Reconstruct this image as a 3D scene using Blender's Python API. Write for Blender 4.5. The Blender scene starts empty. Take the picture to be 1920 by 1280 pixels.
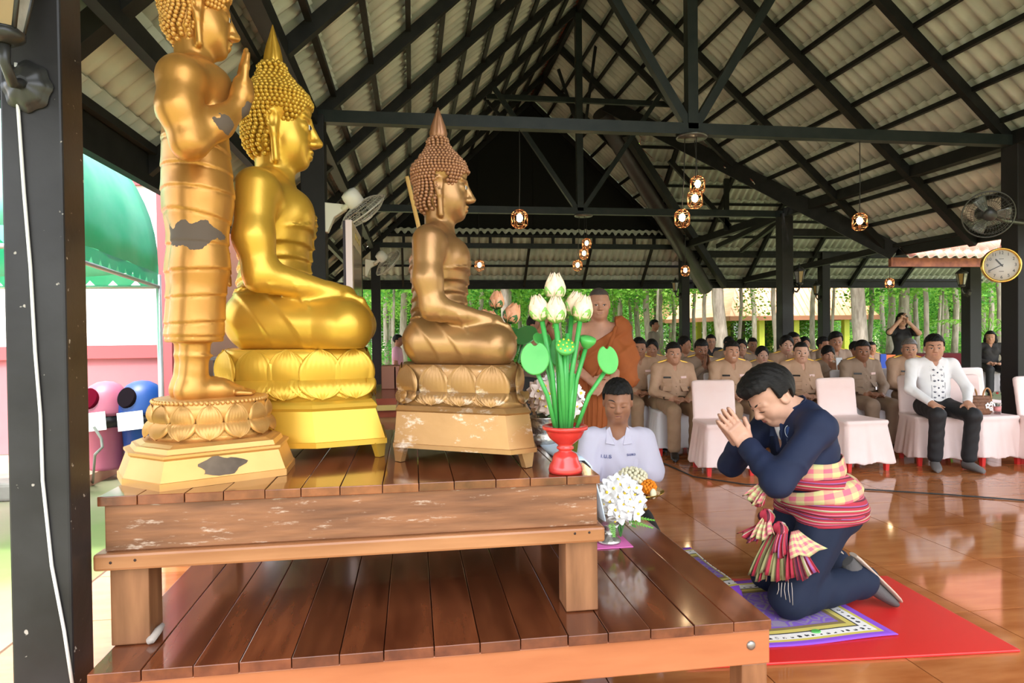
import bpy, bmesh, math, random
import numpy as np
from mathutils import Vector, Matrix, Euler
rnd = random.Random(7)
PI = math.pi
scene = bpy.context.scene
COL = scene.collection
# ---------------------------------------------------------------- camera
H = 1.3
YAW, PITCH, ROLL, FPX = math.radians(8.4465), math.radians(-.8007), math.radians(-.6771), 1253.56
cf = np.array([math.sin(YAW)*math.cos(PITCH), math.cos(YAW)*math.cos(PITCH), math.sin(PITCH)])
cr0 = np.array([math.cos(YAW), -math.sin(YAW), 0.0]); cu0 = np.cross(cr0, cf)
cr = math.cos(ROLL)*cr0+math.sin(ROLL)*cu0; cu = -math.sin(ROLL)*cr0+math.cos(ROLL)*cu0
cd = bpy.data.cameras.new('camera'); cam = bpy.data.objects.new('camera', cd); COL.objects.link(cam)
cd.sensor_width = 36; cd.lens = 36*FPX/1920; cd.clip_start = .05; cd.clip_end = 300
cam.matrix_world = Matrix(((cr[0], cu[0], -cf[0], 0), (cr[1], cu[1], -cf[1], 0), (cr[2], cu[2], -cf[2], H), (0, 0, 0, 1)))
scene.camera = cam
# ---------------------------------------------------------------- world, sun, exposure
w = bpy.data.worlds.new('world'); scene.world = w; w.use_nodes = True
nt = w.node_tree; bg = nt.nodes['Background']
sky = nt.nodes.new('ShaderNodeTexSky'); sky.sky_type = 'NISHITA'; sky.sun_disc = False
sky.sun_elevation = math.radians(66); sky.sun_rotation = math.radians(200); sky.air_density = 1.0; sky.dust_density = 4.0; sky.ozone_density = .6
hs = nt.nodes.new('ShaderNodeHueSaturation'); hs.inputs['Saturation'].default_value = .35
nt.links.new(sky.outputs[0], hs.inputs['Color']); nt.links.new(hs.outputs[0], bg.inputs[0])
bg.inputs[1].default_value = .42
sd = bpy.data.lights.new('sun', 'SUN'); sd.energy = 2.6; sd.angle = math.radians(3); sd.color = (1, .95, .86)
so = bpy.data.objects.new('sun', sd); COL.objects.link(so)
so.rotation_euler = Vector((.20, .50, -1)).to_track_quat('-Z', 'Y').to_euler(); so.location = (-6, -3, 12)
vs = scene.view_settings; vs.view_transform = 'Standard'; vs.look = 'None'; vs.gamma = 1; vs.use_curve_mapping = False
vs.exposure = 1.2
scene.cycles.max_bounces = 7; scene.cycles.diffuse_bounces = 4; scene.cycles.glossy_bounces = 3
scene.cycles.transmission_bounces = 4; scene.cycles.transparent_max_bounces = 6
scene.cycles.sample_clamp_indirect = 4.0
scene.cycles.use_fast_gi = False

def ray(x, y): return cf+(x-960)/FPX*cr-(y-640)/FPX*cu
def onY(x, y, Y):
    d = ray(x, y); t = Y/d[1]; return Vector((d[0]*t, Y, H+d[2]*t))
def onZ(x, y, z):
    d = ray(x, y); t = (z-H)/d[2]; return Vector((d[0]*t, d[1]*t, z))
def onX(x, y, X):
    d = ray(x, y); t = X/d[0]; return Vector((X, d[1]*t, H+d[2]*t))
def proj(p):
    q = np.array([p[0], p[1], p[2]-H]); z = q@cf
    if z < .1: return (-9e3, -9e3, z)
    return (960+FPX*(q@cr)/z, 640-FPX*(q@cu)/z, z)

# ---------------------------------------------------------------- materials
MATS = {}
def mat(name, col, rough=.5, metal=0., col2=None, scale=6., stretch=(1, 1, 1), bump=0., bscale=None, spec=.5, coat=0.,
        rv=0., emit=0., trans=0., detail=4., lo=.35, hi=.65, alpha=1., rough2=None, sss=0., fn=None, coord='Object'):
    m = bpy.data.materials.new(name); m.use_nodes = True; n = m.node_tree.nodes; l = m.node_tree.links
    b = n['Principled BSDF']
    b.inputs['Roughness'].default_value = rough; b.inputs['Metallic'].default_value = metal
    b.inputs['Specular IOR Level'].default_value = spec; b.inputs['Coat Weight'].default_value = coat; b.inputs['Coat Roughness'].default_value = .08
    b.inputs['Transmission Weight'].default_value = trans; b.inputs['Alpha'].default_value = alpha
    c4 = (*col, 1); b.inputs['Base Color'].default_value = c4
    if sss: b.inputs['Subsurface Weight'].default_value = sss; b.inputs['Subsurface Radius'].default_value = (.01, .004, .002)
    if emit: b.inputs['Emission Color'].default_value = c4; b.inputs['Emission Strength'].default_value = emit
    out = None
    if col2 is not None or bump or rough2 is not None:
        tc = n.new('ShaderNodeTexCoord'); mp = n.new('ShaderNodeMapping'); mp.inputs['Scale'].default_value = stretch
        l.new(tc.outputs[coord], mp.inputs[0])
        oi = n.new('ShaderNodeObjectInfo'); mu = n.new('ShaderNodeMath'); mu.operation = 'MULTIPLY'; mu.inputs[1].default_value = 37.
        l.new(oi.outputs['Random'], mu.inputs[0])
        nz = n.new('ShaderNodeTexNoise'); nz.noise_dimensions = '4D'; nz.inputs['Scale'].default_value = scale; nz.inputs['Detail'].default_value = detail
        l.new(mp.outputs[0], nz.inputs['Vector']); l.new(mu.outputs[0], nz.inputs['W'])
        if col2 is not None:
            rp = n.new('ShaderNodeValToRGB'); rp.color_ramp.elements[0].position = lo; rp.color_ramp.elements[1].position = hi
            rp.color_ramp.elements[0].color = c4; rp.color_ramp.elements[1].color = (*col2, 1)
            l.new(nz.outputs['Fac'], rp.inputs[0]); out = rp.outputs[0]
            l.new(out, b.inputs['Base Color'])
        if rough2 is not None:
            mr = n.new('ShaderNodeMapRange'); mr.inputs[1].default_value = lo; mr.inputs[2].default_value = hi; mr.inputs[3].default_value = rough; mr.inputs[4].default_value = rough2
            l.new(nz.outputs['Fac'], mr.inputs[0]); l.new(mr.outputs[0], b.inputs['Roughness'])
        if bump:
            nb = nz
            if bscale:
                nb = n.new('ShaderNodeTexNoise'); nb.inputs['Scale'].default_value = bscale; nb.inputs['Detail'].default_value = 3; l.new(mp.outputs[0], nb.inputs['Vector'])
            bp = n.new('ShaderNodeBump'); bp.inputs['Strength'].default_value = bump; bp.inputs['Distance'].default_value = .01
            l.new(nb.outputs['Fac'], bp.inputs['Height']); l.new(bp.outputs[0], b.inputs['Normal'])
    if rv:
        oi2 = n.new('ShaderNodeObjectInfo'); mr = n.new('ShaderNodeMapRange'); mr.inputs[3].default_value = 1-rv; mr.inputs[4].default_value = 1+rv
        l.new(oi2.outputs['Random'], mr.inputs[0]); hv = n.new('ShaderNodeHueSaturation'); l.new(mr.outputs[0], hv.inputs['Value'])
        if out is not None: l.new(out, hv.inputs['Color'])
        else: hv.inputs['Color'].default_value = c4
        l.new(hv.outputs[0], b.inputs['Base Color'])
    if fn: fn(m, n, l, b)
    MATS[name] = m
    return m

# ---------------------------------------------------------------- objects
def ob(name, me, m=None, parent=None, loc=None, rot=None):
    o = bpy.data.objects.new(name, me); COL.objects.link(o)
    if m is not None and me is not None and hasattr(me, 'materials') and len(me.materials) == 0:
        for q in (m if isinstance(m, (list, tuple)) else [m]): me.materials.append(q)
    if parent is not None: o.parent = parent
    if loc is not None: o.location = loc
    if rot is not None: o.rotation_euler = rot
    return o
def tag(o, label=None, cat=None, group=None, kind=None):
    if label: o['label'] = label
    if cat: o['category'] = cat
    if group: o['group'] = group
    if kind: o['kind'] = kind
    return o
def empty(name, loc=(0, 0, 0), rz=0., label=None, cat=None, group=None, kind=None, parent=None):
    o = bpy.data.objects.new(name, None); COL.objects.link(o); o.location = loc; o.rotation_euler = (0, 0, rz); o.empty_display_size = .05
    if parent is not None: o.parent = parent
    return tag(o, label, cat, group, kind)
def copy_tree(o, parent=None):
    c = o.copy(); COL.objects.link(c)
    if parent is not None: c.parent = parent
    for ch in list(o.children): copy_tree(ch, c)
    return c

class MB:
    def __init__(s): s.v = []; s.f = []; s.m = []; s.uv = {}; s.cm = 0; s.sm = []; s.csm = False
    def face(s, idx, uv=None):
        s.f.append(tuple(idx)); s.m.append(s.cm); s.sm.append(s.csm)
        if uv is not None: s.uv[len(s.f)-1] = uv
    def verts(s, vs):
        b = len(s.v); s.v.extend([tuple(float(c) for c in q) for q in vs]); return b
    def obox(s, c, ax, ay, az):
        c = Vector(c); ax = Vector(ax); ay = Vector(ay); az = Vector(az)
        b = s.verts([c+i*ax+j*ay+k*az for k in (-1, 1) for j in (-1, 1) for i in (-1, 1)])
        for q in ((0, 2, 3, 1), (4, 5, 7, 6), (0, 1, 5, 4), (1, 3, 7, 5), (3, 2, 6, 7), (2, 0, 4, 6)): s.face([b+i for i in q])
        return s
    def box(s, x0, x1, y0, y1, z0, z1):
        return s.obox(((x0+x1)/2, (y0+y1)/2, (z0+z1)/2), ((x1-x0)/2, 0, 0), (0, (y1-y0)/2, 0), (0, 0, (z1-z0)/2))
    def beam(s, a, b, wd, ht, up=(0, 0, 1)):
        a = Vector(a); b = Vector(b); d = (b-a); x = d.normalized(); u = Vector(up); y = u.cross(x)
        if y.length < 1e-4: y = Vector((1, 0, 0)).cross(x)
        y.normalize(); z = x.cross(y)
        return s.obox((a+b)/2, d/2, y*wd/2, z*ht/2)
    def tube(s, pts, r, n=8, caps=True, closed=False):
        pts = [Vector(p) for p in pts]; N = len(pts); rs = r if isinstance(r, (list, tuple)) else [r]*N
        u = None; base = len(s.v); csm = s.csm; s.csm = True
        for i, p in enumerate(pts):
            if closed: t = (pts[(i+1) % N]-pts[i-1])
            else: t = (pts[min(i+1, N-1)]-pts[max(i-1, 0)])
            if t.length < 1e-9: t = Vector((0, 0, 1))
            t.normalize()
            if u is None: u = t.orthogonal().normalized()
            else:
                u = (u-t*u.dot(t))
                if u.length < 1e-6: u = t.orthogonal()
                u.normalize()
            v = t.cross(u)
            s.verts([p+(u*math.cos(2*PI*k/n)+v*math.sin(2*PI*k/n))*rs[i] for k in range(n)])
        M = N if closed else N-1
        for i in range(M):
            j = (i+1) % N
            for k in range(n):
                k2 = (k+1) % n; s.face((base+i*n+k, base+i*n+k2, base+j*n+k2, base+j*n+k))
        s.csm = False
        if caps and not closed:
            s.face([base+k for k in range(n)][::-1]); s.face([base+(N-1)*n+k for k in range(n)])
        s.csm = csm
        return s
    def loft(s, rings, cap0=True, cap1=True, smooth=True, closed=True, uvs=None):
        n = len(rings[0]); base = len(s.v); csm = s.csm; s.csm = smooth
        for r in rings: s.verts(r)
        for i in range(len(rings)-1):
            for k in range(n if closed else n-1):
                k2 = (k+1) % n
                uv = None
                if uvs: u0, v0 = k/n, i/(len(rings)-1); u1, v1 = (k+1)/n, (i+1)/(len(rings)-1); uv = ((u0, v0), (u1, v0), (u1, v1), (u0, v1))
                s.face((base+i*n+k, base+i*n+k2, base+(i+1)*n+k2, base+(i+1)*n+k), uv)
        s.csm = False
        if closed and cap0: s.face([base+k for k in range(n)][::-1])
        if closed and cap1: s.face([base+(len(rings)-1)*n+k for k in range(n)])
        s.csm = csm
        return s
    def lathe(s, prof, n=24, c=(0, 0, 0), smooth=True, sx=1., sy=1.):
        rings = [[(c[0]+r*sx*math.cos(2*PI*k/n), c[1]+r*sy*math.sin(2*PI*k/n), c[2]+z) for k in range(n)] for r, z in prof]
        return s.loft(rings, smooth=smooth)
    def ball(s, c, r, n=8, m=6, R=None):
        r3 = r if isinstance(r, (tuple, list)) else (r, r, r); rings = []
        for i in range(m+1):
            th = PI*(i/m); th = min(max(th, .02), PI-.02)
            ring = []
            for k in range(n):
                p = Vector((r3[0]*math.sin(th)*math.cos(2*PI*k/n), r3[1]*math.sin(th)*math.sin(2*PI*k/n), -r3[2]*math.cos(th)))
                if R is not None: p = R @ p
                ring.append(Vector(c)+p)
            rings.append(ring)
        return s.loft(rings)
    def grid(s, P, uv=None):
        R = len(P); C = len(P[0]); base = len(s.v)
        for r in P: s.verts(r)
        for i in range(R-1):
            for j in range(C-1):
                q = None
                if uv: q = (uv(i, j), uv(i, j+1), uv(i+1, j+1), uv(i+1, j))
                s.face((base+i*C+j, base+i*C+j+1, base+(i+1)*C+j+1, base+(i+1)*C+j), q)
        return s
    def mesh(s, name):
        me = bpy.data.meshes.new(name); me.from_pydata(s.v, [], s.f)
        if any(s.m): me.polygons.foreach_set('material_index', s.m)
        if any(s.sm): me.polygons.foreach_set('use_smooth', s.sm)
        if s.uv:
            ul = me.uv_layers.new(name='UVMap')
            for p in me.polygons:
                q = s.uv.get(p.index)
                if q:
                    for i, li in enumerate(p.loop_indices): ul.data[li].uv = q[i % len(q)]
        me.update()
        return me
    def build(s, name, m=None, parent=None, loc=None, rot=None): return ob(name, s.mesh(name), m, parent, loc, rot)
def solidify(o, t, offset=0.):
    q = o.modifiers.new('s', 'SOLIDIFY'); q.thickness = t; q.offset = offset; return o
def bevel(o, wd, n=2):
    q = o.modifiers.new('b', 'BEVEL'); q.width = wd; q.segments = n; q.limit_method = 'ANGLE'; return o

# ---------------------------------------------------------------- signed-distance sculpting, turned into a mesh with surface nets
def span(*segs):
    out = []
    for a, b, h in segs:
        n = max(2, int(round((b-a)/h))+1); q = np.linspace(a, b, n)
        out.append(q if not out else q[1:])
    return np.concatenate(out)
class SDF:
    def __init__(s, xs, ys, zs):
        s.xs, s.ys, s.zs = [np.asarray(q, float) for q in (xs, ys, zs)]
        s.f = np.full((len(s.xs), len(s.ys), len(s.zs)), .2, np.float32)
    def sub(s, lo, hi, pad):
        sl = []
        for c, a, b in zip((s.xs, s.ys, s.zs), lo, hi):
            i = max(np.searchsorted(c, a-pad)-1, 0); j = min(np.searchsorted(c, b+pad)+1, len(c)); sl.append(slice(i, j))
        X = s.xs[sl[0]][:, None, None]; Y = s.ys[sl[1]][None, :, None]; Z = s.zs[sl[2]][None, None, :]
        return tuple(sl), X, Y, Z
    def comb(s, sl, d, k, op):
        a = s.f[sl]
        if a.size == 0: return
        if op == 'u':
            if k > 0:
                h = np.clip(.5+.5*(d-a)/k, 0, 1); s.f[sl] = d*(1-h)+a*h-k*h*(1-h)
            else: s.f[sl] = np.minimum(a, d)
        else:
            if k > 0:
                A = -a; h = np.clip(.5+.5*(d-A)/k, 0, 1); s.f[sl] = -(d*(1-h)+A*h-k*h*(1-h))
            else: s.f[sl] = np.maximum(a, -d)
    def cap(s, a, b, r1, r2=None, k=.02, op='u'):
        r2 = r1 if r2 is None else r2; a = np.array(a, float); b = np.array(b, float); r = max(r1, r2)
        sl, X, Y, Z = s.sub(np.minimum(a, b)-r, np.maximum(a, b)+r, k+.03)
        d = b-a; L = max(d@d, 1e-12); t = np.clip(((X-a[0])*d[0]+(Y-a[1])*d[1]+(Z-a[2])*d[2])/L, 0, 1)
        q = np.sqrt((X-a[0]-t*d[0])**2+(Y-a[1]-t*d[1])**2+(Z-a[2]-t*d[2])**2)-(r1+(r2-r1)*t)
        s.comb(sl, q, k, op); return s
    def path(s, pts, rs, k=.02, op='u'):
        for i in range(len(pts)-1): s.cap(pts[i], pts[i+1], rs[i], rs[i+1], k, op)
        return s
    def ell(s, c, r, k=.02, R=None, op='u'):
        c = np.array(c, float); r = np.array(r, float); m = r.max()
        if R is None: lo, hi = c-r, c+r
        else: e = np.sqrt(((np.asarray(R)*r[None, :])**2).sum(1)); lo, hi = c-e, c+e
        sl, X, Y, Z = s.sub(lo, hi, k+.03)
        X = X-c[0]; Y = Y-c[1]; Z = Z-c[2]
        if R is not None:
            R = np.asarray(R); X, Y, Z = [R[0, i]*X+R[1, i]*Y+R[2, i]*Z for i in range(3)]
        k0 = np.sqrt((X/r[0])**2+(Y/r[1])**2+(Z/r[2])**2); k1 = np.sqrt((X/r[0]**2)**2+(Y/r[1]**2)**2+(Z/r[2]**2)**2)+1e-9
        s.comb(sl, k0*(k0-1)/k1, k, op); return s
    def box(s, c, h, rr=.01, k=.01, R=None, op='u'):
        c = np.array(c, float); h = np.array(h, float); m = np.linalg.norm(h)
        sl, X, Y, Z = s.sub(c-m if R is not None else c-h, c+m if R is not None else c+h, k+.03)
        X = X-c[0]; Y = Y-c[1]; Z = Z-c[2]
        if R is not None:
            R = np.asarray(R); X, Y, Z = [R[0, i]*X+R[1, i]*Y+R[2, i]*Z for i in range(3)]
        qx, qy, qz = abs(X)-h[0]+rr, abs(Y)-h[1]+rr, abs(Z)-h[2]+rr
        d = np.sqrt(np.maximum(qx, 0)**2+np.maximum(qy, 0)**2+np.maximum(qz, 0)**2)+np.minimum(np.maximum(np.maximum(qx, qy), qz), 0)-rr
        s.comb(sl, d, k, op); return s
    def XYZ(s): return s.xs[:, None, None], s.ys[None, :, None], s.zs[None, None, :]
    def new(s, f):
        q = SDF.__new__(SDF); q.xs, q.ys, q.zs = s.xs, s.ys, s.zs; q.f = np.asarray(f, np.float32); return q
    def at(s, p):
        i, j, k = [min(max(np.searchsorted(c, v), 0), len(c)-1) for c, v in zip((s.xs, s.ys, s.zs), p)]; return s.f[i, j, k]
    def surf(s, p, d, L=.6, n=200):
        """first surface point on a ray from p along d"""
        p = np.array(p, float); d = np.array(d, float); d /= np.linalg.norm(d); last = None
        for t in np.linspace(0, L, n):
            v = s.at(p+d*t)
            if v < 0: return Vector(p+d*t)
        return Vector(p+d*L*.5)
    def nets(s):
        f, xs, ys, zs = s.f, s.xs, s.ys, s.zs
        neg = f < 0
        for ax in range(3):
            q = [slice(None)]*3
            for e in (0, -1): q[ax] = e; neg[tuple(q)] = False
        c = np.zeros(tuple(n-1 for n in f.shape), np.int8)
        for i in (0, 1):
            for j in (0, 1):
                for k in (0, 1): c += neg[i:f.shape[0]-1+i, j:f.shape[1]-1+j, k:f.shape[2]-1+k]
        I, J, K = np.nonzero((c > 0) & (c < 8))
        vid = np.full(c.shape, -1, np.int32); vid[I, J, K] = np.arange(len(I))
        offs = [(i, j, k) for i in (0, 1) for j in (0, 1) for k in (0, 1)]
        V = {o: f[I+o[0], J+o[1], K+o[2]] for o in offs}; S = {o: neg[I+o[0], J+o[1], K+o[2]] for o in offs}
        P = {o: np.stack((xs[I+o[0]], ys[J+o[1]], zs[K+o[2]]), 1) for o in offs}
        acc = np.zeros((len(I), 3)); cnt = np.zeros(len(I))
        for o in offs:
            for ax in range(3):
                if o[ax] == 0:
                    o2 = list(o); o2[ax] = 1; o2 = tuple(o2); m = S[o] != S[o2]
                    va, vb = V[o][m], V[o2][m]; t = np.clip(va/(va-vb+1e-12), .0, 1.)
                    acc[m] += P[o][m]+(P[o2][m]-P[o][m])*t[:, None]; cnt[m] += 1
        vs = acc/np.maximum(cnt, 1)[:, None]
        quads = []
        for ax in range(3):
            a = [slice(1, -1)]*3; a[ax] = slice(0, -1); b = list(a); b[ax] = slice(1, None)
            s0, s1 = neg[tuple(a)], neg[tuple(b)]
            E = np.argwhere(s0 != s1); off = np.array([1, 1, 1]); off[ax] = 0; E = E+off
            if len(E) == 0: continue
            sg = neg[E[:, 0], E[:, 1], E[:, 2]]
            u, v = (ax+1) % 3, (ax+2) % 3
            def cell(du, dv):
                q = E.copy(); q[:, u] -= du; q[:, v] -= dv; return vid[q[:, 0], q[:, 1], q[:, 2]]
            q = np.stack((cell(1, 1), cell(0, 1), cell(0, 0), cell(1, 0)), 1)
            q[~sg] = q[~sg][:, ::-1]; quads.append(q)
        return vs, (np.concatenate(quads) if quads else np.zeros((0, 4), int))
    def mesh(s, name, disp=None, smooth=True, keep=None, mats=None, tf=None):
        vs, q = s.nets(); q = q[(q >= 0).all(1)]
        if disp is not None: vs = disp(vs)
        me = bpy.data.meshes.new(name)
        if tf is not None: vs = vs@np.asarray(tf)[:3, :3].T+np.asarray(tf)[:3, 3]
        me.vertices.add(len(vs)); me.vertices.foreach_set('co', vs.astype(np.float32).ravel())
        me.loops.add(len(q)*4); me.loops.foreach_set('vertex_index', q.astype(np.int32).ravel())
        me.polygons.add(len(q)); me.polygons.foreach_set('loop_start', np.arange(0, len(q)*4, 4, dtype=np.int32))
        if mats is not None:
            ce = vs[q].mean(1); me.polygons.foreach_set('material_index', np.asarray(mats(ce), np.int32))
        me.update(calc_edges=True); me.validate()
        me.polygons.foreach_set('use_smooth', np.full(len(me.polygons), smooth))
        me.update()
        return me
def rotm(yaw=0, pitch=0, roll=0):
    """columns: forward, left, up; pitch > 0 looks down"""
    return np.array((Matrix.Rotation(yaw, 3, 'Z') @ Matrix.Rotation(pitch, 3, 'Y') @ Matrix.Rotation(roll, 3, 'X')))
# ================================================================ pavilion: floor, posts, roof
XL, XR, XC, ZT, ZR = -.835, 6.13, 2.648, 3.2, 6.42
SL = (ZR-ZT)/(XR-XC); EL, ER = -1.69, 7.0; ZE = ZR-SL*(ER-XC)
M_black = mat('black_paint', (.007, .008, .008), rough=.5, spec=.25, col2=(.014, .015, .014), scale=9, bump=.05)
M_steel = mat('dark_green_steel', (.010, .016, .015), rough=.42, spec=.3, col2=(.018, .024, .022), scale=7)
M_gable = mat('black_sheet', (.006, .007, .006), rough=.7, spec=.2)
M_tile_in = mat('tile_underside', (.56, .60, .53), rough=.8, col2=(.44, .49, .44), scale=3.5, rv=.10, bump=.05, bscale=40)
M_tile_out = mat('tile_red_top', (.34, .10, .07), rough=.6, col2=(.42, .16, .11), scale=4)
M_floor = mat('floor_tile', (.34, .105, .030), rough=.07, col2=(.50, .19, .065), scale=3.2, stretch=(1, 4.5, 1), rv=.07, lo=.3, hi=.7, detail=6, spec=.6)
M_grout = mat('floor_grout', (.12, .055, .03), rough=.5)

floor = empty('floor', (0, 0, 0), 0, 'glossy orange-brown tiled floor of the open pavilion', 'floor', None, 'structure')
T = .6; g = .0025
mb = MB(); h = T/2-g; mb.box(-h, h, -h, h, -.012, .0)
tile_me = mb.mesh('floor_tile'); tile_me.materials.append(M_floor)
slots = []
for i in range(16):
    for j in range(25):
        x = -1.7+T*(i+.5); y = .9+T*(j+.5); p = proj((x, y, 0)); inv = 0 < p[0]+80 < 2080 and p[1] < 1400 and p[2] > .3
        slots.append((0 if inv else 1, p[2], x, y))
slots.sort(); rest = MB()
for n, (a, d, x, y) in enumerate(slots):
    if n < 298:
        o = ob('floor_tile', tile_me, None, floor, (x, y, 0), (0, 0, PI*(rnd.random() < .5)))
    else: rest.box(x-h, x+h, y-h, y+h, -.012, 0)
tag(rest.build('floor_tiles', M_floor, floor), kind='stuff')
MB().box(-1.72, 7.92, .88, 15.92, -.14, -.006).build('floor_slab', M_grout, floor)

# ---- posts
M_post = mat('post_black', (.009, .009, .0095), rough=.42, spec=.3, col2=(.018, .017, .018), scale=5, rough2=.6, bump=.08, bscale=25)
def specks(m, n, l, b):
    # flaked paint: small pale spots of bare plaster
    tc = n.new('ShaderNodeTexCoord'); v = n.new('ShaderNodeTexNoise'); v.inputs['Scale'].default_value = 38; v.inputs['Detail'].default_value = 2
    rp = n.new('ShaderNodeValToRGB'); rp.color_ramp.elements[0].position = .705; rp.color_ramp.elements[1].position = .73
    l.new(tc.outputs['Object'], v.inputs[0]); l.new(v.outputs['Fac'], rp.inputs[0])
    mx = n.new('ShaderNodeMixRGB'); src = b.inputs['Base Color'].links[0].from_socket
    l.new(rp.outputs[0], mx.inputs[0]); l.new(src, mx.inputs[1]); mx.inputs[2].default_value = (.36, .33, .29, 1); l.new(mx.outputs[0], b.inputs['Base Color'])
M_postn = mat('post_black_flaked', (.013, .012, .013), rough=.42, spec=.35, col2=(.026, .025, .027), scale=5, bump=.08, bscale=25, fn=specks)
def post(cx, cy, wx, wy, top, label, m=M_post):
    p = MB().box(-wx/2, wx/2, -wy/2, wy/2, 0, top).build('post', m, None, (cx, cy, 0)); bevel(p, .006)
    return tag(p, label, 'post', None, 'structure')
near_post = post(-.942, 1.905, .142, .115, 3.5, 'flaking black square post nearest the camera with white cable and lantern', M_postn)
post(XL, 6.06, .20, .2, ZT, 'black post behind the seated golden statue with the nearer white fan')
post(XL, 10.34, .19, .19, ZT, 'black post behind the framed portrait carrying the farther white fan')
post(XL+.07, 14.62, .19, .19, ZT, 'slim black post in the back row left of the bronze statue')
post(XR+.06, 6.06, .22, .2, ZT, 'black post at the right edge carrying the round clock')
post(XR, 10.34, .2, .2, ZT, 'black post rising behind the uniformed group under the middle truss')
post(XR+.05, 14.62, .19, .19, ZT, 'slim black back-row post right of the standing monk')
post(onY(1545, 600, 14.62).x, 14.62, .2, .2, 3.1, 'black back-row post with a small lantern before the orange-roofed shelter')
post(onY(1821, 600, 10.34).x, 10.34, .22, .2, 2.75, 'black post left of the round clock under the red tile corner')

# ---- roof
roof = empty('ceiling', (XC, 7.5, ZR), 0, 'open tiled roof on black steel trusses seen from below', 'roof', None, 'structure')
def rp_(n, mb, m): 
    o = mb.build(n, m, roof); o.matrix_parent_inverse = Matrix.Translation((-XC, -7.5, -ZR)); return o
# tile: local u across (two waves), v up the slope, n upward
TU, TV = .315, .4435
def tile_mesh(name, tu, tv):
    m = MB(); N = 12; prof = []
    for i in range(N+1):
        t = i/N; c = math.cos(4*PI*t); prof.append((tu*1.02*(t-.5), .024*(abs(c)**.6)*(1 if c > 0 else -1)))
    vv = (-tv*.5-.05, tv*.5); nn = (.019, .0)
    rows = []
    for top in (0, 1):
        for v, n0 in zip(vv, nn): rows.append([(u, v, n0+z+(.014 if top else 0)) for u, z in prof])
    b = [m.verts(r) for r in rows]; L = N+1
    m.csm = True
    for i in range(N):
        m.cm = 0; m.face((b[0]+i, b[1]+i, b[1]+i+1, b[0]+i+1))
        m.cm = 1; m.face((b[2]+i, b[2]+i+1, b[3]+i+1, b[3]+i))
    m.csm = False
    for i in range(N):
        m.cm = 0; m.face((b[0]+i, b[0]+i+1, b[2]+i+1, b[2]+i)); m.face((b[1]+i+1, b[1]+i, b[3]+i, b[3]+i+1))
    me = m.mesh(name); me.materials.append(M_tile_in); me.materials.append(M_tile_out); return m, me
tmb, tile_me2 = tile_mesh('roof_tile', TU, TV)
def slope(origin, eu, ev, nu, nv, inside, nmax, lift=.085):
    """origin = eave corner; eu along the eave, ev up the slope (unit vectors)"""
    o0 = Vector(origin); eu = Vector(eu).normalized(); ev = Vector(ev).normalized(); nn = eu.cross(ev)
    if nn.z < 0: nn = -nn
    R = Matrix((eu, ev, nn)).transposed()
    if R.determinant() < 0: eu = -eu; R = Matrix((eu, ev, nn)).transposed(); sgn = -1
    else: sgn = 1
    sl = empty('roof_slope', parent=roof); sl.matrix_parent_inverse = Matrix.Translation((-XC, -7.5, -ZR))
    c = []
    for i in range(nu):
        for j in range(-1, nv):
            p = o0+eu*sgn*TU*(i+.5)+ev*(TV*(j+.5+.42) if j >= 0 else .095)+nn*lift
            if not inside(p): continue
            q = proj(p); vis = 1 if j < 0 else 0 if (-60 < q[0] < 1980 and -60 < q[1] < 700 and q[2] > .5) else 1
            c.append((vis, q[2], p, .52 if j < 0 else 1.))
    c.sort(key=lambda t: t[:2]); rest = MB(); rest.csm = True
    for k, (vis, d, p, kv) in enumerate(c):
        if k < nmax and vis == 0:
            o = ob('roof_tile', tile_me2, None, sl); o.matrix_local = Matrix.Translation(p) @ R.to_4x4()
        else:
            b = rest.verts([p+R @ Vector((v[0], v[1]*kv, v[2])) for v in tmb.v])
            for f, m_ in zip(tmb.f, tmb.m): rest.cm = m_; rest.face([b+i for i in f])
    if rest.f: tag(rest.build('roof_tiles', [M_tile_in, M_tile_out], sl), kind='stuff')
    return nn
cs = 1/math.sqrt(1+SL*SL)
YF, YB = -1.2, 14.75  # unseen front end of the roof, pulled forward to keep sun off the platform
YW0, YW1 = 8.85, 15.3; YWC = (YW0+YW1)/2; XA = ER-(YW1-YW0)/2; ZA = ZE+SL*(YW1-YW0)/2
nu = int((YB-YF)/TU)+1
slope((EL, YF, ZE), (0, 1, 0), (cs, 0, cs*SL), nu+2, 14, lambda p: p.x < XC and p.y < YB+.1+max(0, (XL-.05-p.x)), 300)
slope((ER, YF, ZE), (0, 1, 0), (-cs, 0, cs*SL), nu, 14, lambda p: p.x > XC and p.x < XA+abs(p.y-YWC)+.02, 300)
slope((2.9, YW1, ZE), (1, 0, 0), (0, -cs, cs*SL), 40, 11, lambda p: p.x > XA+abs(p.y-YWC)-.1 and p.y > YWC, 300)
slope((2.9, YW0-.1, ZE-.13), (1, 0, 0), (0, cs, cs*SL), 40, 11, lambda p: p.x > XA+abs(p.y-YWC)+.02 and p.y < YWC, 0)
SK = 1.05; ck = 1/math.sqrt(1+SK*SK); YS = 15.62
slope((EL-.1, YS, ZE+.02), (1, 0, 0), (0, -ck, ck*SK), 29, 3, lambda p: p.y > 14.75 and p.x > EL+(YS-p.y)*.9 and p.x < ER+.3-(YS-p.y), 90)
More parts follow.
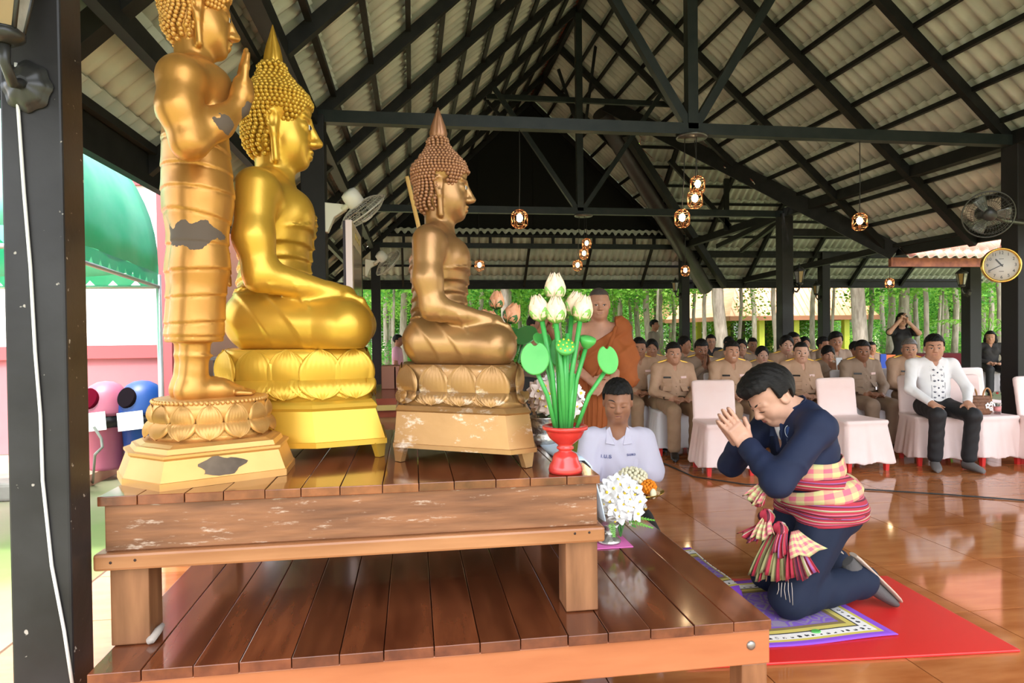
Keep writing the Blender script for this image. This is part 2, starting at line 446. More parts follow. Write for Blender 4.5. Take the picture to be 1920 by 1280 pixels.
# purlins, rafters
pur = []
for k in range(14):
    t = TV*cs*k+.06; 
    for sd_ in (-1, 1):
        x = EL+t if sd_ < 0 else ER-t; z = ZE+SL*t+.04
        if (x-XC)*sd_ < .05: continue
        if sd_ > 0 and x > XA+.05:
            a = YWC-(x-XA); b = YWC+(x-XA); ends = ((YF, a), (b, YB)) if b < YB else ((YF, a),)
        else: ends = ((YF, YB),)
        for a, b in ends: rp_('purlin', MB().beam((x, a, z), (x, b, z), .045, .05), M_black)
    y = YW1-t; z = ZE+SL*t+.04
    if y > YWC: rp_('purlin', MB().beam((XA+(y-YWC), y, z), (14.5, y, z), .045, .05), M_black)
for k in range(2):
    y = YS-.05-k*.31; z = ZE+.05+SK*(YS-y); rp_('purlin', MB().beam((EL+.3+k*.3, y, z), (ER-.2-k*.3, y, z), .045, .05), M_black)
RY = [-1.074+1.427*k for k in range(12)]
for i, y in enumerate(RY):
    for sd_ in (-1, 1):
        e = EL-.02 if sd_ < 0 else ER+.02; ye = y
        wt = .07 if i % 3 else .1
        up = (-SL*sd_*-1, 0, 1)
        if sd_ > 0 and YW0 < y < YW1:
            xv = XA+abs(y-YWC)
            if xv < XC+.2: continue
            e = xv
        zz = ZR-SL*abs(e-XC)
        rp_('rafter', MB().beam((e, y, zz-.03), (XC, y, ZR-.03), wt, .1, (SL*sd_, 0, 1)), M_black)
for x in (5.2, 6.6, 8.0, 9.4, 10.8, 12.2):
    s_ = max(0, x-XA); yt = YWC if s_ > (YW1-YWC) else YWC+max(0, (XA-x))
    ylo = YW1; yhi = YWC if x > XA else YWC
    zlo = ZE
    if x < ER: ylo = YWC+(x-XA); zlo = ZA-SL*(x-XA)
    rp_('rafter', MB().beam((x, ylo, zlo-.02), (x, YWC, ZA-.02), .07, .09, (0, SL, 1)), M_black)
for x in (-.2, 1.2, 2.62, 4.05, 5.5):
    rp_('rafter', MB().beam((x, YS, ZE-.02), (x, 14.8, ZE-.02+SK*(YS-14.8)), .05, .07, (0, SK, 1)), M_black)
M_ridge = mat('ridge_cap_terracotta', (.38, .13, .07), rough=.7, col2=(.2, .06, .04), scale=12)
# eave beams, plates, ridge, valleys
rp_('eave_beam', MB().beam((EL, YF, ZE-.01), (EL, YS, ZE-.01), .06, .22), M_black)
rp_('eave_beam', MB().beam((EL+.42, YF, ZE+.31), (EL+.42, YS-.4, ZE+.31), .06, .1), M_black)
rp_('eave_beam', MB().beam((ER+.03, YF, ZE+.04), (ER+.03, YW0, ZE+.04), .06, .17), M_black)
rp_('eave_beam', MB().beam((EL, YS, ZE-.0), (ER, YS, ZE-.0), .06, .16), M_black)
rp_('eave_beam', MB().beam((ER-.3, YW1, ZE-.01), (14.5, YW1, ZE-.01), .06, .16), M_black)
rp_('eave_beam', MB().beam((ER-.1, YW0, ZE-.14), (14.5, YW0, ZE-.14), .06, .13), M_ridge)
rp_('plate_beam', MB().beam((XL, YF+.2, ZT-.03), (XL, 14.62, ZT-.03), .1, .12), M_black)
rp_('plate_beam', MB().beam((XR, YF+.2, ZT+.02), (XR, 14.62, ZT+.02), .12, .14), M_black)
rp_('ridge_beam', MB().beam((XC, YF, ZR-.06), (XC, YB, ZR-.06), .06, .12), M_black)
rp_('ridge_cap', MB().beam((XC, YF, ZR+.08), (XC, YB, ZR+.08), .26, .03), M_ridge)
M_pipe = mat('valley_gutter_grey', (.035, .031, .033), rough=.45, col2=(.055, .048, .05), scale=4)
rp_('valley_gutter', MB().tube([(XA-.25, YWC+.05, ZA-.02), (ER, YW1-.05, ZE-.1)], .17, 14), M_pipe)
rp_('valley_beam', MB().beam((XA-.2, YWC-.2, ZA+.05), (ER, YW0, ZE+.0), .16, .24), M_black)
rp_('valley_beam', MB().beam((XA+.25, YWC+.12, ZA-.35), (ER+.45, YW1-.1, ZE-.02), .10, .2), M_black)
for a, b in (((XR, 10.34, ZT), onX(1345, 462, 5.95)), (onY(1480, 400, 10.34), onY(1390, 470, 14.0)), (onY(1255, 300, 12.2), onY(1368, 425, 12.2)), (onY(1362, 335, 12.2), onY(1362, 432, 12.2))):
    rp_('strut', MB().beam(a, b, .06, .09), M_black)
rp_('strut', MB().beam(onY(1820, 430, 10.34), onY(1395, 525, 15.1), .1, .12), M_black)
rp_('plate_beam', MB().beam((XR, 10.34, 2.9), (13.5, 10.34, 2.9), .1, .12), M_black)
rp_('plate_beam', MB().beam((XR, 14.62, 3.02), (13.5, 14.62, 3.02), .08, .1), M_black)
# trusses
def onslope(p, q):
    """extend p->q until it meets the underside of a main slope"""
    p = Vector(p); q = Vector(q); d = (q-p)
    for i in range(400):
        r = p+d*(i*.01)
        if r.z > ZR-SL*abs(r.x-XC)-.1: return r
    return q
for Y, w_ in ((1.78, .1), (6.06, .1), (10.34, .1), (14.62, .1)):
    rp_('tie_beam', MB().beam((XL-.05, Y, ZT), (XR+.05, Y, ZT), .1, .105), M_steel)
    if Y < 14:
        rp_('king_post', MB().beam((XC, Y, ZT), (XC, Y, ZR-.1), .1, .1, (0, 1, 0)), M_steel)
        if Y < 9:
            for s_ in (-1, 1):
                rp_('strut', MB().beam((XC+.03*s_, Y, ZT+.03), (XC+1.25*s_, Y, ZR-SL*1.25-.08), .08, .08, (0, 1, 0)), M_steel)
        else:
            for s_ in (-1, 1):
                rp_('strut', MB().beam((XC+.05*s_, Y, ZT+.03), (XC+1.35*s_, Y, ZR-SL*1.35-.08), .07, .07, (0, 1, 0)), M_steel)
a, b = onY(912, 181, 10.6), onY(1262, 196, 10.6)
rp_('collar_tie', MB().beam(a, b, .06, .08), M_steel)
for p, q in (((1047, 130), (1082, 235)), ((1128, 0), (1098, 230)), ((905, 180), (945, 225))):
    rp_('strut', MB().beam(onY(*p, 11.0), onY(*q, 11.0), .045, .045, (0, 1, 0)), M_black)
# gable wall: vertical black sheets, the slit and studs under it
gx = [XL-.15+i*.615 for i in range(13)]
for i in range(12):
    x0, x1 = gx[i]-.012, gx[i+1]+.012; z0 = 3.46
    zz = [max(z0+.01, ZR-SL*abs(x-XC)+.09) for x in (x0, x1)]; xm = []
    if x0 < XC < x1: xm = [(XC, ZR+.09)]
    pts = [(x0, z0), (x1, z0), (x1, zz[1])]+xm+[(x0, zz[0])]
    m = MB(); b = m.verts([(x, 14.70+.012*(i % 2), z) for x, z in pts]+[(x, 14.73+.012*(i % 2), z) for x, z in pts]); n = len(pts)
    m.face([b+k for k in range(n)]); m.face([b+n+k for k in range(n)][::-1])
    for k in range(n): m.face((b+k, b+n+k, b+n+(k+1) % n, b+(k+1) % n))
    rp_('gable_panel', m, M_gable)
rp_('gable_rail', MB().beam((XL-.1, 14.66, 3.42), (XR+.1, 14.66, 3.42), .06, .05), M_black)
for i in range(15): rp_('stud', MB().beam((XL+.2+i*.47, 14.64, ZT), (XL+.2+i*.47, 14.64, 3.42), .06, .07, (0, 1, 0)), M_black)
# ================================================================ outside: ground, trees, shelter, pink building, tent
M_ground = mat('ground_earth', (.30, .25, .17), rough=.95, col2=(.16, .22, .07), scale=.5, detail=8, lo=.42, hi=.6, bump=.3, bscale=6)
gm = MB(); gm.box(-70, 90, -30, 120, -.6, -.14)
tag(gm.build('ground', M_ground), 'bare earth and patchy grass around the pavilion', 'ground', None, 'structure')
M_bark = mat('bark', (.20, .165, .13), rough=.9, col2=(.36, .31, .26), scale=5, stretch=(3, 3, .7), bump=.4, rv=.25)
def leafmat(name, c1, c2):
    def fn(m, n, l, b):
        oi = n.new('ShaderNodeTexCoord'); nz = n.new('ShaderNodeTexNoise'); nz.inputs['Scale'].default_value = 1.1
        l.new(oi.outputs['Object'], nz.inputs[0]); mx = n.new('ShaderNodeMixRGB'); mx.inputs[1].default_value = (*c1, 1); mx.inputs[2].default_value = (*c2, 1)
        mr = n.new('ShaderNodeMapRange'); mr.inputs[1].default_value = .35; mr.inputs[2].default_value = .65; l.new(nz.outputs['Fac'], mr.inputs[0]); l.new(mr.outputs[0], mx.inputs[0])
        d = n.new('ShaderNodeBsdfDiffuse'); t = n.new('ShaderNodeBsdfTranslucent'); s = n.new('ShaderNodeMixShader'); s.inputs[0].default_value = .6
        l.new(mx.outputs[0], d.inputs[0]); l.new(mx.outputs[0], t.inputs[0]); l.new(d.outputs[0], s.inputs[1]); l.new(t.outputs[0], s.inputs[2])
        l.new(s.outputs[0], n['Material Output'].inputs[0])
    return mat(name, c1, fn=fn)
M_leaf = leafmat('leaf_green', (.14, .36, .05), (.34, .58, .12)); M_leaf2 = leafmat('leaf_dark', (.06, .22, .04), (.17, .42, .09))
def leaf_cloud(name, n, rx, ry, rz, s, seed, m):
    r = random.Random(seed); q = MB(); cl = [(r.uniform(-.8, .8)*rx, r.uniform(-.8, .8)*ry, r.uniform(-.8, .8)*rz) for _ in range(16)]
    for i in range(n):
        c = r.choice(cl); p = Vector((c[0]+r.gauss(0, rx*.22), c[1]+r.gauss(0, ry*.22), c[2]+r.gauss(0, rz*.2)))
        a = Vector((r.gauss(0, 1), r.gauss(0, 1), r.gauss(0, .5))).normalized(); b = a.cross(Vector((r.gauss(0, 1), r.gauss(0, 1), r.gauss(0, 1)))).normalized()
        L = s*r.uniform(.6, 1.3); k = q.verts([p, p+a*L*.5+b*L*.3, p+a*L, p+a*L*.5-b*L*.3]); q.face((k, k+1, k+2, k+3))
    me = q.mesh(name); me.materials.append(m); return me
clouds = [leaf_cloud('crown', 3200, 2.6, 2.6, 2.0, .17, 1, M_leaf), leaf_cloud('crown', 3000, 2.6, 2.4, 2.3, .18, 2, M_leaf2), leaf_cloud('crown', 3000, 2.2, 2.6, 1.9, .16, 3, M_leaf)]
lowcl = [leaf_cloud('foliage', 1500, 1.6, 1.3, .9, .13, 5, M_leaf), leaf_cloud('foliage', 1500, 1.5, 1.3, 1.0, .14, 6, M_leaf2)]
spray = leaf_cloud('leaf_spray', 260, .8, .7, .7, .12, 8, M_leaf)
r_ = random.Random(11)
def tree(px, wpx, Y, lean=0., label=None, group=None, low=0, ht=9., branch=False):
    p = onY(px, 600, Y); p.z = -.16; r0 = wpx/FPX*Y*1.03/2
    t = empty('tree', p, r_.uniform(0, 6), label, 'tree', group); t.rotation_euler = (0, 0, 0)
    pts = [Vector((lean*(z/ht)+.05*math.sin(z*1.3+px), .04*math.cos(z*1.7+px), z)) for z in np.linspace(0, ht, 9)]
    rs = [r0*(1.25 if i == 0 else 1.06-.5*(i/8)) for i in range(9)]
    tr = MB().tube(pts, rs, 10).build('trunk', M_bark, t)
    if branch: MB().tube([pts[2]+Vector((0, 0, .2)), pts[2]+Vector((-.35, 0, 1.)), pts[2]+Vector((-.7, .1, 1.9))], [r0*.5, r0*.4, r0*.3], 8).build('branch', M_bark, t)
    for k in range(2):
        c = ob('crown', clouds[(int(px)+k) % 3], None, t, (lean+r_.uniform(-1.2, 1.2), r_.uniform(-1.2, 1.2), ht-3.2+k*1.9), (0, 0, r_.uniform(0, 6)))
        tag(c, kind='stuff')
    for k in range(low):
        tag(ob('leaf_spray', spray, None, t, (r_.uniform(-.7, .7), r_.uniform(-.6, .6), r_.uniform(2.4, 3.6)), (0, 0, r_.uniform(0, 6))), kind='stuff')
    return t
tree(950, 18, 19, 0, 'thick pale grey trunk behind the lotus sprays beside the bronze statue', low=1)
tree(757, 13, 21, .1, 'tan trunk left of the bronze statue with leaves hanging beside it', low=1)
tree(725, 9, 26, 0, 'thin trunk at the left edge of the tree view by the portrait', low=2)
tree(1352, 24, 18, -.2, 'forked pale trunk before the orange-roofed shelter', branch=True)
tree(1322, 8, 19, .1, 'thin trunk just left of the forked pale trunk', low=1)
tree(1387, 7, 20, 0, 'slender trunk just right of the forked pale trunk', low=1)
tree(1453, 9, 19, 0, 'slender pale trunk hugging the post under the middle truss')
tree(1562, 6, 21, 0, 'very thin trunk in front of the shelter roof right of a lantern')
tree(1609, 28, 17, 0, 'thick brown trunk right of the shelter behind the seated rows', low=1)
tree(1632, 10, 22, 0, 'grey trunk close behind the thick brown one', low=1)
tree(1670, 14, 25, 0, 'greenish trunk left of the woman taking pictures', low=2)
tree(1694, 20, 20, 0, 'wide tan trunk directly behind the woman taking pictures')
tree(1717, 10, 24, .2, 'leaning thin trunk right of the woman taking pictures', low=1)
tree(1734, 10, 17.5, 0, 'pale whitish trunk above the white-shirted man', low=1)
tree(1790, 12, 22, 0, 'dark brown trunk between the white-shirted man and the lantern post', low=2)
tree(1872, 12, 18, 0, 'trunk squeezed between the two right-hand posts', low=1)
tree(1165, 10, 22, 0, 'brown trunk just right of the monk', low=2)
tree(1195, 10, 27, 0, 'pale green trunk farther right of the monk', low=1)
tree(1214, 12, 21, 0, 'bluish grey trunk behind the standing officer', low=1)
tree(1240, 9, 25, 0, 'thin trunk left of the shelter eave', low=2)
tree(1262, 8, 29, 0, 'faint trunk beside the shelter eave corner', low=1)
for i, px in enumerate([690, 740, 780, 885, 905, 925, 975, 990, 1012, 1030, 1048, 1062, 1150, 1182, 1228, 1300, 1415, 1520, 1650, 1705, 1760, 1775, 1805, 1840, 1858, 1900, 660, 640]):
    tree(px+r_.uniform(-4, 4), r_.uniform(6, 11), r_.uniform(24, 36), r_.uniform(-.2, .2), 'slim tree in the grove beyond the pavilion', 'slim trees of the grove', low=0 if 1245 < px < 1650 else 2, ht=r_.uniform(7.5, 10))
for i in range(46):
    px = 610+i*29+r_.uniform(-12, 12); Y = r_.uniform(36, 60)
    p = onY(px, 600, Y)
    t = empty('tree', (p.x, p.y, -.16), 0, 'leafy tree at the back of the grove', 'tree', 'leafy trees at the back')
    MB().tube([(0, 0, 0), (.1, 0, 7)], [.16, .09], 7).build('trunk', M_bark, t)
    for k in range(3): tag(ob('crown', clouds[(i+k) % 3], None, t, (r_.uniform(-1.5, 1.5), r_.uniform(-1, 1), (2.4, 4.6, 7.2)[k]), (0, 0, r_.uniform(0, 6))), kind='stuff')
for i in range(26):
    px = 620+i*50+r_.uniform(-18, 18); Y = r_.uniform(22, 34) if not 1235 < px < 1665 else 46.; p = onY(px, 600, Y)
    s = ob('shrub', lowcl[i % 2], None, None, (p.x, p.y, .35+r_.uniform(-.2, .15)), (0, 0, r_.uniform(0, 6)))
    k = r_.uniform(.6, 1.05); s.scale = (k, k, k); tag(s, 'low leafy shrub between the grove trunks', 'shrub', 'shrubs under the trees', 'stuff')
for i in range(14):
    px = 640+i*95+r_.uniform(-30, 30)
    if 1235 < px < 1665: continue
    p = onY(px, 600, 18.5+r_.uniform(0, 3))
    t = empty('tree', (p.x, p.y, -.16), 0, 'young leafy tree hanging over the back eave', 'tree', 'young trees by the eave')
    MB().tube([(0, 0, 0), (.1, 0, 3.4)], [.05, .03], 6).build('trunk', M_bark, t)
    tag(ob('crown', lowcl[i % 2], None, t, (0, 0, 3.3), (0, 0, r_.uniform(0, 6))), kind='stuff')
# palm with long fronds at the right
pp = onY(1850, 600, 17); pp.z = -.14
pl = empty('palm', pp, 0, 'bright green palm between the right-hand posts', 'palm')
MB().tube([(0, 0, 0), (.05, 0, 1.1)], [.09, .07], 8).build('trunk', M_bark, pl)
for k in range(11):
    a = k*2*PI/11; q = MB(); d = Vector((math.cos(a), math.sin(a), 0)); sd_ = Vector((-d.y, d.x, 0))
    P = [Vector((.05, 0, 1.1))+d*(1.5*t)+Vector((0, 0, 1.7*t-1.3*t*t)) for t in np.linspace(0, 1, 12)]
    for i in range(1, 11):
        for s_ in (-1, 1):
            tip = P[i]+sd_*s_*.34*(1-abs(i/11-.4))+d*.16-Vector((0, 0, .1)); k0 = q.verts([P[i], P[i]+d*.05, tip]); q.face((k0, k0+1, k0+2))
    q.tube(P, .012, 4); q.build('frond', M_leaf, pl)
# shelter with an orange hipped roof
M_sheet = mat('orange_roof_sheet', (.62, .30, .15), rough=.5, col2=(.72, .40, .24), scale=3, stretch=(8, .3, 1))
M_ypost = mat('yellow_green_post', (.55, .56, .06), rough=.6)
M_fasc = mat('shelter_fascia', (.32, .13, .07), rough=.6)
def shelter(px0, px1, eave_y, Y, label, ridge_h, depth, posts):
    a, b = onY(px0, eave_y, Y), onY(px1, eave_y-4, Y); ze = a.z; t = empty('shelter', ((a.x+b.x)/2, Y+depth/2, -.14), 0, label, 'shelter')
    off = Matrix.Translation((-(a.x+b.x)/2, -(Y+depth/2), .14))
    def put(n, m, mm): o = m.build(n, mm, t); o.matrix_parent_inverse = off; return o
    x0, x1, y0, y1 = a.x, b.x, Y, Y+depth; ins = min(depth/2, (x1-x0)*.38); r0, r1 = x0+ins, x1-ins; ym = (y0+y1)/2; zr = ze+ridge_h
    for q in (((x0, y0, ze), (x1, y0, ze), (r1, ym, zr), (r0, ym, zr)), ((x0, y1, ze), (x0, y0, ze), (r0, ym, zr)), ((x1, y0, ze), (x1, y1, ze), (r1, ym, zr)), ((x1, y1, ze), (x0, y1, ze), (r0, ym, zr), (r1, ym, zr))):
        m = MB(); k = m.verts(q); m.face(range(k, k+len(q))); o = put('roof_panel', m, M_sheet); solidify(o, .06, -1)
    n = 26
    for i in range(1, n):
        x = x0+(x1-x0)*i/n; f = 1. if r0 < x < r1 else ((x-x0)/ins if x < r0 else (x1-x)/ins)
        put('roof_seam', MB().beam((x, y0, ze+.03), (x, y0+(ym-y0)*f, ze+ridge_h*f+.03), .05, .05), M_sheet)
    for q in (((x0, y0), (x1, y0)), ((x1, y0), (x1, y1)), ((x0, y0), (x0, y1))):
        put('fascia', MB().beam((*q[0], ze-.08), (*q[1], ze-.08), .08, .24), M_fasc)
    for px in posts:
        p = onY(px, 600, Y+.5); put('post', MB().box(p.x-.15, p.x+.15, Y+.4, Y+.7, -.14, ze), M_ypost)
        put('post', MB().box(p.x-.15, p.x+.15, y1-.7, y1-.4, -.14, ze), M_ypost)
shelter(1368, 1650, 594, 33, 'long open shelter with orange hipped roof and yellow-green posts', 5.2, 9, (1427, 1492, 1586))
shelter(1248, 1440, 599, 43.5, 'smaller orange roofed shelter at the left behind the forked trunk', 4.6, 7, (1282, 1340))

# ---- pink building on the left
M_white = mat('wall_white', (.86, .82, .80), rough=.7, col2=(.8, .76, .74), scale=2)
M_pink = mat('wall_pink', (.38, .135, .155), rough=.7, col2=(.34, .12, .14), scale=2)
M_maroon = mat('wall_maroon', (.36, .07, .08), rough=.6)
M_brownwall = mat('wall_brown', (.42, .24, .17), rough=.7)  # one even brown for the side and rear walls
YB_ = 8.35; c0 = onY(303, 600, YB_).x; c1 = onY(327, 600, YB_).x; zb = onY(230, 655, YB_).z
wl = empty('wall_left', (-6, YB_, 0), 0, 'pink and white building wall with maroon bands', 'wall', None, 'structure')
def wp(n, m, mm): o = m.build(n, mm, wl); o.matrix_parent_inverse = Matrix.Translation((6, -YB_, 0)); return o
wp('upper_wall', MB().box(-16, c0, YB_, YB_+.2, zb+.05, 5.2), M_white)
wp('lower_wall', MB().box(-16, c0, YB_-.01, YB_+.2, -.02, zb-.1), M_pink)
wp('band', MB().box(-16, c0, YB_-.05, YB_+.2, zb-.1, zb+.05), M_maroon)
wp('band', MB().box(-16, c0, YB_-.05, YB_+.2, onY(220, 336, YB_).z-.07, onY(220, 336, YB_).z+.08), M_maroon)
wp('column', MB().box(c0, c1, YB_-.1, YB_+.25, -.02, 5.2), M_maroon)
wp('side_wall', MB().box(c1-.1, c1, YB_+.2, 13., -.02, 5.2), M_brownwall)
wp('back_wall', MB().box(c1, 1.2, 14.6, 14.8, -.02, 4.2), M_brownwall) if False else None
YD = 11.6
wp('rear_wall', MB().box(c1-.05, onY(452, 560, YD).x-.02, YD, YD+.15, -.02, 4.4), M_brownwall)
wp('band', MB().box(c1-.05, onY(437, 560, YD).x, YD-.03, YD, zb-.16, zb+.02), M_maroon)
M_frame = mat('door_frame_brown', (.10, .04, .03), rough=.5); M_alu = mat('aluminium', (.6, .6, .58), rough=.35, metal=.6)
M_dglass = mat('dark_glass', (.02, .035, .02), rough=.05, spec=.8)
dx0, dx1 = onY(425, 600, YD-.1).x, onY(470, 600, YD-.1).x
dr = empty('door_1', ((dx0+dx1)/2, YD-.05, 0), 0, 'aluminium framed glass door in the brown wall', 'door', None, 'structure')
hw = (dx1-dx0)/2; zt_ = onY(440, 528, YD).z
for n, b_, mm in (('frame', (-hw, -hw+.06, -.03, .05, 0, zt_), M_frame), ('frame', (-hw, hw, -.03, .05, zt_, zt_+.1), M_frame), ('frame', (hw-.06, hw, -.03, .05, 0, zt_), M_frame),
                  ('leaf_frame', (-hw+.06, hw-.06, 0, .04, zt_-.08, zt_), M_alu), ('leaf_frame', (-hw+.06, -hw+.12, 0, .04, 0, zt_-.08), M_alu), ('leaf_frame', (-.04, .04, 0, .04, 0, zt_-.08), M_alu), ('pane', (-hw+.12, hw-.06, .02, .03, .1, zt_-.08), M_dglass)):
    MB().box(*b_).build(n, mm, dr)
M_conc = mat('old_concrete', (.34, .31, .28), rough=.9, col2=(.22, .2, .18), scale=4, bump=.2)
M_terr = mat('walkway_terracotta', (.62, .30, .20), rough=.5, col2=(.68, .38, .27), scale=4)
tag(MB().box(-16, -3.1, 6.75, YB_, -.14, -.03).build('walkway_slab', M_terr), 'terracotta tiled walkway in front of the pink wall', 'walkway', None, 'structure')
tag(bevel(MB().box(-16, -3.0, 6.45, 6.75, -.14, .02).build('kerb_beam', M_conc), .03), 'weathered concrete kerb along the walkway', 'kerb', None, 'structure')
# bins
M_binp = mat('bin_pink', (.32, .085, .14), rough=.45); M_binb = mat('bin_blue', (.004, .045, .21), rough=.45); M_dark = mat('hollow_shade_dark', (.008, .006, .008), rough=1., spec=0.); M_bag = mat('black_bag', (.01, .01, .012), rough=.3); M_paper = mat('paper_white', (.85, .86, .88), rough=.8)
def bin_(px, py, m, dark, label):
    p = onY(px, py, 7.3); t = empty('waste_bin', (p.x, p.y, -.03), .0, label, 'bin'); t.scale = (.72, .72, 1.0)
    MB().lathe([(.0, 0), (.21, 0), (.215, .03), (.27, .52), (.285, .52), (.285, .56), (.25, .56)], 28).build('body', m, t)
    dome = [(.30, .545), (.305, .58), (.30, .62), (.285, .70), (.25, .78), (.19, .84), (.1, .875), (.002, .885)]
    MB().lathe(dome, 28).build('lid', m, t)
    n = Vector((-.35, -.85, .42)).normalized(); c = Vector((0, 0, .60))+n*.278
    u = n.cross(Vector((0, 0, 1))).normalized(); v = u.cross(n)
    MB().loft([[c+u*.135*math.cos(a)+v*.105*math.sin(a)+n*o for a in np.linspace(0, 2*PI, 24, endpoint=False)] for o in (-.06, .040)]).build('opening_shade_disc', dark, t)  # solid disc on the lid; the hollow's shade is put into its colour
    MB().loft([[(r*math.cos(a), r*math.sin(a), z+.012*math.sin(5*a)) for a in np.linspace(0, 2*PI, 24, endpoint=False)] for r, z in ((.29, .54), (.298, .49), (.285, .43))], smooth=True).build('liner', M_bag, t)
    MB().obox((-.03, -.33, .50), (.165, 0, .012), (0, .002, 0), (-.008, 0, .09)).build('paper_sign', M_paper, t)
bin_(200, 838, M_binp, mat('hollow_shade_pink', (.07, .003, .010), rough=1., spec=0.), 'pink waste bin with round lid half behind the near post')
bin_(268, 838, M_binb, M_dark, 'blue waste bin with domed lid and white paper sign')
# canopy tent
def tentfn(m, n, l, b):
    d = n['Principled BSDF']; t = n.new('ShaderNodeBsdfTranslucent'); s = n.new('ShaderNodeMixShader'); s.inputs[0].default_value = .45
    t.inputs[0].default_value = (.10, .75, .55, 1); l.new(d.outputs[0], s.inputs[1]); l.new(t.outputs[0], s.inputs[2]); l.new(s.outputs[0], n['Material Output'].inputs[0])
M_tent = mat('tent_green', (.16, .74, .58), rough=.5, col2=(.42, .90, .80), scale=2.5, bump=.35, bscale=3, fn=tentfn)
YT = 5.9; C0 = onY(297, 515, YT); C1 = onY(60, 425, 3.9); C2 = C0+Vector((-2.6, .35, .02)); C3 = C1+Vector((-2.6, .35, 0)); ctr = (C0+C1+C2+C3)/4; top = ctr+Vector((0, 0, 1.75))
tn = empty('canopy_tent', (C0.x, C0.y, -.14), 0, 'green fabric canopy tent with scalloped valance and steel pole', 'tent'); toff = Matrix.Translation((-C0.x, -C0.y, .14))
def tp(n, m, mm, sol=0): 
    o = m.build(n, mm, tn); o.matrix_parent_inverse = toff
    if sol: solidify(o, sol)
    return o
for a, b in ((C1, C0), (C0, C2), (C2, C3), (C3, C1)):
    g_ = []
    for i in range(17):
        t = (i/16)**2; row = []
        for j in range(13):
            e = a.lerp(b, j/12); p = e.lerp(top, t); p.z = e.z+(top.z-e.z)*t**.42+.02*math.sin(9*t+1.7*j); row.append(p)
        g_.append(row)
    m = MB(); m.csm = True; m.grid(g_); tp('canopy_panel', m, M_tent, .004)
    v = MB(); N = 126; rows = [[], []]
    for j in range(N+1):
        e = a.lerp(b, j/N); rows[0].append(e+Vector((0, 0, .01))); rows[1].append(e-Vector((0, 0, .045+.065*abs(math.sin(j*PI/9)))))
    v.grid(rows); tp('valance', v, M_tent, .004)
M_pole = mat('galvanised_pole', (.62, .65, .70), rough=.35, metal=.5)
for c in (C0, C1, C2): tp('pole', MB().tube([(c.x+.01, c.y, -.14), (c.x, c.y, c.z)], .022, 10), M_pole)
for a, b in ((C0, C1), (C0, C2), (C2, C3), (C3, C1)): tp('rail', MB().tube([a-Vector((0, 0, .1)), b-Vector((0, 0, .1))], .015, 8), M_pole)
# clutter by the wall: counter with bags
p = onY(452, 745, 9.6); M_ctr = mat('grey_counter', (.10, .10, .11), rough=.5, col2=(.14, .14, .15), scale=3); M_plas = mat('white_plastic', (.75, .76, .85), rough=.35)
ct = empty('counter', (p.x+.25, p.y, -.1), 0, 'dark grey counter between the two golden statues', 'counter'); hc = onY(440, 668, 9.6).z+.1
MB().box(-.55, .5, -.2, .3, 0, hc-.04).build('body', M_ctr, ct); MB().box(-.58, .53, -.23, .33, hc-.04, hc).build('top', M_ctr, ct); MB().box(-.45, .0, -.215, -.2, .08, hc-.1).build('door', M_alu, ct)
for dx, dy, r in ((-.12, -.05, .13), (.1, .0, .09)):
    m = MB().ball((p.x+.2+dx, p.y+dy, -.1+hc+r*.55), (r, r*.8, r*.6), 10, 7); o = m.build('plastic_bag', M_plas); tag(o, 'crumpled pale plastic bag on the grey counter, %s one' % ('larger' if r > .1 else 'smaller'), 'bag')
tag(MB().tube([onY(176, 800, 6.3), onY(190, 822, 6.3), onY(192, 838, 6.25), onY(184, 846, 6.2), onY(178, 852, 6.2), onZ(174, 905, -.12)], .012, 6).build('hose', mat('grey_hose', (.28, .27, .24), rough=.5)), 'grey hose looping out from behind the near post', 'hose')
# ================================================================ two-step wooden altar platform
def scuff(m, n, l, b):
    # worn pale scratches in the varnish
    tc = n.new('ShaderNodeTexCoord'); mp = n.new('ShaderNodeMapping'); mp.inputs['Scale'].default_value = (5, 5, 22)
    v = n.new('ShaderNodeTexNoise'); v.inputs['Scale'].default_value = 2.2; v.inputs['Detail'].default_value = 7; v.inputs['Roughness'].default_value = .7
    rp = n.new('ShaderNodeValToRGB'); rp.color_ramp.elements[0].position = .60; rp.color_ramp.elements[1].position = .70
    l.new(tc.outputs['Object'], mp.inputs[0]); l.new(mp.outputs[0], v.inputs[0]); l.new(v.outputs['Fac'], rp.inputs[0])
    mx = n.new('ShaderNodeMixRGB'); src = b.inputs['Base Color'].links[0].from_socket
    l.new(rp.outputs[0], mx.inputs[0]); l.new(src, mx.inputs[1]); mx.inputs[2].default_value = (.50, .38, .30, 1); l.new(mx.outputs[0], b.inputs['Base Color'])
M_plank = mat('plank_varnished', (.095, .024, .009), rough=.16, col2=(.20, .058, .021), scale=3.5, stretch=(5, .8, 5), rv=.25, bump=.03, detail=7, coat=.4)
M_plank2 = mat('plank_top_step', (.12, .032, .013), rough=.14, col2=(.26, .08, .03), scale=3.5, stretch=(5, .8, 5), rv=.2, bump=.03, detail=7, coat=.4)
M_fascia = mat('board_worn', (.115, .042, .018), rough=.4, col2=(.30, .125, .055), scale=3.2, stretch=(1.2, 6, 11), bump=.2, lo=.3, hi=.68, detail=8, fn=scuff)
M_trim = mat('board_trim_light', (.27, .105, .038), rough=.32, col2=(.42, .19, .08), scale=2.2, stretch=(1, 5, 8), bump=.08, detail=8)
M_leg = mat('leg_teak', (.17, .068, .026), rough=.45, col2=(.32, .14, .06), scale=3, stretch=(7, 7, 1), bump=.15, detail=8)
M_lowf = mat('board_front_orange', (.33, .10, .036), rough=.30, col2=(.43, .155, .062), scale=2, stretch=(1, 5, 6), bump=.05, detail=8)
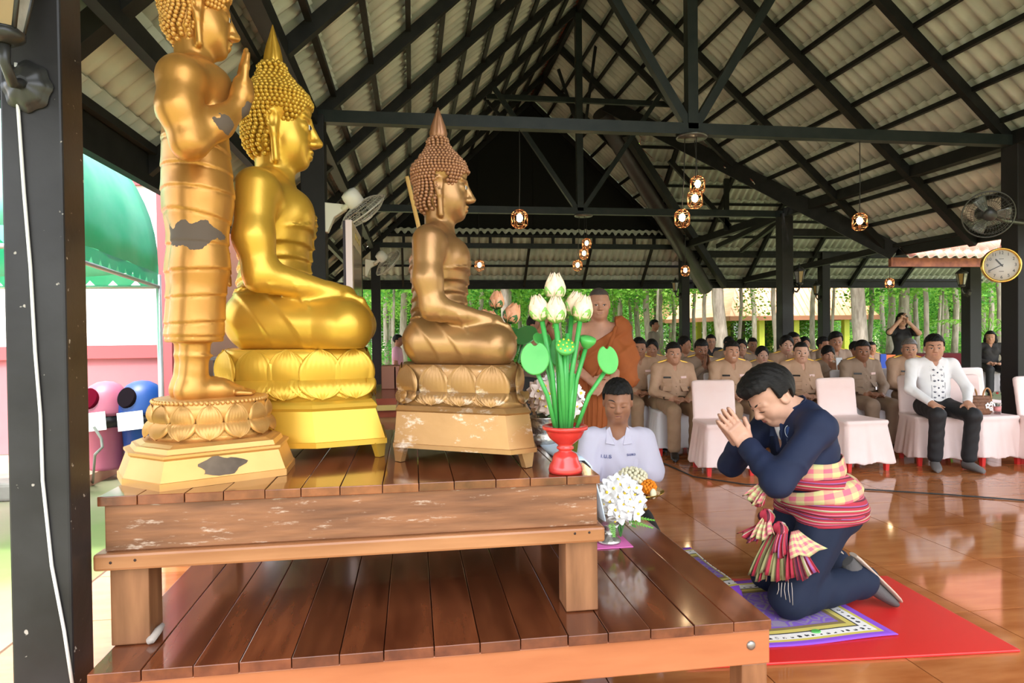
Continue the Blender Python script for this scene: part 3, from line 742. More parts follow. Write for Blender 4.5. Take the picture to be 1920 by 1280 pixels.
M_bolt = mat('bolt_steel', (.30, .28, .26), rough=.4, metal=.8); M_gap = mat('plank_shadow_gap', (.03, .012, .008), rough=.7)
ZL, ZU = .45, .87
lo = empty('altar_platform', (.1, 2.4, 0), 0, 'low wide wooden platform carrying the smaller raised step and flower vase', 'platform')
LO = Matrix.Translation((-.1, -2.4, 0))
def lp(n, m, mm, bv=0):
    o = m.build(n, mm, lo); o.matrix_parent_inverse = LO
    if bv: bevel(o, bv)
    return o
x0, x1, y0, y1 = -.825, 1.03, 1.815, 3.1
ed = [x0]+[x0+(x1-x0)*(k+rnd.uniform(-.06, .06))/15 for k in range(1, 15)]+[x1]
for k in range(15):
    a, b = ed[k]+.0012, ed[k+1]-.0012; ye = y1; m = MB()
    if k == 6:
        m.box(a, b, y0, 2.62, ZL-.03, ZL); lp('plank', MB().box(a, b, 2.624, y1, ZL-.03, ZL), M_plank, .0015)
    else: m.box(a, b, y0+rnd.uniform(-.002, .002), y1, ZL-.03, ZL+rnd.uniform(-.0012, .0008))
    lp('plank', m, M_plank, .0018)
lp('front_board', MB().box(x0+.003, x1-.001, y0+.012, y0+.045, ZL-.135, ZL-.032), M_lowf, .004)
lp('side_board', MB().box(x1-.04, x1-.006, y0+.05, y1-.05, ZL-.135, ZL-.032), M_lowf, .004)
lp('side_board', MB().box(x0+.006, x0+.04, y0+.05, y1-.05, ZL-.135, ZL-.032), M_lowf, .004)
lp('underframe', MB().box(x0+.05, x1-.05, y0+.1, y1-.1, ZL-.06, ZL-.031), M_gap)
for lx in (x0+.01, x1-.085):
    for ly in (y0+.02, y1-.12): lp('leg', MB().box(lx, lx+.08, ly, ly+.08, 0, ZL-.1361), M_leg, .004)
p = onY(1410, 1211, y0+.006); lp('bolt', MB().ball((p.x, y0+.012, p.z), (.014, .008, .014), 12, 8), M_bolt)
up = empty('altar_step', (-.15, 2.4, ZL), 0, 'raised wooden step with scuffed front board under the three statues', 'platform')
UP = Matrix.Translation((.15, -2.4, -ZL))
def upp(n, m, mm, bv=0):
    o = m.build(n, mm, up); o.matrix_parent_inverse = UP
    if bv: bevel(o, bv)
    return o
x0, x1, y0, y1 = -.846, .55, 1.938, 3.05
N = 13; ed = [x0]+[x0+(x1-x0)*(k+rnd.uniform(-.08, .08))/N for k in range(1, N)]+[x1]
for k in range(N):
    upp('plank', MB().box(ed[k]+.001, ed[k+1]-.001, y0+rnd.uniform(-.003, .002), y1, ZU-.026, ZU+rnd.uniform(-.001, .0005)), M_plank2, .0018)
upp('front_board', MB().box(x0+.012, x1-.006, y0+.014, y0+.04, .716, ZU-.0265), M_fascia, .003)
upp('side_board', MB().box(x1-.03, x1-.004, y0+.041, y1-.02, .716, ZU-.0265), M_fascia, .003)
upp('side_board', MB().box(x0+.012, x0+.036, y0+.041, y1-.02, .716, ZU-.0265), M_fascia, .003)
upp('trim_board', MB().box(x0-.012, x1+.012, y0-.008, y0+.06, .669, .7155), M_trim, .008)
upp('trim_board', MB().box(x1-.05, x1+.012, y0+.061, y1-.02, .669, .7155), M_trim, .006)
for px, py in ((207, 1055), (253, 1050), (1078, 1000), (1105, 998)):
    q = onY(px, py, y0-.008); upp('nail', MB().ball((q.x, y0-.008, q.z), (.004, .002, .004), 8, 5), M_gap)
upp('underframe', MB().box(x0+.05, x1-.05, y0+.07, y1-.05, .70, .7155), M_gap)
for lx in (-.83, .448):
    for ly in (1.966, y1-.16): upp('leg', MB().box(lx, lx+.1, ly, ly+.1, ZL+.0012, .6688), M_leg, .004)
M_plaster = mat('white_putty', (.42, .36, .31), rough=.9, bump=.4, bscale=40)
upp('putty', MB().tube([(-.735, 1.962, ZL+.008), (-.726, 1.963, ZL+.012), (-.722, 2.0, ZL+.02), (-.715, 2.02, ZL+.03)], [.008, .012, .012, .007], 7), M_plaster)
# ================================================================ three golden Buddha statues
M_gold1 = mat('gold_bright', (.60, .31, .075), rough=.36, metal=.6, col2=(.48, .215, .045), scale=3, bump=.04, bscale=60)
M_gold2 = mat('gold_yellow', (.70, .42, .055), rough=.34, metal=.58, col2=(.60, .33, .035), scale=3, bump=.03, bscale=60)
M_bronze = mat('gold_aged', (.44, .25, .095), rough=.34, metal=.6, col2=(.30, .155, .06), scale=3.2, bump=.05, bscale=50, detail=6)
M_basey = mat('base_yellow_gold', (.70, .42, .045), rough=.34, metal=.45); M_base1 = mat('base_gold_worn', (.72, .40, .13), rough=.42, metal=.45, col2=(.62, .32, .09), scale=4, bump=.05, bscale=40)
def chalk(m, n, l, b):
    # white dribbles of old paint on the aged statue
    tc = n.new('ShaderNodeTexCoord'); mp = n.new('ShaderNodeMapping'); mp.inputs['Scale'].default_value = (3, 3, 6)
    v = n.new('ShaderNodeTexNoise'); v.inputs['Scale'].default_value = 3.1; v.inputs['Detail'].default_value = 9; v.inputs['Roughness'].default_value = .72
    rp = n.new('ShaderNodeValToRGB'); rp.color_ramp.elements[0].position = .56; rp.color_ramp.elements[1].position = .66
    l.new(tc.outputs['Object'], mp.inputs[0]); l.new(mp.outputs[0], v.inputs[0]); l.new(v.outputs['Fac'], rp.inputs[0])
    mx = n.new('ShaderNodeMixRGB'); src = b.inputs['Base Color'].links[0].from_socket
    l.new(rp.outputs[0], mx.inputs[0]); l.new(src, mx.inputs[1]); mx.inputs[2].default_value = (.72, .60, .48, 1); l.new(mx.outputs[0], b.inputs['Base Color'])
M_basebr = mat('base_aged', (.48, .27, .105), rough=.36, metal=.5, col2=(.34, .18, .065), scale=3, fn=chalk, bump=.05, bscale=40)
M_curl1 = mat('curl_gold', (.68, .37, .10), rough=.42, metal=.5); M_curl2 = mat('curl_yellow_gold', (.62, .38, .05), rough=.4, metal=.55); M_curlb = mat('curl_copper', (.34, .165, .085), rough=.42, metal=.45)
M_worn = mat('bare_grey_resin', (.085, .062, .045), rough=.85, col2=(.17, .125, .09), scale=14, bump=.1)
M_eyew = mat('eye_white', (.8, .8, .78), rough=.25); M_eyek = mat('eye_black', (.008, .008, .008), rough=.2)

def patched(spots):
    # grey resin shows where the gilding has come off: irregular islands at fixed places on the figure
    def fn(m, n, l, b):
        tc = n.new('ShaderNodeTexCoord'); nz = n.new('ShaderNodeTexNoise'); nz.inputs['Scale'].default_value = 22; nz.inputs['Detail'].default_value = 3; l.new(tc.outputs['Object'], nz.inputs[0]); acc = None
        for (c, r) in spots:
            mp = n.new('ShaderNodeMapping'); mp.vector_type = 'TEXTURE'; mp.inputs['Location'].default_value = c; mp.inputs['Scale'].default_value = r; l.new(tc.outputs['Object'], mp.inputs[0])
            ln = n.new('ShaderNodeVectorMath'); ln.operation = 'LENGTH'; l.new(mp.outputs[0], ln.inputs[0]); a = n.new('ShaderNodeMath'); a.operation = 'MULTIPLY_ADD'; l.new(nz.outputs['Fac'], a.inputs[0]); a.inputs[1].default_value = 1.5; l.new(ln.outputs['Value'], a.inputs[2])
            q = n.new('ShaderNodeMath'); q.operation = 'LESS_THAN'; l.new(a.outputs[0], q.inputs[0]); q.inputs[1].default_value = 1.72
            if acc is None: acc = q.outputs[0]
            else: mx_ = n.new('ShaderNodeMath'); mx_.operation = 'MAXIMUM'; l.new(acc, mx_.inputs[0]); l.new(q.outputs[0], mx_.inputs[1]); acc = mx_.outputs[0]
        mx = n.new('ShaderNodeMixRGB'); src = b.inputs['Base Color'].links[0].from_socket; l.new(acc, mx.inputs[0]); l.new(src, mx.inputs[1]); mx.inputs[2].default_value = (.11, .08, .06, 1); l.new(mx.outputs[0], b.inputs['Base Color'])
        for sock, v0, v1 in (('Metallic', .6, 0.), ('Roughness', .36, .8)):
            mr = n.new('ShaderNodeMapRange'); mr.inputs[3].default_value = v0; mr.inputs[4].default_value = v1; l.new(acc, mr.inputs[0]); l.new(mr.outputs[0], b.inputs[sock])
    return fn
M_gold1p = mat('gold_bright_patched', (.60, .31, .075), rough=.36, metal=.6, col2=(.48, .215, .045), scale=3, bump=.04, bscale=60,
               fn=patched([((-.06, -.10, .735), (.085, .10, .042)), ((.01, -.195, 1.055), (.040, .04, .034)), ((.10, -.165, 1.115), (.028, .035, .032))]))
def buddha_head(s, hs_, o, S):
    """face into s, hair mass into hs_; o = chin point (f, 0, z); S = size (1 = .245 m face)"""
    def P(f, l, z): return (o[0]+f*S, l*S, o[2]+z*S)
    def E(c, r, k, op='u', R=None, t=s): t.ell(P(*c), [q*S for q in r], k*S, R, op)
    def Cp(a, b, r1, r2, k, op='u', t=s): t.cap(P(*a), P(*b), r1*S, r2*S, k*S, op)
    E((.035, 0, .130), (.088, .088, .140), .02); E((-.03, 0, .17), (.09, .095, .11), .03)
    E((.082, 0, .028), (.036, .042, .034), .035)
    for q in (-1, 1):
        E((.055, .040*q, .085), (.05, .042, .06), .03)
        Cp((.118, .016*q, .183), (.098, .062*q, .186), .011, .009, .016)
        E((.128, .040*q, .158), (.020, .030, .016), .018, 's')
        E((.096, .040*q, .150), (.022, .028, .020), .010)
        E((.134, .015*q, .092), (.015, .013, .012), .012)
        Cp((-.018, .094*q, .17), (-.012, .092*q, .11), .026, .018, .012)
        E((-.012, .112*q, .155), (.016, .012, .028), .010, 's')
        Cp((-.010, .094*q, .10), (-.004, .090*q, .012), .014, .013, .010)
    Cp((.116, 0, .182), (.150, 0, .102), .011, .017, .016); E((.154, 0, .099), (.014, .014, .011), .012)
    Cp((.124, -.022, .060), (.124, .022, .060), .010, .010, .010); Cp((.120, -.018, .045), (.120, .018, .045), .011, .011, .010)
    E((.131, 0, .0525), (.012, .034, .0035), .006, 's')
    Cp((-.015, 0, .08), (-.005, 0, -.10), .066, .074, .03)
    # hair mass
    E((.0, 0, .22), (.134, .118, .09), .03, t=hs_); Cp((.0, 0, .265), (-.008, 0, .355), .096, .050, .05, t=hs_)
    E((-.040, 0, .13), (.078, .092, .115), .04, t=hs_)
def curls(hs_, o, S, r, name, m, parent):
    """rows of snail curls over the hair mass"""
    q = MB(); z = o[2]+.385*S; c = (o[0]-.004*S, 0)
    row = 0; step = r*1.75
    while z > o[2]-.01*S:
        # radius at this height
        pr = []
        for a in np.linspace(-PI, PI, 48, endpoint=False):
            d = (-math.cos(a), -math.sin(a), 0); st = (c[0]+math.cos(a)*.2*S, math.sin(a)*.2*S, z)
            p = hs_.surf(st, d, .2*S, 70); rr = math.hypot(p.x-c[0], p.y); pr.append(rr if hs_.at(p) < .004 else 0)
        mean = max(pr)
        if mean > .012*S:
            n = max(4, int(2*PI*(sum(pr)/len(pr))/(step*.92)))
            for k in range(n):
                a = -PI+2*PI*(k+.5*(row % 2))/n; i = int((a+PI)/(2*PI)*48) % 48; rr = pr[i]
                if rr <= .01*S: continue
                p = Vector((c[0]+rr*math.cos(a), rr*math.sin(a), z)); f = (p.x-o[0])/S; zz = (p.z-o[2])/S
                hl = .225 if abs(a) < .55 else .225-.26*(abs(a)-.55)
                if abs(a) < 1.72 and zz < max(hl, .135): continue
                if 1.3 < abs(a) < 1.75 and zz < .2 and abs(p.y) > .08*S: continue
                nn = Vector((p.x-c[0], p.y, .35*rr)).normalized(); R = nn.to_track_quat('Z', 'Y').to_matrix()
                q.ball(p+nn*r*.1, (r, r, r*1.15), 6, 4, R)
        z -= step*.80; row += 1
    return tag(q.build(name, m, parent), kind='stuff')
def petal_mesh(w_, h_, d_, nm, m, up=True):
    q = MB(); q.csm = True; C, R = 17, 8; P = []
    for j in range(R):
        t = j/(R-1); ww = w_/2*(math.sin(PI*min(1, .36+.64*t))**.55 if t < .98 else .06)*(1.0); row = []
        for i in range(C):
            u = -1+2*i/(C-1); b = d_*(1-u*u)**.6*math.sin(PI*min(1, .18+t*.82))**.7; rib = .0042*(1 if i % 2 else -1)*(math.sin(PI*t))
            edge = .0045 if abs(u) > .82 else 0
            row.append((b+rib+edge, u*ww, (h_*t if up else -h_*t)))
        P.append(row)
    q.grid(P if up else [r[::-1] for r in P]); me = q.mesh(nm); me.materials.append(m); return me
def along(poly, n):
    """n points with outward normals spaced along a closed plan polygon"""
    P = [Vector((*p, 0)) for p in poly]; L = [(P[(i+1) % len(P)]-P[i]).length for i in range(len(P))]; T_ = sum(L); out = []
    for k in range(n):
        s_ = (k+.5)/n*T_; i = 0
        while s_ > L[i]: s_ -= L[i]; i += 1
        d = (P[(i+1) % len(P)]-P[i]).normalized(); out.append((P[i]+d*s_, math.atan2(-d.x, d.y)))
    return out
def poly_loft(mb, poly, tiers, n=None):
    mb.loft([[(p[0]*sc, p[1]*sc, z) for p in poly] for z, sc in tiers], smooth=False)
def roundpoly(poly, k=3):
    out = []
    N_ = len(poly)
    for i in range(N_):
        a, b, c = Vector(poly[i-1]), Vector(poly[i]), Vector(poly[(i+1) % N_])
        p, q = b.lerp(a, .16), b.lerp(c, .16)
        for t in np.linspace(0, 1, k+1): out.append(tuple((1-t)**2*p+2*t*(1-t)*b+t*t*q))
    return out
def eyes(parent, o, S, k=1.):
    for q in (-1, 1):
        c = Vector((o[0]+.1175*S, .040*q*S, o[2]+.150*S)); R = Matrix.Rotation(.5*q, 3, 'Z')
        e = MB().ball(c, (.0035*S, .024*S, .0095*S), 10, 6, R).build('eye', M_eyew, parent)
        MB().ball(c+R @ Vector((.0022*S, .006*S*-q, 0)), (.0024*S, .0085*S, .0088*S), 8, 5, R).build('pupil', M_eyek, e)

# ---- standing statue
def standing():
    C = (-.656, 2.267); t = empty('buddha_statue', (C[0], C[1], ZU), math.radians(27), 'standing gold Buddha statue with raised right hand on a round lotus base', 'statue'); zo = -ZU
    s = SDF(span((-.24, .05, .0055), (.05, .24, .0042)), span((-.27, -.1, .0062), (-.1, .1, .0045), (.1, .27, .0062)), span((.22, .29, .0042), (.29, .40, .0065), (.40, 1.08, .0045), (1.08, 1.62, .0048))); hs_ = s.new(s.f.copy())
    Z = lambda z: z+zo
    s.ell((-.018, 0, Z(2.045)), (.098, .150, .115), .03); s.ell((-.02, 0, Z(1.90)), (.098, .125, .16), .05); s.ell((-.015, 0, Z(1.74)), (.104, .132, .15), .06)
    for q in (-1, 1):
        s.cap((-.03, .06*q, Z(2.10)), (-.085 if q < 0 else -.035, .145*q, Z(2.06)), .05, .058, .06)
        s.path([(-.018, .052*q, Z(1.74)), (-.022, .050*q, Z(1.52)), (-.036, .045*q, Z(1.30))], [.086, .080, .079], .03)
        s.ell((.035, .055*q, Z(2.08)), (.04, .055, .05), .04)
    s.box((-.03, 0, Z(1.2605)), (.3, .3, .02), .001, .004, op='s')
    for q in (-1, 1):
        s.path([(-.04, .048*q, Z(1.29)), (-.046, .046*q, Z(1.19)), (-.055, .046*q, Z(1.13))], [.046, .040, .043], .01)
        s.path([(-.06, .046*q, Z(1.128)), (.03, .050*q, Z(1.128)), (.085, .052*q, Z(1.118))], [.036, .032, .022], .03)
        for k in range(5):
            l = (.052+(k-2)*.0150)*q; s.cap((.075, l, Z(1.118)), (.138-.006*k, l*1.05, Z(1.114)), .0100, .0080, .002)
    # right arm raised, palm forward
    s.path([(-.085, -.160, Z(2.052)), (-.096, -.178, Z(1.96)), (-.072, -.186, Z(1.862))], [.064, .056, .047], .035)
    s.path([(-.072, -.188, Z(1.862)), (.010, -.17, Z(1.935)), (.076, -.15, Z(2.005))], [.047, .043, .031], .03)
    s.path([(.076, -.15, Z(2.005)), (.088, -.148, Z(2.045)), (.090, -.148, Z(2.075))], [.030, .032, .030], .015)
    for k in range(4):
        l = -.148+(k-1.5)*.0165; L_ = (.088, .105, .098, .075)[k]
        s.path([(.088, l, Z(2.075)), (.093, l, Z(2.075+L_*.55)), (.090+.010, l, Z(2.075+L_))], [.0125, .0115, .008], .008)
    s.path([(.092, -.118, Z(2.03)), (.112, -.105, Z(2.075))], [.013, .009], .01)
    # left arm hanging
    s.path([(-.035, .15, Z(2.05)), (.0, .18, Z(1.86)), (.055, .165, Z(1.66))], [.056, .048, .034], .03)
    s.path([(.055, .165, Z(1.66)), (.075, .16, Z(1.585))], [.032, .03], .015)
    for k in range(4): s.path([(.062+k*.013, .158, Z(1.58)), (.068+k*.013, .147, Z(1.50-.008*k))], [.012, .008], .006)
    # robe folds: thin raised rings round body and skirt, the hem and the edge falling from the left shoulder
    X, Y, z = s.XYZ()
    body = (abs(Y) < .158)*(z < Z(1.99))*(z > Z(1.28))
    for z0, tl in ((1.885, -.25), (1.815, -.12), (1.745, -.10), (1.665, -.22), (1.585, -.05), (1.505, .05), (1.425, .05), (1.345, .06), (1.300, 0)):
        zz = z-Z(z0)-tl*(X+.0)-.10*X*X; s.f -= ((.0034*np.exp(-np.maximum(zz, 0)/.020)*np.clip(zz/.004+.5, 0, 1)-.0022*np.exp(-((zz+.003)/.0035)**2))*body).astype(np.float32)
    e = (Y-.03-.35*(z-Z(1.9))); s.f -= (.006*np.exp(-(e/.007)**2)*(z > Z(1.9))*(z < Z(2.13))*(X > 0)).astype(np.float32)
    s.f -= (.005*np.exp(-((z-Z(2.005)+.15*X)/.006)**2)*(Y < .02)*(Y > -.14)*(X > .0)).astype(np.float32)
    for y0 in (.085, .10, .115): s.f -= (.006*np.exp(-((Y-y0)/.004)**2)*(X > .0)*(z > Z(1.3))*(z < Z(1.95))).astype(np.float32)
    o = (-.014, 0, Z(2.195)); buddha_head(s, hs_, o, .80)
    hm = np.where((hs_.f < s.f), hs_.f+.004, s.f); 
    s2 = s.new(np.minimum(s.f, hs_.f+.004))
    nz = lambda c: .012*np.sin(c[:, 0]*90+c[:, 2]*70)+.010*np.sin(c[:, 0]*160-c[:, 2]*120+2)+.006*np.sin(c[:, 2]*310)
    def mm(c):
        x, y, z_ = c[:, 0]-.0, c[:, 1], c[:, 2]-zo; j = nz(c)
        r = (abs(z_-1.605-.35*x+j*.7) < .030)*(x < .022+j)*(x > -.125)*(y < .0)
        r = r | ((np.hypot(x+.01+j*.5, (z_-1.925)*1.3+j) < .030)*(y < -.17)) | ((np.hypot(x-.092+j*.6, z_-1.997+j*.6) < .022)*(y < -.125))
        return r.astype(int)
    b = ob('body', s2.mesh('body'), M_gold1p, t); b['label'] = 'gold body with bare grey patches on shin, forearm and wrist'
    curls(hs_, o, .80, .0078, 'hair_curl', M_curl1, t); eyes(t, o, .80)
    # flame above the curls
    f0 = o[2]+.375*.8; fl = MB(); prof = [(.03, 0), (.034, .02), (.024, .05), (.012, .09), (.002, .13)]
    fl.lathe(prof, 14, (o[0]-.006, 0, f0)).build('flame', M_gold1, t)
    # base
    oc = [(.174, -.25), (.25, -.09), (.25, .05), (.174, .19), (-.174, .19), (-.25, .05), (-.25, -.09), (-.174, -.25)]
    m = MB(); poly_loft(m, oc, [(0, 1), (.02, 1.0), (.021, .985), (.078, .905), (.085, .93), (.092, .93), (.093, .86), (.107, .84), (.108, .80), (.115, .74)])
    def wb(c):
        pass
    o_ = m.build('plinth', M_base1, t)
    # grey worn patch lies flush on the near face
    pm = MB(); pts = []
    for k in range(26):
        a = 2*PI*k/26; r_x = .062*(1+.16*math.sin(3*a+1)+.1*math.sin(5*a)); r_z = .026*(1+.12*math.sin(4*a)+.1*math.cos(7*a)); pts.append((r_x*math.cos(a)-.01, r_z*math.sin(a)))
    b0 = pm.verts([(x-.0, -.25*(1-(.05+z)*.0), 0) for x, z in pts]); pm.v = []
    for x, z in pts:
        zz = .05+z; sc = .985+(zz-.021)*(.905-.985)/.057; pm.v.append((x, -.25*sc-.0012, zz))
    pm.face(range(len(pts))); pm.build('worn_patch', M_worn, t)
    cx = .012
    MB().lathe([(.155, .105), (.17, .112), (.176, .125), (.15, .155), (.148, .162), (.165, .172), (.176, .19), (.172, .212), (.166, .222), (.168, .232), (.155, .236), (.0, .236)], 40, (cx, 0, 0)).build('lotus_core', M_base1, t)
    pu = petal_mesh(.075, .058, .016, 'lotus_petal', M_base1, True); pd = petal_mesh(.085, .052, .014, 'lotus_petal', M_base1, False)
    for n_, me, rr, zz, tilt in ((14, pu, .166, .165, .05), (14, pd, .168, .166, -.45), (14, pd, .150, .165, -.4)):
        for k in range(n_):
            a = 2*PI*(k+.5*(rr == .150))/n_; q = ob('lotus_petal', me, None, t, (cx+rr*math.cos(a), rr*math.sin(a), zz), (0, tilt, a))
    bead = MB().ball((0, 0, 0), .007, 6, 4).mesh('bead'); bead.materials.append(M_base1)
    for k in range(72):
        a = 2*PI*k/72; ob('bead', bead, None, t, (cx+.168*math.cos(a), .168*math.sin(a), .228))
standing()

# ---- seated statues
def seated(C, th, S, zseat, fo, label, M_b, M_c, M_bs, poly, tiers, legs, curl_r, spire, npet, res, worn):
    t = empty('buddha_statue', (C[0], C[1], ZU), math.radians(th), label, 'statue'); Z0 = zseat-ZU
    def P(f, l, z): return (f*S+fo, l*S, Z0+z*S)
    hz = Z0+.66*S
    s = SDF(span((-.24*S+fo, .42*S+fo, res)), span((-.5*S, .5*S, res*1.1)), span((Z0-.03, hz, res), (hz, Z0+1.15*S, res*.72))); hs_ = s.new(s.f.copy())
    def cap(a, b, r1, r2, k): s.cap(P(*a), P(*b), r1*S, r2*S, k*S)
    def ell(c, r, k, op='u'): s.ell(P(*c), [q*S for q in r], k*S, None, op)
    ell((-.02, 0, .10), (.150, .22, .12), .04); ell((-.015, 0, .24), (.132, .165, .19), .06); ell((-.012, 0, .46), (.140, .205, .165), .07)
    for q in (-1, 1):
        ell((.06, .085*q, .50), (.065, .085, .075), .05)
        cap((-.03, .08*q, .60), (-.055, .205*q, .545), .06, .072, .06)
        # thigh out to the knee, shin folding back across the front
        cap((-.075, .12*q, .105), (.215, .30*q, .075), .115, .092, .05)
        cap((.215, .30*q, .075), (.285, .03*q, .085), .088, .082 if q > 0 else .055, .04)
    # right arm: hand over the knee
    cap((-.068, -.235, .555), (-.075, -.285, .38), .072, .064, .03); cap((-.075, -.285, .38), (-.052, -.29, .255), .064, .056, .03)
    cap((-.052, -.29, .255), (.175, -.262, .195), .056, .036, .03)
    cap((.175, -.262, .195), (.225, -.272, .185), .036, .036, .02)
    for k in range(4):
        l = -.300+k*.0215; s.path([P(.225, l, .188), P(.275, l-.004, .165), P(.308, l-.008, .115)], [.015*S, .0135*S, .010*S], .008*S)
    # left arm: hand in the lap
    cap((-.068, .235, .555), (-.06, .285, .26), .072, .056, .03); cap((-.06, .285, .26), (.16, .09, .19), .056, .036, .03); ell((.18, .03, .195), (.05, .09, .022), .02)
    X, Y, Zz = s.XYZ(); f = (X-fo)/S; l = Y/S; z = (Zz-Z0)/S
    # robe folds over the chest, the sash edge and the drape lines on the thighs
    tor = ((abs(l) < .20)*(z > .20)*(z < .555)*((z < .50+.3*l) | (f < -.03)))
    u = z+.16*l-.10*f; ph = np.mod(u/.050, 1.); s.f -= (.0105*S*(1-ph)**1.6*np.clip(ph/.10, 0, 1)*tor).astype(np.float32)
    e = l-.02-.42*(z-.48); s.f -= (.009*S*np.exp(-(e/.010)**2)*(f > .02)*(z > .2)*(z < .66)).astype(np.float32)
    s.f -= (.008*S*np.exp(-((l-.075)/.030)**2)*(f > .04)*(z > .18)*(z < .60)).astype(np.float32)
    th_ = (z < .22)*(abs(l) > .12)*(f < .10); v = f+.55*z-.25*abs(l)
    ph = np.mod(v/.085, 1.); s.f -= (.0060*S*(1-ph)**2*np.clip(ph/.09, 0, 1)*th_).astype(np.float32)
    o = (P(.0, 0, 0)[0], 0, Z0+.685*S); buddha_head(s, hs_, o, S)
    s.box((fo, 0, Z0-.05), (.6, .7, .05), .001, .002, op='s')
    s2 = s.new(np.minimum(s.f, hs_.f+.004))
    ob('body', s2.mesh('body'), M_b, t); curls(hs_, o, S, curl_r, 'hair_curl', M_c, t); eyes(t, o, S)
    f0 = o[2]+.372*S; c = (o[0]-.008*S, 0, f0); m = MB(); n = 24
    rings = []
    for r, zz, fl in spire: rings.append([(c[0]+(r+fl*.004*math.cos(8*2*PI*k/n))*S*math.cos(2*PI*k/n), (r+fl*.004*math.cos(8*2*PI*k/n))*S*math.sin(2*PI*k/n), f0+zz*S) for k in range(n)])
    m.loft(rings).build('flame', M_c if worn else M_b, t)
    m = MB(); poly_loft(m, poly, tiers); m.build('plinth', M_bs, t)
    rp = roundpoly(poly, 3); zt = Z0
    (ra, rb) = npet
    core = MB(); core.loft([[(p[0]*sc, p[1]*sc, z) for p in rp] for z, sc in ((tiers[-1][0]-.001, .88), (ra-.012, .83), (ra, .80), (ra+.03, .84), (zt-.02, .84), (zt-.004, .82), (zt, .80))], smooth=True); core.build('lotus_core', M_bs, t)
    hU = (zt-ra); hD = ra-tiers[-1][0]
    pu = petal_mesh(.15*S if not worn else .118, hU*.98, .017*S, 'lotus_petal', M_bs, True); pd = petal_mesh(.155*S if not worn else .115, hD*1.02, .016*S, 'lotus_petal', M_bs, False)
    for me, sc, zz, tl, n_ in ((pu, .825, ra+.002, .02, rb), (pd, .825, ra-.001, -.45, rb), (pd, .805, ra, -.40, rb)):
        for k, (p, a) in enumerate(along([(x*sc, y*sc) for x, y in rp], n_)):
            if sc == .805: a2 = along([(x*sc, y*sc) for x, y in rp], n_*2)[2*k]; p, a = a2
            ob('lotus_petal', me, None, t, (p.x, p.y, zz), (0, tl, a))
    for (x, y) in legs:
        d = Vector((x, y, 0)); zb = tiers[0][0]; a = math.atan2(y, x); ca, sa = math.cos(a), math.sin(a)
        m = MB(); r0 = []
        for z, w_, off in ((0.001, .014, .0), (zb+.004, .03, -.005)):
            r0.append([(x+off*ca-u_*w_*sa-v_*.012*ca, y+off*sa+u_*w_*ca-v_*.012*sa, z) for u_, v_ in ((-1, 0), (1, 0), (1, 1.6), (-1, 1.6))])
        m.loft(r0, smooth=False); m.build('foot', M_bs, t)
polyM = [(-.23, -.235), (.113, -.372), (.352, -.345), (.385, 0), (.352, .345), (.113, .372), (-.23, .27)]
seated((-.5, 2.65), 10, 1.0, 1.25, 0., 'seated bright gold Buddha statue on an angular yellow lotus plinth', M_gold2, M_curl2, M_basey, polyM,
       [(.048, 1.0), (.066, 1.0), (.067, .985), (.168, .905), (.178, .92), (.190, .90), (.202, .87)],
       [(.335, -.335), (.335, .335), (-.20, -.21), (-.20, .25)], .0100, [(.026, 0, 0), (.031, .02, 1), (.031, .035, 1), (.026, .055, 1.5), (.018, .09, 1.5), (.010, .12, 1), (.002, .165, 0)], (.272, 17), .0062, False)
polyB = [(-.19, -.165), (.174, -.390), (.262, -.355), (.30, 0), (.262, .355), (.174, .390), (-.19, .165)]
seated((.12, 2.42), 0, .745, 1.195, -.013, 'seated dull bronze Buddha statue with copper curls on a chalk-streaked base', M_bronze, M_curlb, M_basebr, polyB,
       [(.052, 1.0), (.066, 1.0), (.067, .98), (.170, .93), (.176, .95), (.182, .93), (.190, .90)],
       [(.24, -.335), (.24, .335), (-.175, -.15), (-.175, .15)], .0076, [(.027, 0, 0), (.028, .012, 0), (.036, .022, 1), (.037, .045, 1.5), (.029, .08, 1.5), (.018, .115, 1), (.002, .168, 0)], (.235, 16), .0052, True)
# ================================================================ people
def skin(name, c): return mat(name, c, rough=.48, col2=tuple(q*.82 for q in c), scale=14, spec=.4, sss=.0)
SK = [skin('skin_light', (.66, .37, .26)), skin('skin_tan', (.53, .27, .17)), skin('skin_brown', (.40, .185, .105)), skin('skin_dark', (.29, .125, .068))]
M_hair = mat('hair_black', (.0045, .004, .004), rough=.55, spec=.25, col2=(.010, .009, .0085), scale=30, stretch=(1, 1, 4), bump=.4, bscale=90)
M_hairg = mat('hair_grey', (.16, .14, .125), rough=.5, col2=(.08, .07, .065), scale=40, bump=.3)
M_stub = mat('hair_stubble', (.055, .042, .036), rough=.75, col2=(.08, .06, .05), scale=60)
M_brow = mat('eyebrow_black', (.018, .013, .011), rough=.7)
M_lip = mat('lips', (.36, .12, .10), rough=.4); M_lip2 = mat('lips_dark', (.22, .07, .06), rough=.4); M_lipr = mat('lips_red', (.42, .05, .06), rough=.35)
M_khaki = mat('khaki_cloth', (.50, .315, .205), rough=.75, col2=(.43, .265, .165), scale=6, bump=.12, bscale=22)
M_khaki2 = mat('khaki_grey_cloth', (.32, .22, .155), rough=.75, col2=(.27, .185, .125), scale=6, bump=.12, bscale=22)
M_trou = mat('khaki_trousers', (.36, .225, .135), rough=.8, col2=(.30, .19, .11), scale=6, bump=.12, bscale=20)
M_blk = mat('black_cloth', (.012, .012, .014), rough=.7, bump=.1, bscale=25); M_shoeb = mat('shoe_black', (.01, .01, .01), rough=.3)
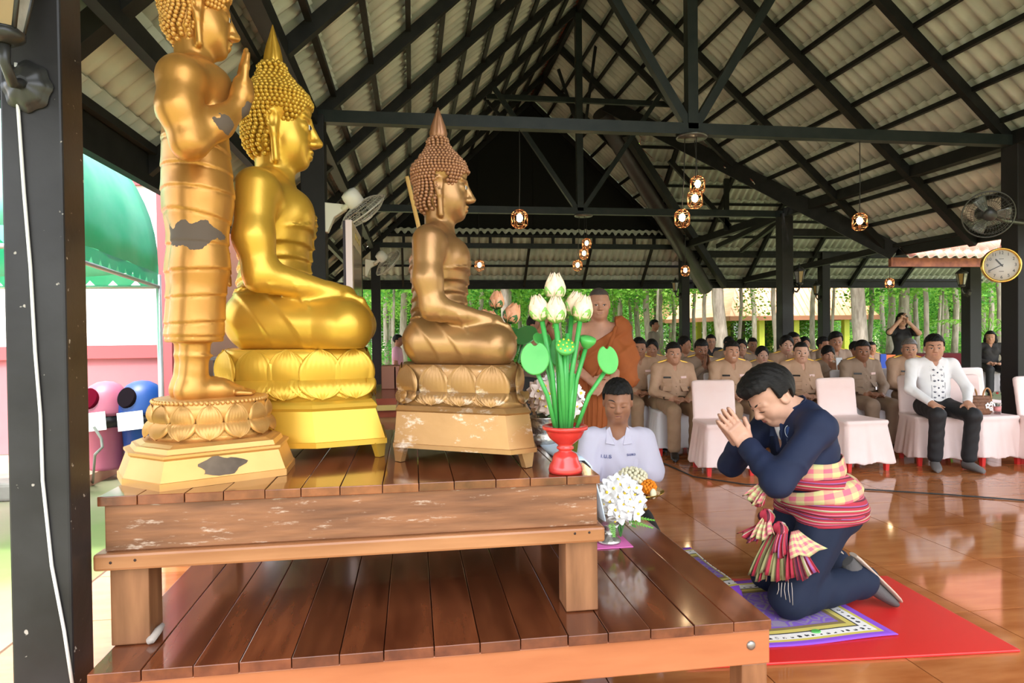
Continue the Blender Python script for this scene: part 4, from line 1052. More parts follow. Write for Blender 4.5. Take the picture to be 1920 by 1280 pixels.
M_shirtw = mat('white_shirt', (.80, .79, .80), rough=.8, bump=.12, bscale=24); M_shirtl = mat('school_shirt', (.64, .62, .76), rough=.8, bump=.12, bscale=24)
M_epau = mat('epaulette_gold', (.75, .45, .07), rough=.35, metal=.5); M_tagb = mat('name_tag_black', (.012, .012, .013), rough=.3); M_ribw = mat('ribbon_bar', (.8, .55, .5), rough=.6)
M_iris = mat('iris_dark', (.012, .008, .006), rough=.15); M_butt = mat('button_tan', (.26, .17, .09), rough=.4); M_belt = mat('belt_brown', (.06, .035, .02), rough=.5)
M_saff = mat('saffron_robe', (.36, .095, .018), rough=.8, col2=(.29, .07, .012), scale=5, bump=.15, bscale=16)

def axis(lo, hi, h, fine):
    segs = []; x = lo
    for a, b, hf in sorted(fine):
        a = max(a, lo); b = min(b, hi)
        if b <= x+1e-6: continue
        a = max(a, x)
        if a > x+1e-6: segs.append((x, a, h))
        segs.append((a, b, hf)); x = b
    if x < hi-1e-6: segs.append((x, hi, h))
    return span(*segs)
V3 = lambda *a: np.array(a, float)
class Fig:
    """one person: joints in the person's own frame (x forward, y left, z up)"""
    def __init__(s, J, b=1., hs=1., belly=0., breast=0., h=.014, hf=.0055, fine=(), sex='m', arm=1.):
        s.J = {k: V3(*v) for k, v in J.items() if k not in ('head_r',)}; s.R = rotm(*J.get('head_r', (0, 0, 0))); s.b, s.hs, s.belly, s.breast, s.sex, s.arm = b, hs, belly, breast, sex, arm
        P = np.array(list(s.J.values())); lo, hi = P.min(0)-.22, P.max(0)+.22; lo[2] = min(-.01, P[:, 2].min()-.05); hd = s.J['head']
        fx, fy, fz = [[(hd[i]-.15*hs, hd[i]+.15*hs, hf)]+[f[i] for f in fine] for i in range(3)]
        s.grid = [axis(lo[i], hi[i], h, f) for i, f in enumerate((fx, fy, fz))]
        s.skin = SDF(*s.grid)
    def field(s): return SDF(*s.grid)
    def spineR(s):
        u = s.J['neck']-s.J['pelvis']; u = u/np.linalg.norm(u); l = s.J['shL']-s.J['shR']; l = l-u*(l@u); l /= np.linalg.norm(l); f = np.cross(l, u); return np.stack((f, l, u), 1)
    def torso(s, t, e=0.):
        J = s.J; R = s.spineR(); b = s.b; P, N = J['pelvis'], J['neck']; d = N-P; L = np.linalg.norm(d)
        pr = .155 if s.sex == 'm' else .165
        t.ell(P+d*.02, (.112*b+e, pr*b+e, .11+e), .05, R); t.ell(P+d*.36+R[:, 0]*(.012+s.belly*.5), (.098*b+s.belly*.6+e, (.142 if s.sex == 'm' else .128)*b+s.belly*.4+e, .15+e), .06, R)
        t.ell(P+d*.70, (.104*b+e, .158*b+e, .165+e), .06, R)
        if s.breast:
            for q in (-1, 1): t.ell(P+d*.68+R[:, 0]*.075+R[:, 1]*.065*q, (.055+e, .06+e, .06+e), .04, R)
        for q, sh in ((1, 'shL'), (-1, 'shR')): t.cap(N-R[:, 2]*.035+R[:, 1]*.045*q, J[sh], .048*b+e, .058*b+e, .05)
    def arms(s, t, e=0., upto=1., half=False, which='LR', k=.025):
        J, a = s.J, s.arm
        for q in which:
            S, E, W = J['sh'+q], J['el'+q], J['wr'+q]
            if half: t.cap(S, S+(E-S)*upto, .056*a+e, .052*a+e*1.6, k)
            else:
                t.cap(S, E, .055*a+e, .043*a+e, k); t.cap(E, E+(W-E)*upto, .043*a+e, .030*a+(.043-.030)*a*(1-upto)+e*1.2, k)
    def legs(s, t, e=0., upto=1., b=None, flare=0.):
        J = s.J; b = b or s.b
        for q in 'LR':
            H_, K, A = J['hip'+q], J['kn'+q], J['an'+q]
            t.cap(H_, K, .088*b+e, .060*b+e, .04); t.cap(K, K+(A-K)*upto, .058*b+e, .040*b+e+flare, .03)
    def shoes(s, t, e=0.):
        for q in 'LR':
            A, T = s.J['an'+q], s.J['to'+q]; d = (T-A); z = A[2]
            t.cap(A+V3(-.01, 0, -.035), T-d*.15, .040+e, .036+e, .03); t.cap(T-d*.5, T, .040+e, .030+e, .03)
        return t
    def head(s, t):
        h, R, hs = s.J['head'], s.R, s.hs
        P = lambda *c: h+R@(V3(*c)*hs)
        E = lambda c, r, k, op='u': t.ell(P(*c), [q*hs for q in r], k*hs, R, op)
        C = lambda a, b, r1, r2, k, op='u': t.cap(P(*a), P(*b), r1*hs, r2*hs, k*hs, op)
        jw = .034 if s.sex == 'm' else .028
        E((-.012, 0, .030), (.094, .075, .085), .02); E((.018, 0, -.028), (.069, .061 if s.sex == 'm' else .057, .088), .03); E((.043, 0, -.086), (.034, jw, .027), .035)
        for q in (-1, 1):
            E((.052, .035*q, -.028), (.026, .026, .030), .025); E((.0, .05*q, -.055), (.035, .016, .03), .03)
            C((.079, .012*q, .019), (.066, .046*q, .017), .010, .009, .014); E((.091, .031*q, .000), (.013, .019, .0095), .012, 's')
            E((.0715, .031*q, -.001), (.0150, .0185, .0125), .006)
            E((.090, .0125*q, -.033), (.011, .009, .009), .008)
            E((-.012, .079*q, -.004), (.023, .009, .033), .010); E((-.008, .087*q, .002), (.012, .006, .018), .006, 's')
        C((.081, 0, .014), (.100, 0, -.026), .0085, .0125, .013); E((.1015, 0, -.028), (.0105, .011, .009), .008)
        C((.081, -.017, -.056), (.081, .017, -.056), .0085, .0085, .010); C((.079, -.014, -.067), (.079, .014, -.067), .0085, .0085, .009); E((.0895, 0, -.0615), (.006, .025, .0026), .004, 's')
        nk = .053 if s.sex == 'm' else .045
        t.cap(P(-.018, 0, -.05), s.J['neck']-V3(0, 0, .01), nk*hs, (nk+.008)*hs, .03)
    def hair(s, style, t=None):
        """short / buzz / full / woman / long"""
        h, R, hs = s.J['head'], s.R, s.hs; t = s.field(); P = lambda *c: h+R@(V3(*c)*hs)
        th = {'short': .014, 'buzz': .0035, 'full': .020, 'woman': .015, 'long': .015, 'crop': .008}[style]
        t.ell(P(-.014, 0, .033), [(.0945+th)*hs, (.0755+th*.8)*hs, (.086+th*1.1)*hs], 0, R)
        if style == 'full': t.ell(P(.030, 0, .095), [.080*hs, .070*hs, .040*hs], .03*hs, R)
        if style in ('woman', 'long'): t.ell(P(-.10, 0, .0), [.04*hs, .05*hs, .045*hs], .03*hs, R)
        if style == 'long':
            for q in (-1, 1): t.path([P(-.02, .07*q, .03), P(-.035, .078*q, -.06), P(-.05, .07*q, -.16)], [.03*hs, .032*hs, .02*hs], .03)
            t.path([P(-.07, 0, .0), P(-.085, 0, -.10), P(-.09, 0, -.2)], [.06*hs, .06*hs, .04*hs], .03)
        X, Y, Z = t.XYZ(); X = X-h[0]; Y = Y-h[1]; Z = Z-h[2]
        x, y, z = [(R[0, i]*X+R[1, i]*Y+R[2, i]*Z)/hs for i in range(3)]
        zf = .066 if style not in ('buzz', 'crop') else .072
        zf = zf+({'full': .018*y/.06}.get(style, 0)) - .5*np.maximum(abs(y)-.048, 0)
        d = t.f; wv = .003*np.sin(y*220)*np.cos(x*60)
        if style == 'woman': zf = zf+.004-.9*np.maximum(abs(y)-.018, 0)
        d = np.maximum(d, np.minimum(x-(.012 if style != 'woman' else .020)+wv, zf-z)*hs)
        if style != 'long':
            zs = .010 if style != 'woman' else -.020
            d = np.maximum(d, np.minimum(x+(.052 if style != 'woman' else .030), zs-z)*hs); d = np.maximum(d, (-.062-z)*hs)
        if style in ('short', 'full', 'woman', 'long'): d = d+.0022*np.sin(x*190+40*y)*np.sin(y*150+2)
        return t.new(d)
    def face(s, parent, skin_i=1, eye='open', lip=None, smile=False, brow=True, glasses=False, big=1.):
        h, R, hs = s.J['head'], s.R, s.hs; f = s.skin; fw = R[:, 0]
        P = lambda *c: h+R@(V3(*c)*hs); Rm3 = Matrix([list(r) for r in R])
        for q in (-1, 1):
            p = f.surf(P(.14, .031*q, -.002), -fw, .12*hs, 160); tw = Matrix.Rotation(.32*q, 3, 'Z')
            if eye == 'open':
                e = MB().ball(p-Vector(fw)*.0012*hs, (.0036*hs, .0148*hs*big**.3, .0060*hs*big), 10, 6, Rm3 @ tw).build('eye', M_eyew, parent)
                MB().ball(p+Vector(fw)*.0012*hs, (.0024*hs, .0068*hs*big**.5, .0060*hs*big), 8, 5, Rm3 @ tw).build('iris', M_iris, e)
                MB().tube([p+Rm3 @ (tw @ Vector((.0035, u*.0145, .0052-.28*u*u*.012)))*hs for u in (-1, -.5, 0, .5, 1)], [.001*hs*big, .0022*hs*big, .0025*hs*big, .0022*hs*big, .001*hs*big], 5).build('eyelid', M_brow, e)
            else:
                MB().tube([p+Rm3 @ (tw @ Vector((.0015, u*.0145, -.004-.003*(1-u*u))))*hs for u in (-1, -.5, 0, .5, 1)], [.0008*hs, .0016*hs, .0018*hs, .0016*hs, .0008*hs], 5).build('eyelid', M_brow, parent)
            if brow:
                pts = []
                for u in np.linspace(0, 1, 6):
                    pp = f.surf(P(.14, (.012+.042*u)*q, .020+.010*math.sin(PI*u*.75)), -fw, .14*hs, 160); pts.append(pp)
                MB().tube(pts, [.0030*hs*big, .0044*hs*big, .0046*hs*big, .0042*hs*big, .0032*hs*big, .0014*hs*big], 6).build('eyebrow', M_brow, parent)
        lp_ = lip or (M_lip if skin_i < 2 else M_lip2); pts = []
        for u in np.linspace(-1, 1, 7):
            pts.append(f.surf(P(.14, .0235*u, -.0615+(.006*u*u if smile else -.0015*u*u)), -fw, .1*hs, 160))
        w_ = [.0012, .0042, .0056, .006, .0056, .0042, .0012]
        m = MB().tube([q+Vector(fw)*-.001 for q in pts], [q*hs for q in w_], 8).build('mouth', lp_, parent)
        if smile: MB().tube([q+Vector(fw)*.0035*hs for q in pts[1:-1]], [q*hs*.55 for q in w_[1:-1]], 6).build('teeth', M_eyew, m)
        if glasses:
            g_ = MB()
            for q in (-1, 1):
                c = f.surf(P(.14, .031*q, -.002), -fw, .12*hs, 160)+Vector(fw)*.008
                g_.tube([c+Rm3 @ Vector((0, .021*math.cos(a), .015*math.sin(a)))*hs for a in np.linspace(0, 2*PI, 14, endpoint=False)], .0012, 5, closed=True)
                g_.tube([c+Rm3 @ Vector((0, .021*q, 0))*hs, Vector(P(-.01, .083*q, .006))], .0012, 5)
            g_.tube([f.surf(P(.14, 0, .004), -fw, .12*hs, 160)+Vector(fw)*.004+Rm3 @ Vector((0, .010*q, 0)) for q in (-1, 0, 1)], .0012, 5); g_.build('glasses', M_tagb, parent)
    def hand(s, t, q, F, T, N, curl=(.3, .3, .3, .3), k=1., thumb=(.8, .5), spread=.0):
        """q = 'L'/'R'; F finger direction, T thumb side, N palm normal (towards the palm)"""
        W = s.J['wr'+q]; F, T, N = [v/np.linalg.norm(v) for v in (V3(*F), V3(*T), V3(*N))]; R = np.stack((F, T, N), 1)
        t.cap(W-F*.02, W+F*.02*k, .029*k, .027*k, .015); t.box(W+F*.052*k, (.047*k, .039*k, .0145*k), .013*k, .012*k, R)
        for i in range(4):
            L_ = (.070, .078, .073, .058)[i]*k; c = curl[i]; p = W+F*.092*k+T*(.0305-.0203*i)*k; r = .0092*k; d0 = F+T*spread*(1.5-i)
            for j, (fr, rr) in enumerate(((.44, .96), (.31, .90), (.25, .80))):
                a = c*(.35+.75*j); d = d0*math.cos(a)+N*math.sin(a); d /= np.linalg.norm(d); n = p+d*L_*fr
                t.cap(p, n, r, r*rr, .004 if j else .008); p = n; r *= rr
        p = W+F*.022*k+T*.030*k+N*.004; a = F*thumb[1]+T*thumb[0]+N*.25; a /= np.linalg.norm(a); n = p+a*.040*k
        t.cap(p, n, .0125*k, .0105*k, .014); a2 = a*.6+F*.6; a2 /= np.linalg.norm(a2); t.cap(n, n+a2*.034*k, .0105*k, .0082*k, .006)
    def clip(s, f, p, n):
        """cut away the side of the plane through p that n points to"""
        X, Y, Z = f.XYZ(); p, n = V3(*p), V3(*n); n = n/np.linalg.norm(n); f.f = np.maximum(f.f, ((X-p[0])*n[0]+(Y-p[1])*n[1]+(Z-p[2])*n[2]).astype(np.float32)); return f
    def wrinkle(s, f, a=.003, w=70):
        X, Y, Z = f.XYZ(); f.f = f.f+(a*np.sin(Z*w+X*w*.6+3*np.sin(Y*26))*np.sin(Y*w*.55-X*31+1.7)).astype(np.float32); return f

def sit_pose(k=1., lean=0., turn=0., hands='lap', head=(0, .05, 0), feet=0., knees=.12, hx=.02):
    J = dict(pelvis=(0, 0, .56), neck=(-.035+lean, 0, 1.005), head=(hx+lean*1.3, 0, 1.125), shL=(-.035+lean, .178, .955), shR=(-.035+lean, -.178, .955),
             hipL=(.02, .09, .55), hipR=(.02, -.09, .55), knL=(.42, knees, .515), knR=(.42, -knees, .515), anL=(.40+feet, knees*.95, .10), anR=(.40+feet, -knees*.95, .10), toL=(.56+feet, knees*1.25, .035), toR=(.56+feet, -knees*1.25, .035))
    if hands == 'lap': J.update(elL=(.05, .245, .70), elR=(.05, -.245, .70), wrL=(.25, .085, .622), wrR=(.255, -.075, .640))
    if hands == 'knees': J.update(elL=(.10, .255, .73), elR=(.10, -.255, .73), wrL=(.31, .155, .615), wrR=(.31, -.155, .615))
    if hands == 'pray': J.update(elL=(.12, .20, .74), elR=(.12, -.20, .74), wrL=(.20, .035, .90), wrR=(.20, -.035, .90))
    if hands == 'phone': J.update(elL=(.12, .20, .74), elR=(.12, -.20, .74), wrL=(.27, .05, .90), wrR=(.27, -.05, .90))
    J = {a: tuple(np.array(v)*k) for a, v in J.items()}; J['head_r'] = head
    return J
def place(t, parts): pass
def seated_person(label, loc, rz, J, skin_i=1, hairs='short', top=M_khaki, bottom=M_trou, shoe=M_shoeb, b=1., belly=0., sex='m', sleeve='long', hands='lap', eye='open', smile=False, glasses=False,
                  group=None, uniform=True, hs=1., lower=True, hairm=None, lip=None, cat='person', h=.016, hf=.0062, detail=True):
    F = Fig(J, b*.97, hs, belly, .0 if sex == 'm' else 1., h, hf, sex=sex, arm=.90)
    t = empty('person', loc, rz, label, cat, group)
    s = F.skin; F.torso(s); F.arms(s); F.head(s)
    if lower:
        F.legs(s)
        for q in 'LR': A_ = F.J['an'+q]; D_ = (F.J['to'+q]-A_); s.cap(A_+V3(0, 0, -.03), A_+D_*.45+V3(0, 0, -.035), .026, .018, .02)
    if hands == 'lap':
        F.hand(s, 'L', (.42, -.85, -.06), (.85, .42, .1), (0, -.1, -1), (.5, .55, .6, .65)); F.hand(s, 'R', (.38, .88, -.04), (.85, -.42, .1), (0, .1, -1), (.5, .55, .6, .65))
    elif hands == 'knees':
        F.hand(s, 'L', (.92, -.10, -.32), (-.1, -1, .1), (-.3, 0, -.95), (.35, .35, .4, .45), spread=.1); F.hand(s, 'R', (.92, .10, -.32), (-.1, 1, .1), (-.3, 0, -.95), (.35, .35, .4, .45), spread=.1)
    elif hands == 'pray':
        F.hand(s, 'L', (.25, -.12, 1), (-1, 0, .25), (0, -1, 0), (.05, .05, .05, .05)); F.hand(s, 'R', (.25, .12, 1), (-1, 0, .25), (0, 1, 0), (.05, .05, .05, .05))
    else:
        F.hand(s, 'L', (.3, -.35, .8), (.0, -.5, .6), (-.2, -1, 0), (.5, .6, .7, .7)); F.hand(s, 'R', (.3, .35, .8), (.0, .5, .6), (-.2, 1, 0), (.5, .6, .7, .7))
    ob('body', s.mesh('body'), SK[skin_i], t)
    c = F.field(); F.torso(c, .007)
    if sleeve == 'long': F.arms(c, .008, .93, k=.03)
    else: F.arms(c, .016, .62, half=True)
    N = F.J['neck']; F.clip(c, N+V3(.0, 0, .030), (.55, 0, .84)) if False else None
    c.cap(N+V3(.01, 0, -.02), N+V3(.035, 0, .10), .056, .075, .008, 's')
    c.cap(N+V3(.05, 0, .02), N+V3(.12, 0, -.07), .030, .012, .006, 's')
    F.wrinkle(c, .0028)
    ob('shirt', c.mesh('shirt'), top, t)
    if lower:
        g_ = F.field(); F.legs(g_, .012, .93, flare=.014); g_.ell(F.J['pelvis']+V3(.0, 0, .0), (.125*b, .17*b, .10), .05); F.wrinkle(g_, .0028, 60)
        ob('trousers', g_.mesh('trousers'), bottom, t)
        for q in 'LR':
            A, T = F.J['an'+q], F.J['to'+q]; m = MB(); d = Vector(T-A); d.z = 0; d.normalize(); l = Vector((-d.y, d.x, 0)); rings = []
            for u, w_, zt in ((-.055, .030, .085), (-.03, .038, .095), (.02, .041, .090), (.08, .044, .07), (.13, .040, .055), (.165, .026, .04), (.175, .008, .028)):
                c_ = Vector((A[0], A[1], 0))+d*u; rings.append([c_+l*(w_*math.cos(a))+Vector((0, 0, .002+(zt-.002)*(.5+.5*math.sin(a))**.8)) for a in np.linspace(0, 2*PI, 12, endpoint=False)])
            m.loft(rings).build('shoe', shoe, t)
    hr = F.hair(hairs); ob('hair', hr.mesh('hair'), hairm or (M_stub if hairs == 'buzz' else M_hair), t)
    F.face(t, skin_i, eye, lip, smile, True, glasses, 1.15)
    # collar points
    Nn = Vector(N)
    for q in (-1, 1):
        m = MB(); a = Nn+Vector((-.05, .045*q, .035)); b_ = Nn+Vector((.045, .050*q, .015)); c2 = Nn+Vector((.085, .050*q, -.045)); d_ = Nn+Vector((.068, .010*q, -.035))
        k = m.verts([a, b_+Vector((0, .012*q, 0)), c2, d_, b_-Vector((0, .01*q, -.012)), a-Vector((0, .008*q, -.01))]); m.face((k, k+1, k+4, k+5)); m.face((k+1, k+2, k+3, k+4)); solidify(m.build('collar', top, t), .005)
    if uniform:
        for q, sh in ((1, 'shL'), (-1, 'shR')):
            S = Vector(F.J[sh]); o = Vector(N); d = (S-o).normalized(); p = c.surf((S[0]*.5+o[0]*.5+.0, (S[1]*.55+o[1]*.45), S[2]+.2), (0, 0, -1), .3)
            MB().obox(p+Vector((0, .02*q, .002)), d*.052, (.021, 0, 0), Vector((0, 0, .006))).build('epaulette', M_epau, t)
        if detail:
            def onchest(y, z): return c.surf((.5, y, z), (-1, 0, 0), .8, 260)
            def stick(y, z, hw, hh, th, nm, m_):
                p = onchest(y, z); a = onchest(y+hw, z)-onchest(y-hw, z); b = onchest(y, z+hh*2)-onchest(y, z-hh*2); a.normalize(); b.normalize(); nn = a.cross(b).normalized(); b = nn.cross(a)
                bevel(MB().obox(p+nn*th*.6, a*hw, b*hh, nn*th).build(nm, m_, t), .002)
            zc = F.J['neck'][2]-.135
            stick(-.085, zc, .040, .009, .005, 'name_tag', M_tagb)
            stick(.085, zc, .038, .012, .005, 'ribbon_bar', M_ribw)
            for y in (-.085, .085):
                stick(y, zc-.042, .050, .017, .005, 'pocket_flap', top); stick(y, zc-.105, .046, .048, .003, 'pocket', top)
            for k in range(4):
                p = onchest(0, zc-.02-.075*k); MB().ball(p+Vector((.003, 0, 0)), (.004, .008, .008), 6, 4).build('button', M_butt, t)
            w_ = F.J['pelvis'][2]+.075; m = MB(); ring = []
            for z in (w_-.016, w_+.016):
                r = []
                for a in np.linspace(-PI, PI, 26, endpoint=False):
                    d = V3(math.cos(a), math.sin(a), 0); q_ = c.surf(V3(F.J['pelvis'][0], 0, z)+d*.4, -d, .42, 160); r.append(q_+Vector(d)*.004)
                ring.append(r)
            m.loft(ring, False, False).build('belt', M_belt, t)
    return t, F, c

# ---- covered plastic chairs
M_cover = mat('chair_cover', (.82, .62, .58), rough=.85, col2=(.85, .70, .67), scale=2.2, bump=.1, bscale=18, rv=.04); M_coverw = mat('chair_cover_white', (.70, .67, .69), rough=.85, bump=.1, bscale=18)
M_redleg = mat('red_plastic', (.62, .03, .025), rough=.35)
def chair_meshes():
    s = SDF(span((-.36, .34, .0115)), span((-.31, .31, .0115)), span((.03, .86, .0115)))
    Rb = rotm(0, -.13, 0); s.box((-.235, 0, .62), (.020, .205, .195), .018, .0, Rb); s.box((-.258, 0, .77), (.017, .17, .035), .016, .05, Rb)
    s.box((0, 0, .44), (.215, .215, .018), .014, .02)
    X, Y, Z = s.XYZ(); t = np.clip((.46-Z)/.4, 0, 1); hx = .212+.055*t; fold = .010*t*(np.sin(9*np.arctan2(Y, X+.02))+.6*np.sin(17*np.arctan2(Y, X)+1)); q = np.maximum(np.maximum(abs(X+.01)-hx, abs(Y)-hx)*.95, (np.sqrt(X*X+Y*Y)-hx*1.30))-fold
    q = np.maximum(q, np.maximum(.075-Z+.012*np.sin(7*np.arctan2(Y, X)), Z-.452)); a = s.f; k = .02; h = np.clip(.5+.5*(q-a)/k, 0, 1); s.f = (q*(1-h)+a*h-k*h*(1-h)).astype(np.float32)
    return s.mesh('chair_cover')
cov_me = chair_meshes(); cov_me2 = cov_me.copy(); cov_me.materials.append(M_cover); cov_me2.materials.append(M_coverw)
def leg_me():
    m = MB(); rings = [[(c*w_+dx, s_*w_, z) for c, s_ in ((-1, -1), (1, -1), (1, 1), (-1, 1))] for z, w_, dx in ((0, .016, 0), (.14, .024, 0))]; m.loft(rings, smooth=False); me = m.mesh('leg'); me.materials.append(M_redleg); return me
leg_m = leg_me()
def chair(x, y, rz, label, white=False, group=None):
    t = empty('chair', (x, y, 0), rz, label, 'chair', group); ob('cover', cov_me2 if white else cov_me, None, t)
    for a, b in ((-.2, -.19), (-.2, .19), (.2, -.19), (.2, .19)): ob('leg', leg_m, None, t, (a, b, 0))
    return t
RZ = -PI/2
def sit(label, px, Y, top_y, kw, k=None, rz=-.10, white=True, chair_label=None, head=(-.15, .06, 0), hands='lap', grp=None, nochair=False, dz=0):
    p = onY(px, top_y, Y); ztop = p.z; k = k or (ztop/1.245)
    J = sit_pose(k, head=head, hands=hands, lean=kw.pop('lean', 0.), knees=kw.pop('knees', .12), feet=kw.pop('feet', 0.))
    hx = J['head'][0]; f = RZ+rz; loc = Vector((p.x-hx*math.cos(f), Y-hx*math.sin(f), ztop-1.245*k if not nochair else 0))
    loc.z = 0
    r = seated_person(label, loc, f, J, hands=hands, hs=kw.pop('hs', k*1.02), **kw)
    if not nochair: chair(loc.x, loc.y+.03, f, chair_label or 'white covered chair under '+' '.join(label.split()[:11]), white, None)
    return r
# front: man in the white embroidered shirt
t, F, c = sit('person in white embroidered shirt and black trousers, hands on knees', 1752, 5.72, 628, dict(skin_i=1, hairs='short', top=M_shirtw, bottom=M_blk, shoe=mat('shoe_grey', (.14, .125, .12), rough=.8), uniform=False, b=.93, belly=.012, knees=.15, feet=-.05, h=.012, hf=.0048), hands='knees', white=False, head=(-.32, .06, .02), rz=-.30, chair_label='pink covered chair under the white-shirted man')
M_navyt = mat('embroidery_navy', (.02, .025, .07), rough=.7)
for q in (-1, 1):
    for k in range(7):
        z = .90-.052*k; p = c.surf((.5, .034*q, z), (-1, 0, 0), .8, 300); m = MB(); m.tube([p+Vector((.007, .010*math.cos(a), .009*math.sin(a))) for a in np.linspace(PI, 2*PI, 7)], .0028, 5); m.obox(p+Vector((.007, 0, -.001)), (.001, 0, 0), (0, .0018, 0), (0, 0, .007)); m.build('embroidered_motif', M_navyt, t)
    m = MB().tube([c.surf((.5, .058*q, z), (-1, 0, 0), .8, 300)+Vector((.003, 0, 0)) for z in np.linspace(.93, .58, 12)], .0018, 5).build('piping', M_navyt, t)
for k in range(5):
    p = c.surf((.5, 0, .87-.072*k), (-1, 0, 0), .8, 300); MB().ball(p+Vector((.004, 0, 0)), (.004, .008, .008), 8, 5).build('button', M_navyt, t)
# second row: uniformed officers
off = []
sit('officer at the far left of the second row, partly behind the monk', 1198, 7.3, 634, dict(skin_i=2, hairs='short', b=1.02, belly=.01))
sit('smiling slim officer with gold shoulder boards beside the first empty chair', 1263, 6.75, 643, dict(skin_i=1, hairs='short', smile=False, h=.013, hf=.0052), head=(-.10, .03, .03))
sit('officer with a broad toothy smile behind the kneeling man', 1372, 6.75, 640, dict(skin_i=1, hairs='short', smile=True, b=1.06, belly=.02, h=.013, hf=.0052), head=(-.05, .0, -.05))
sit('stout light-skinned officer with cropped hair and a white ribbon bar', 1502, 6.75, 642, dict(skin_i=0, hairs='crop', b=1.06, belly=.025, top=M_khaki, h=.013, hf=.0052), head=(-.30, .03, .02))
sit('tanned officer with hands in lap sitting behind the middle empty chair', 1617, 6.75, 639, dict(skin_i=3, hairs='short', top=M_khaki2, bottom=M_khaki2, h=.013, hf=.0052), head=(-.36, .05, .02))
sit('older grey-haired officer behind the white-shirted man', 1705, 6.85, 636, dict(skin_i=1, hairs='short', hairm=M_hairg, b=1.03), head=(-.45, .03, 0))
# third row
W = dict(sex='f', hairs='woman')
sit('woman with tied hair behind the first two officers', 1222, 8.35, 637, dict(skin_i=2, detail=False, **W), head=(-.2, .1, 0))
sit('dark officer with hands pressed in prayer', 1315, 7.75, 637, dict(skin_i=3, hairs='short', top=M_khaki2, detail=False), hands='pray', head=(-.1, .28, 0))
sit('pale woman with parted hair and red lips sitting left of the navy phone', 1429, 7.75, 650, dict(skin_i=0, lip=M_lipr, top=M_khaki2, **W), head=(-.1, .03, 0))
ph = sit('woman raising a dark navy phone in both hands', 1475, 8.0, 630, dict(skin_i=0, lip=M_lipr, detail=False, **W), hands='phone', head=(-.2, .06, 0))
ph2 = sit('woman looking down at a white phone', 1552, 7.75, 649, dict(skin_i=1, top=M_khaki2, eye='closed', detail=False, **W), hands='phone', head=(-.1, .30, -.08))
sit('tall young man with thick hair behind the woman with the white phone', 1567, 8.3, 624, dict(skin_i=2, hairs='full', top=M_khaki2, detail=False), head=(-.3, .05, 0))
# fourth row, heads mostly
for lab, px, y, sk, hr, hd, kw in (
    ('person whose turned head shows between the third-row heads at left', 1284, 631, 2, 'woman', (.5, .05, 0), dict(Y=9.0)),
    ('woman looking over the smiling officer', 1390, 637, 1, 'woman', (-.2, .02, 0), dict(Y=9.0)),
    ('older person in glasses behind the pale woman', 1411, 634, 2, 'short', (-.1, .08, 0), dict(glasses=True, Y=10.8)),
    ('person in dark glasses and a black top at the back', 1333, 628, 1, 'short', (-.2, .0, 0), dict(glasses=True, top=M_blk, uniform=False, Y=10.8)),
    ('person whose black hair top shows behind the smiling officer', 1367, 632, 2, 'short', (0, .2, 0), dict(Y=9.9)),
    ('person looking out behind the navy phone', 1489, 624, 2, 'short', (.3, .0, .1), dict(Y=9.1)),
    ('person half hidden above the stout officer', 1509, 632, 2, 'woman', (-.1, .0, 0), dict(Y=10.0)),
    ('person turning left behind the white phone', 1545, 632, 2, 'short', (.6, .05, 0), dict(Y=9.1)),
    ('bareheaded person just left of the tanned officer at the back', 1604, 641, 3, 'woman', (0, .05, 0), dict(Y=9.1)),
    ('older person at the back right of the tanned officer', 1634, 641, 2, 'crop', (-.3, .1, 0), dict(Y=10.0))):
    kw = dict(kw); kw.setdefault('top', M_khaki2)
    sit(lab, px, kw.pop('Y'), y, dict(skin_i=sk, hairs=hr, sex='f' if hr == 'woman' else 'm', lower=False, detail=False, h=.02, hf=.007, **kw), head=hd)
M_phn = mat('phone_navy', (.01, .015, .045), rough=.3); M_phw = mat('phone_white', (.72, .74, .75), rough=.25)
for (tt, FF, cc), m_, l_ in ((ph, M_phn, 'dark navy phone held up by a woman in uniform'), (ph2, M_phw, 'white phone with two dark lenses held by a woman looking down')):
    q = FF.J['wrL']*.5+FF.J['wrR']*.5+V3(.055, 0, .085); mw = Matrix.Translation(tt.location) @ Matrix.Rotation(tt.rotation_euler.z, 4, 'Z'); p = mw @ Vector(q)
    e = empty('phone', p, tt.rotation_euler.z, l_, 'phone'); bevel(MB().obox((0, 0, 0), (.005, 0, .001), (0, .040, 0), (-.01, 0, .080)).build('case', m_, e), .004)
    for k in (0, 1): MB().ball((.007, .022, .045-.024*k), (.003, .008, .008), 8, 5).build('lens', M_tagb, e)
# empty chairs of the front row
chair(2.80, 5.78, RZ-.12, 'pink covered empty chair left of the kneeling man')
c2 = onY(1612, 800, 5.62); chair(c2.x, 5.72, RZ+.02, 'pink covered empty chair directly right of the kneeling man')
c3 = onY(1857, 800, 5.62); bagch = chair(c3.x, 5.72, RZ+.02, 'pink covered chair carrying the brown wicker handbag')
c4 = onY(1994, 780, 5.3); chair(c4.x, 5.35, RZ+.1, 'pink covered chair cut by the right edge of the frame')
c5 = onY(1840, 720, 6.75); chair(c5.x, 6.7, RZ, 'pink covered chair behind the handbag chair')
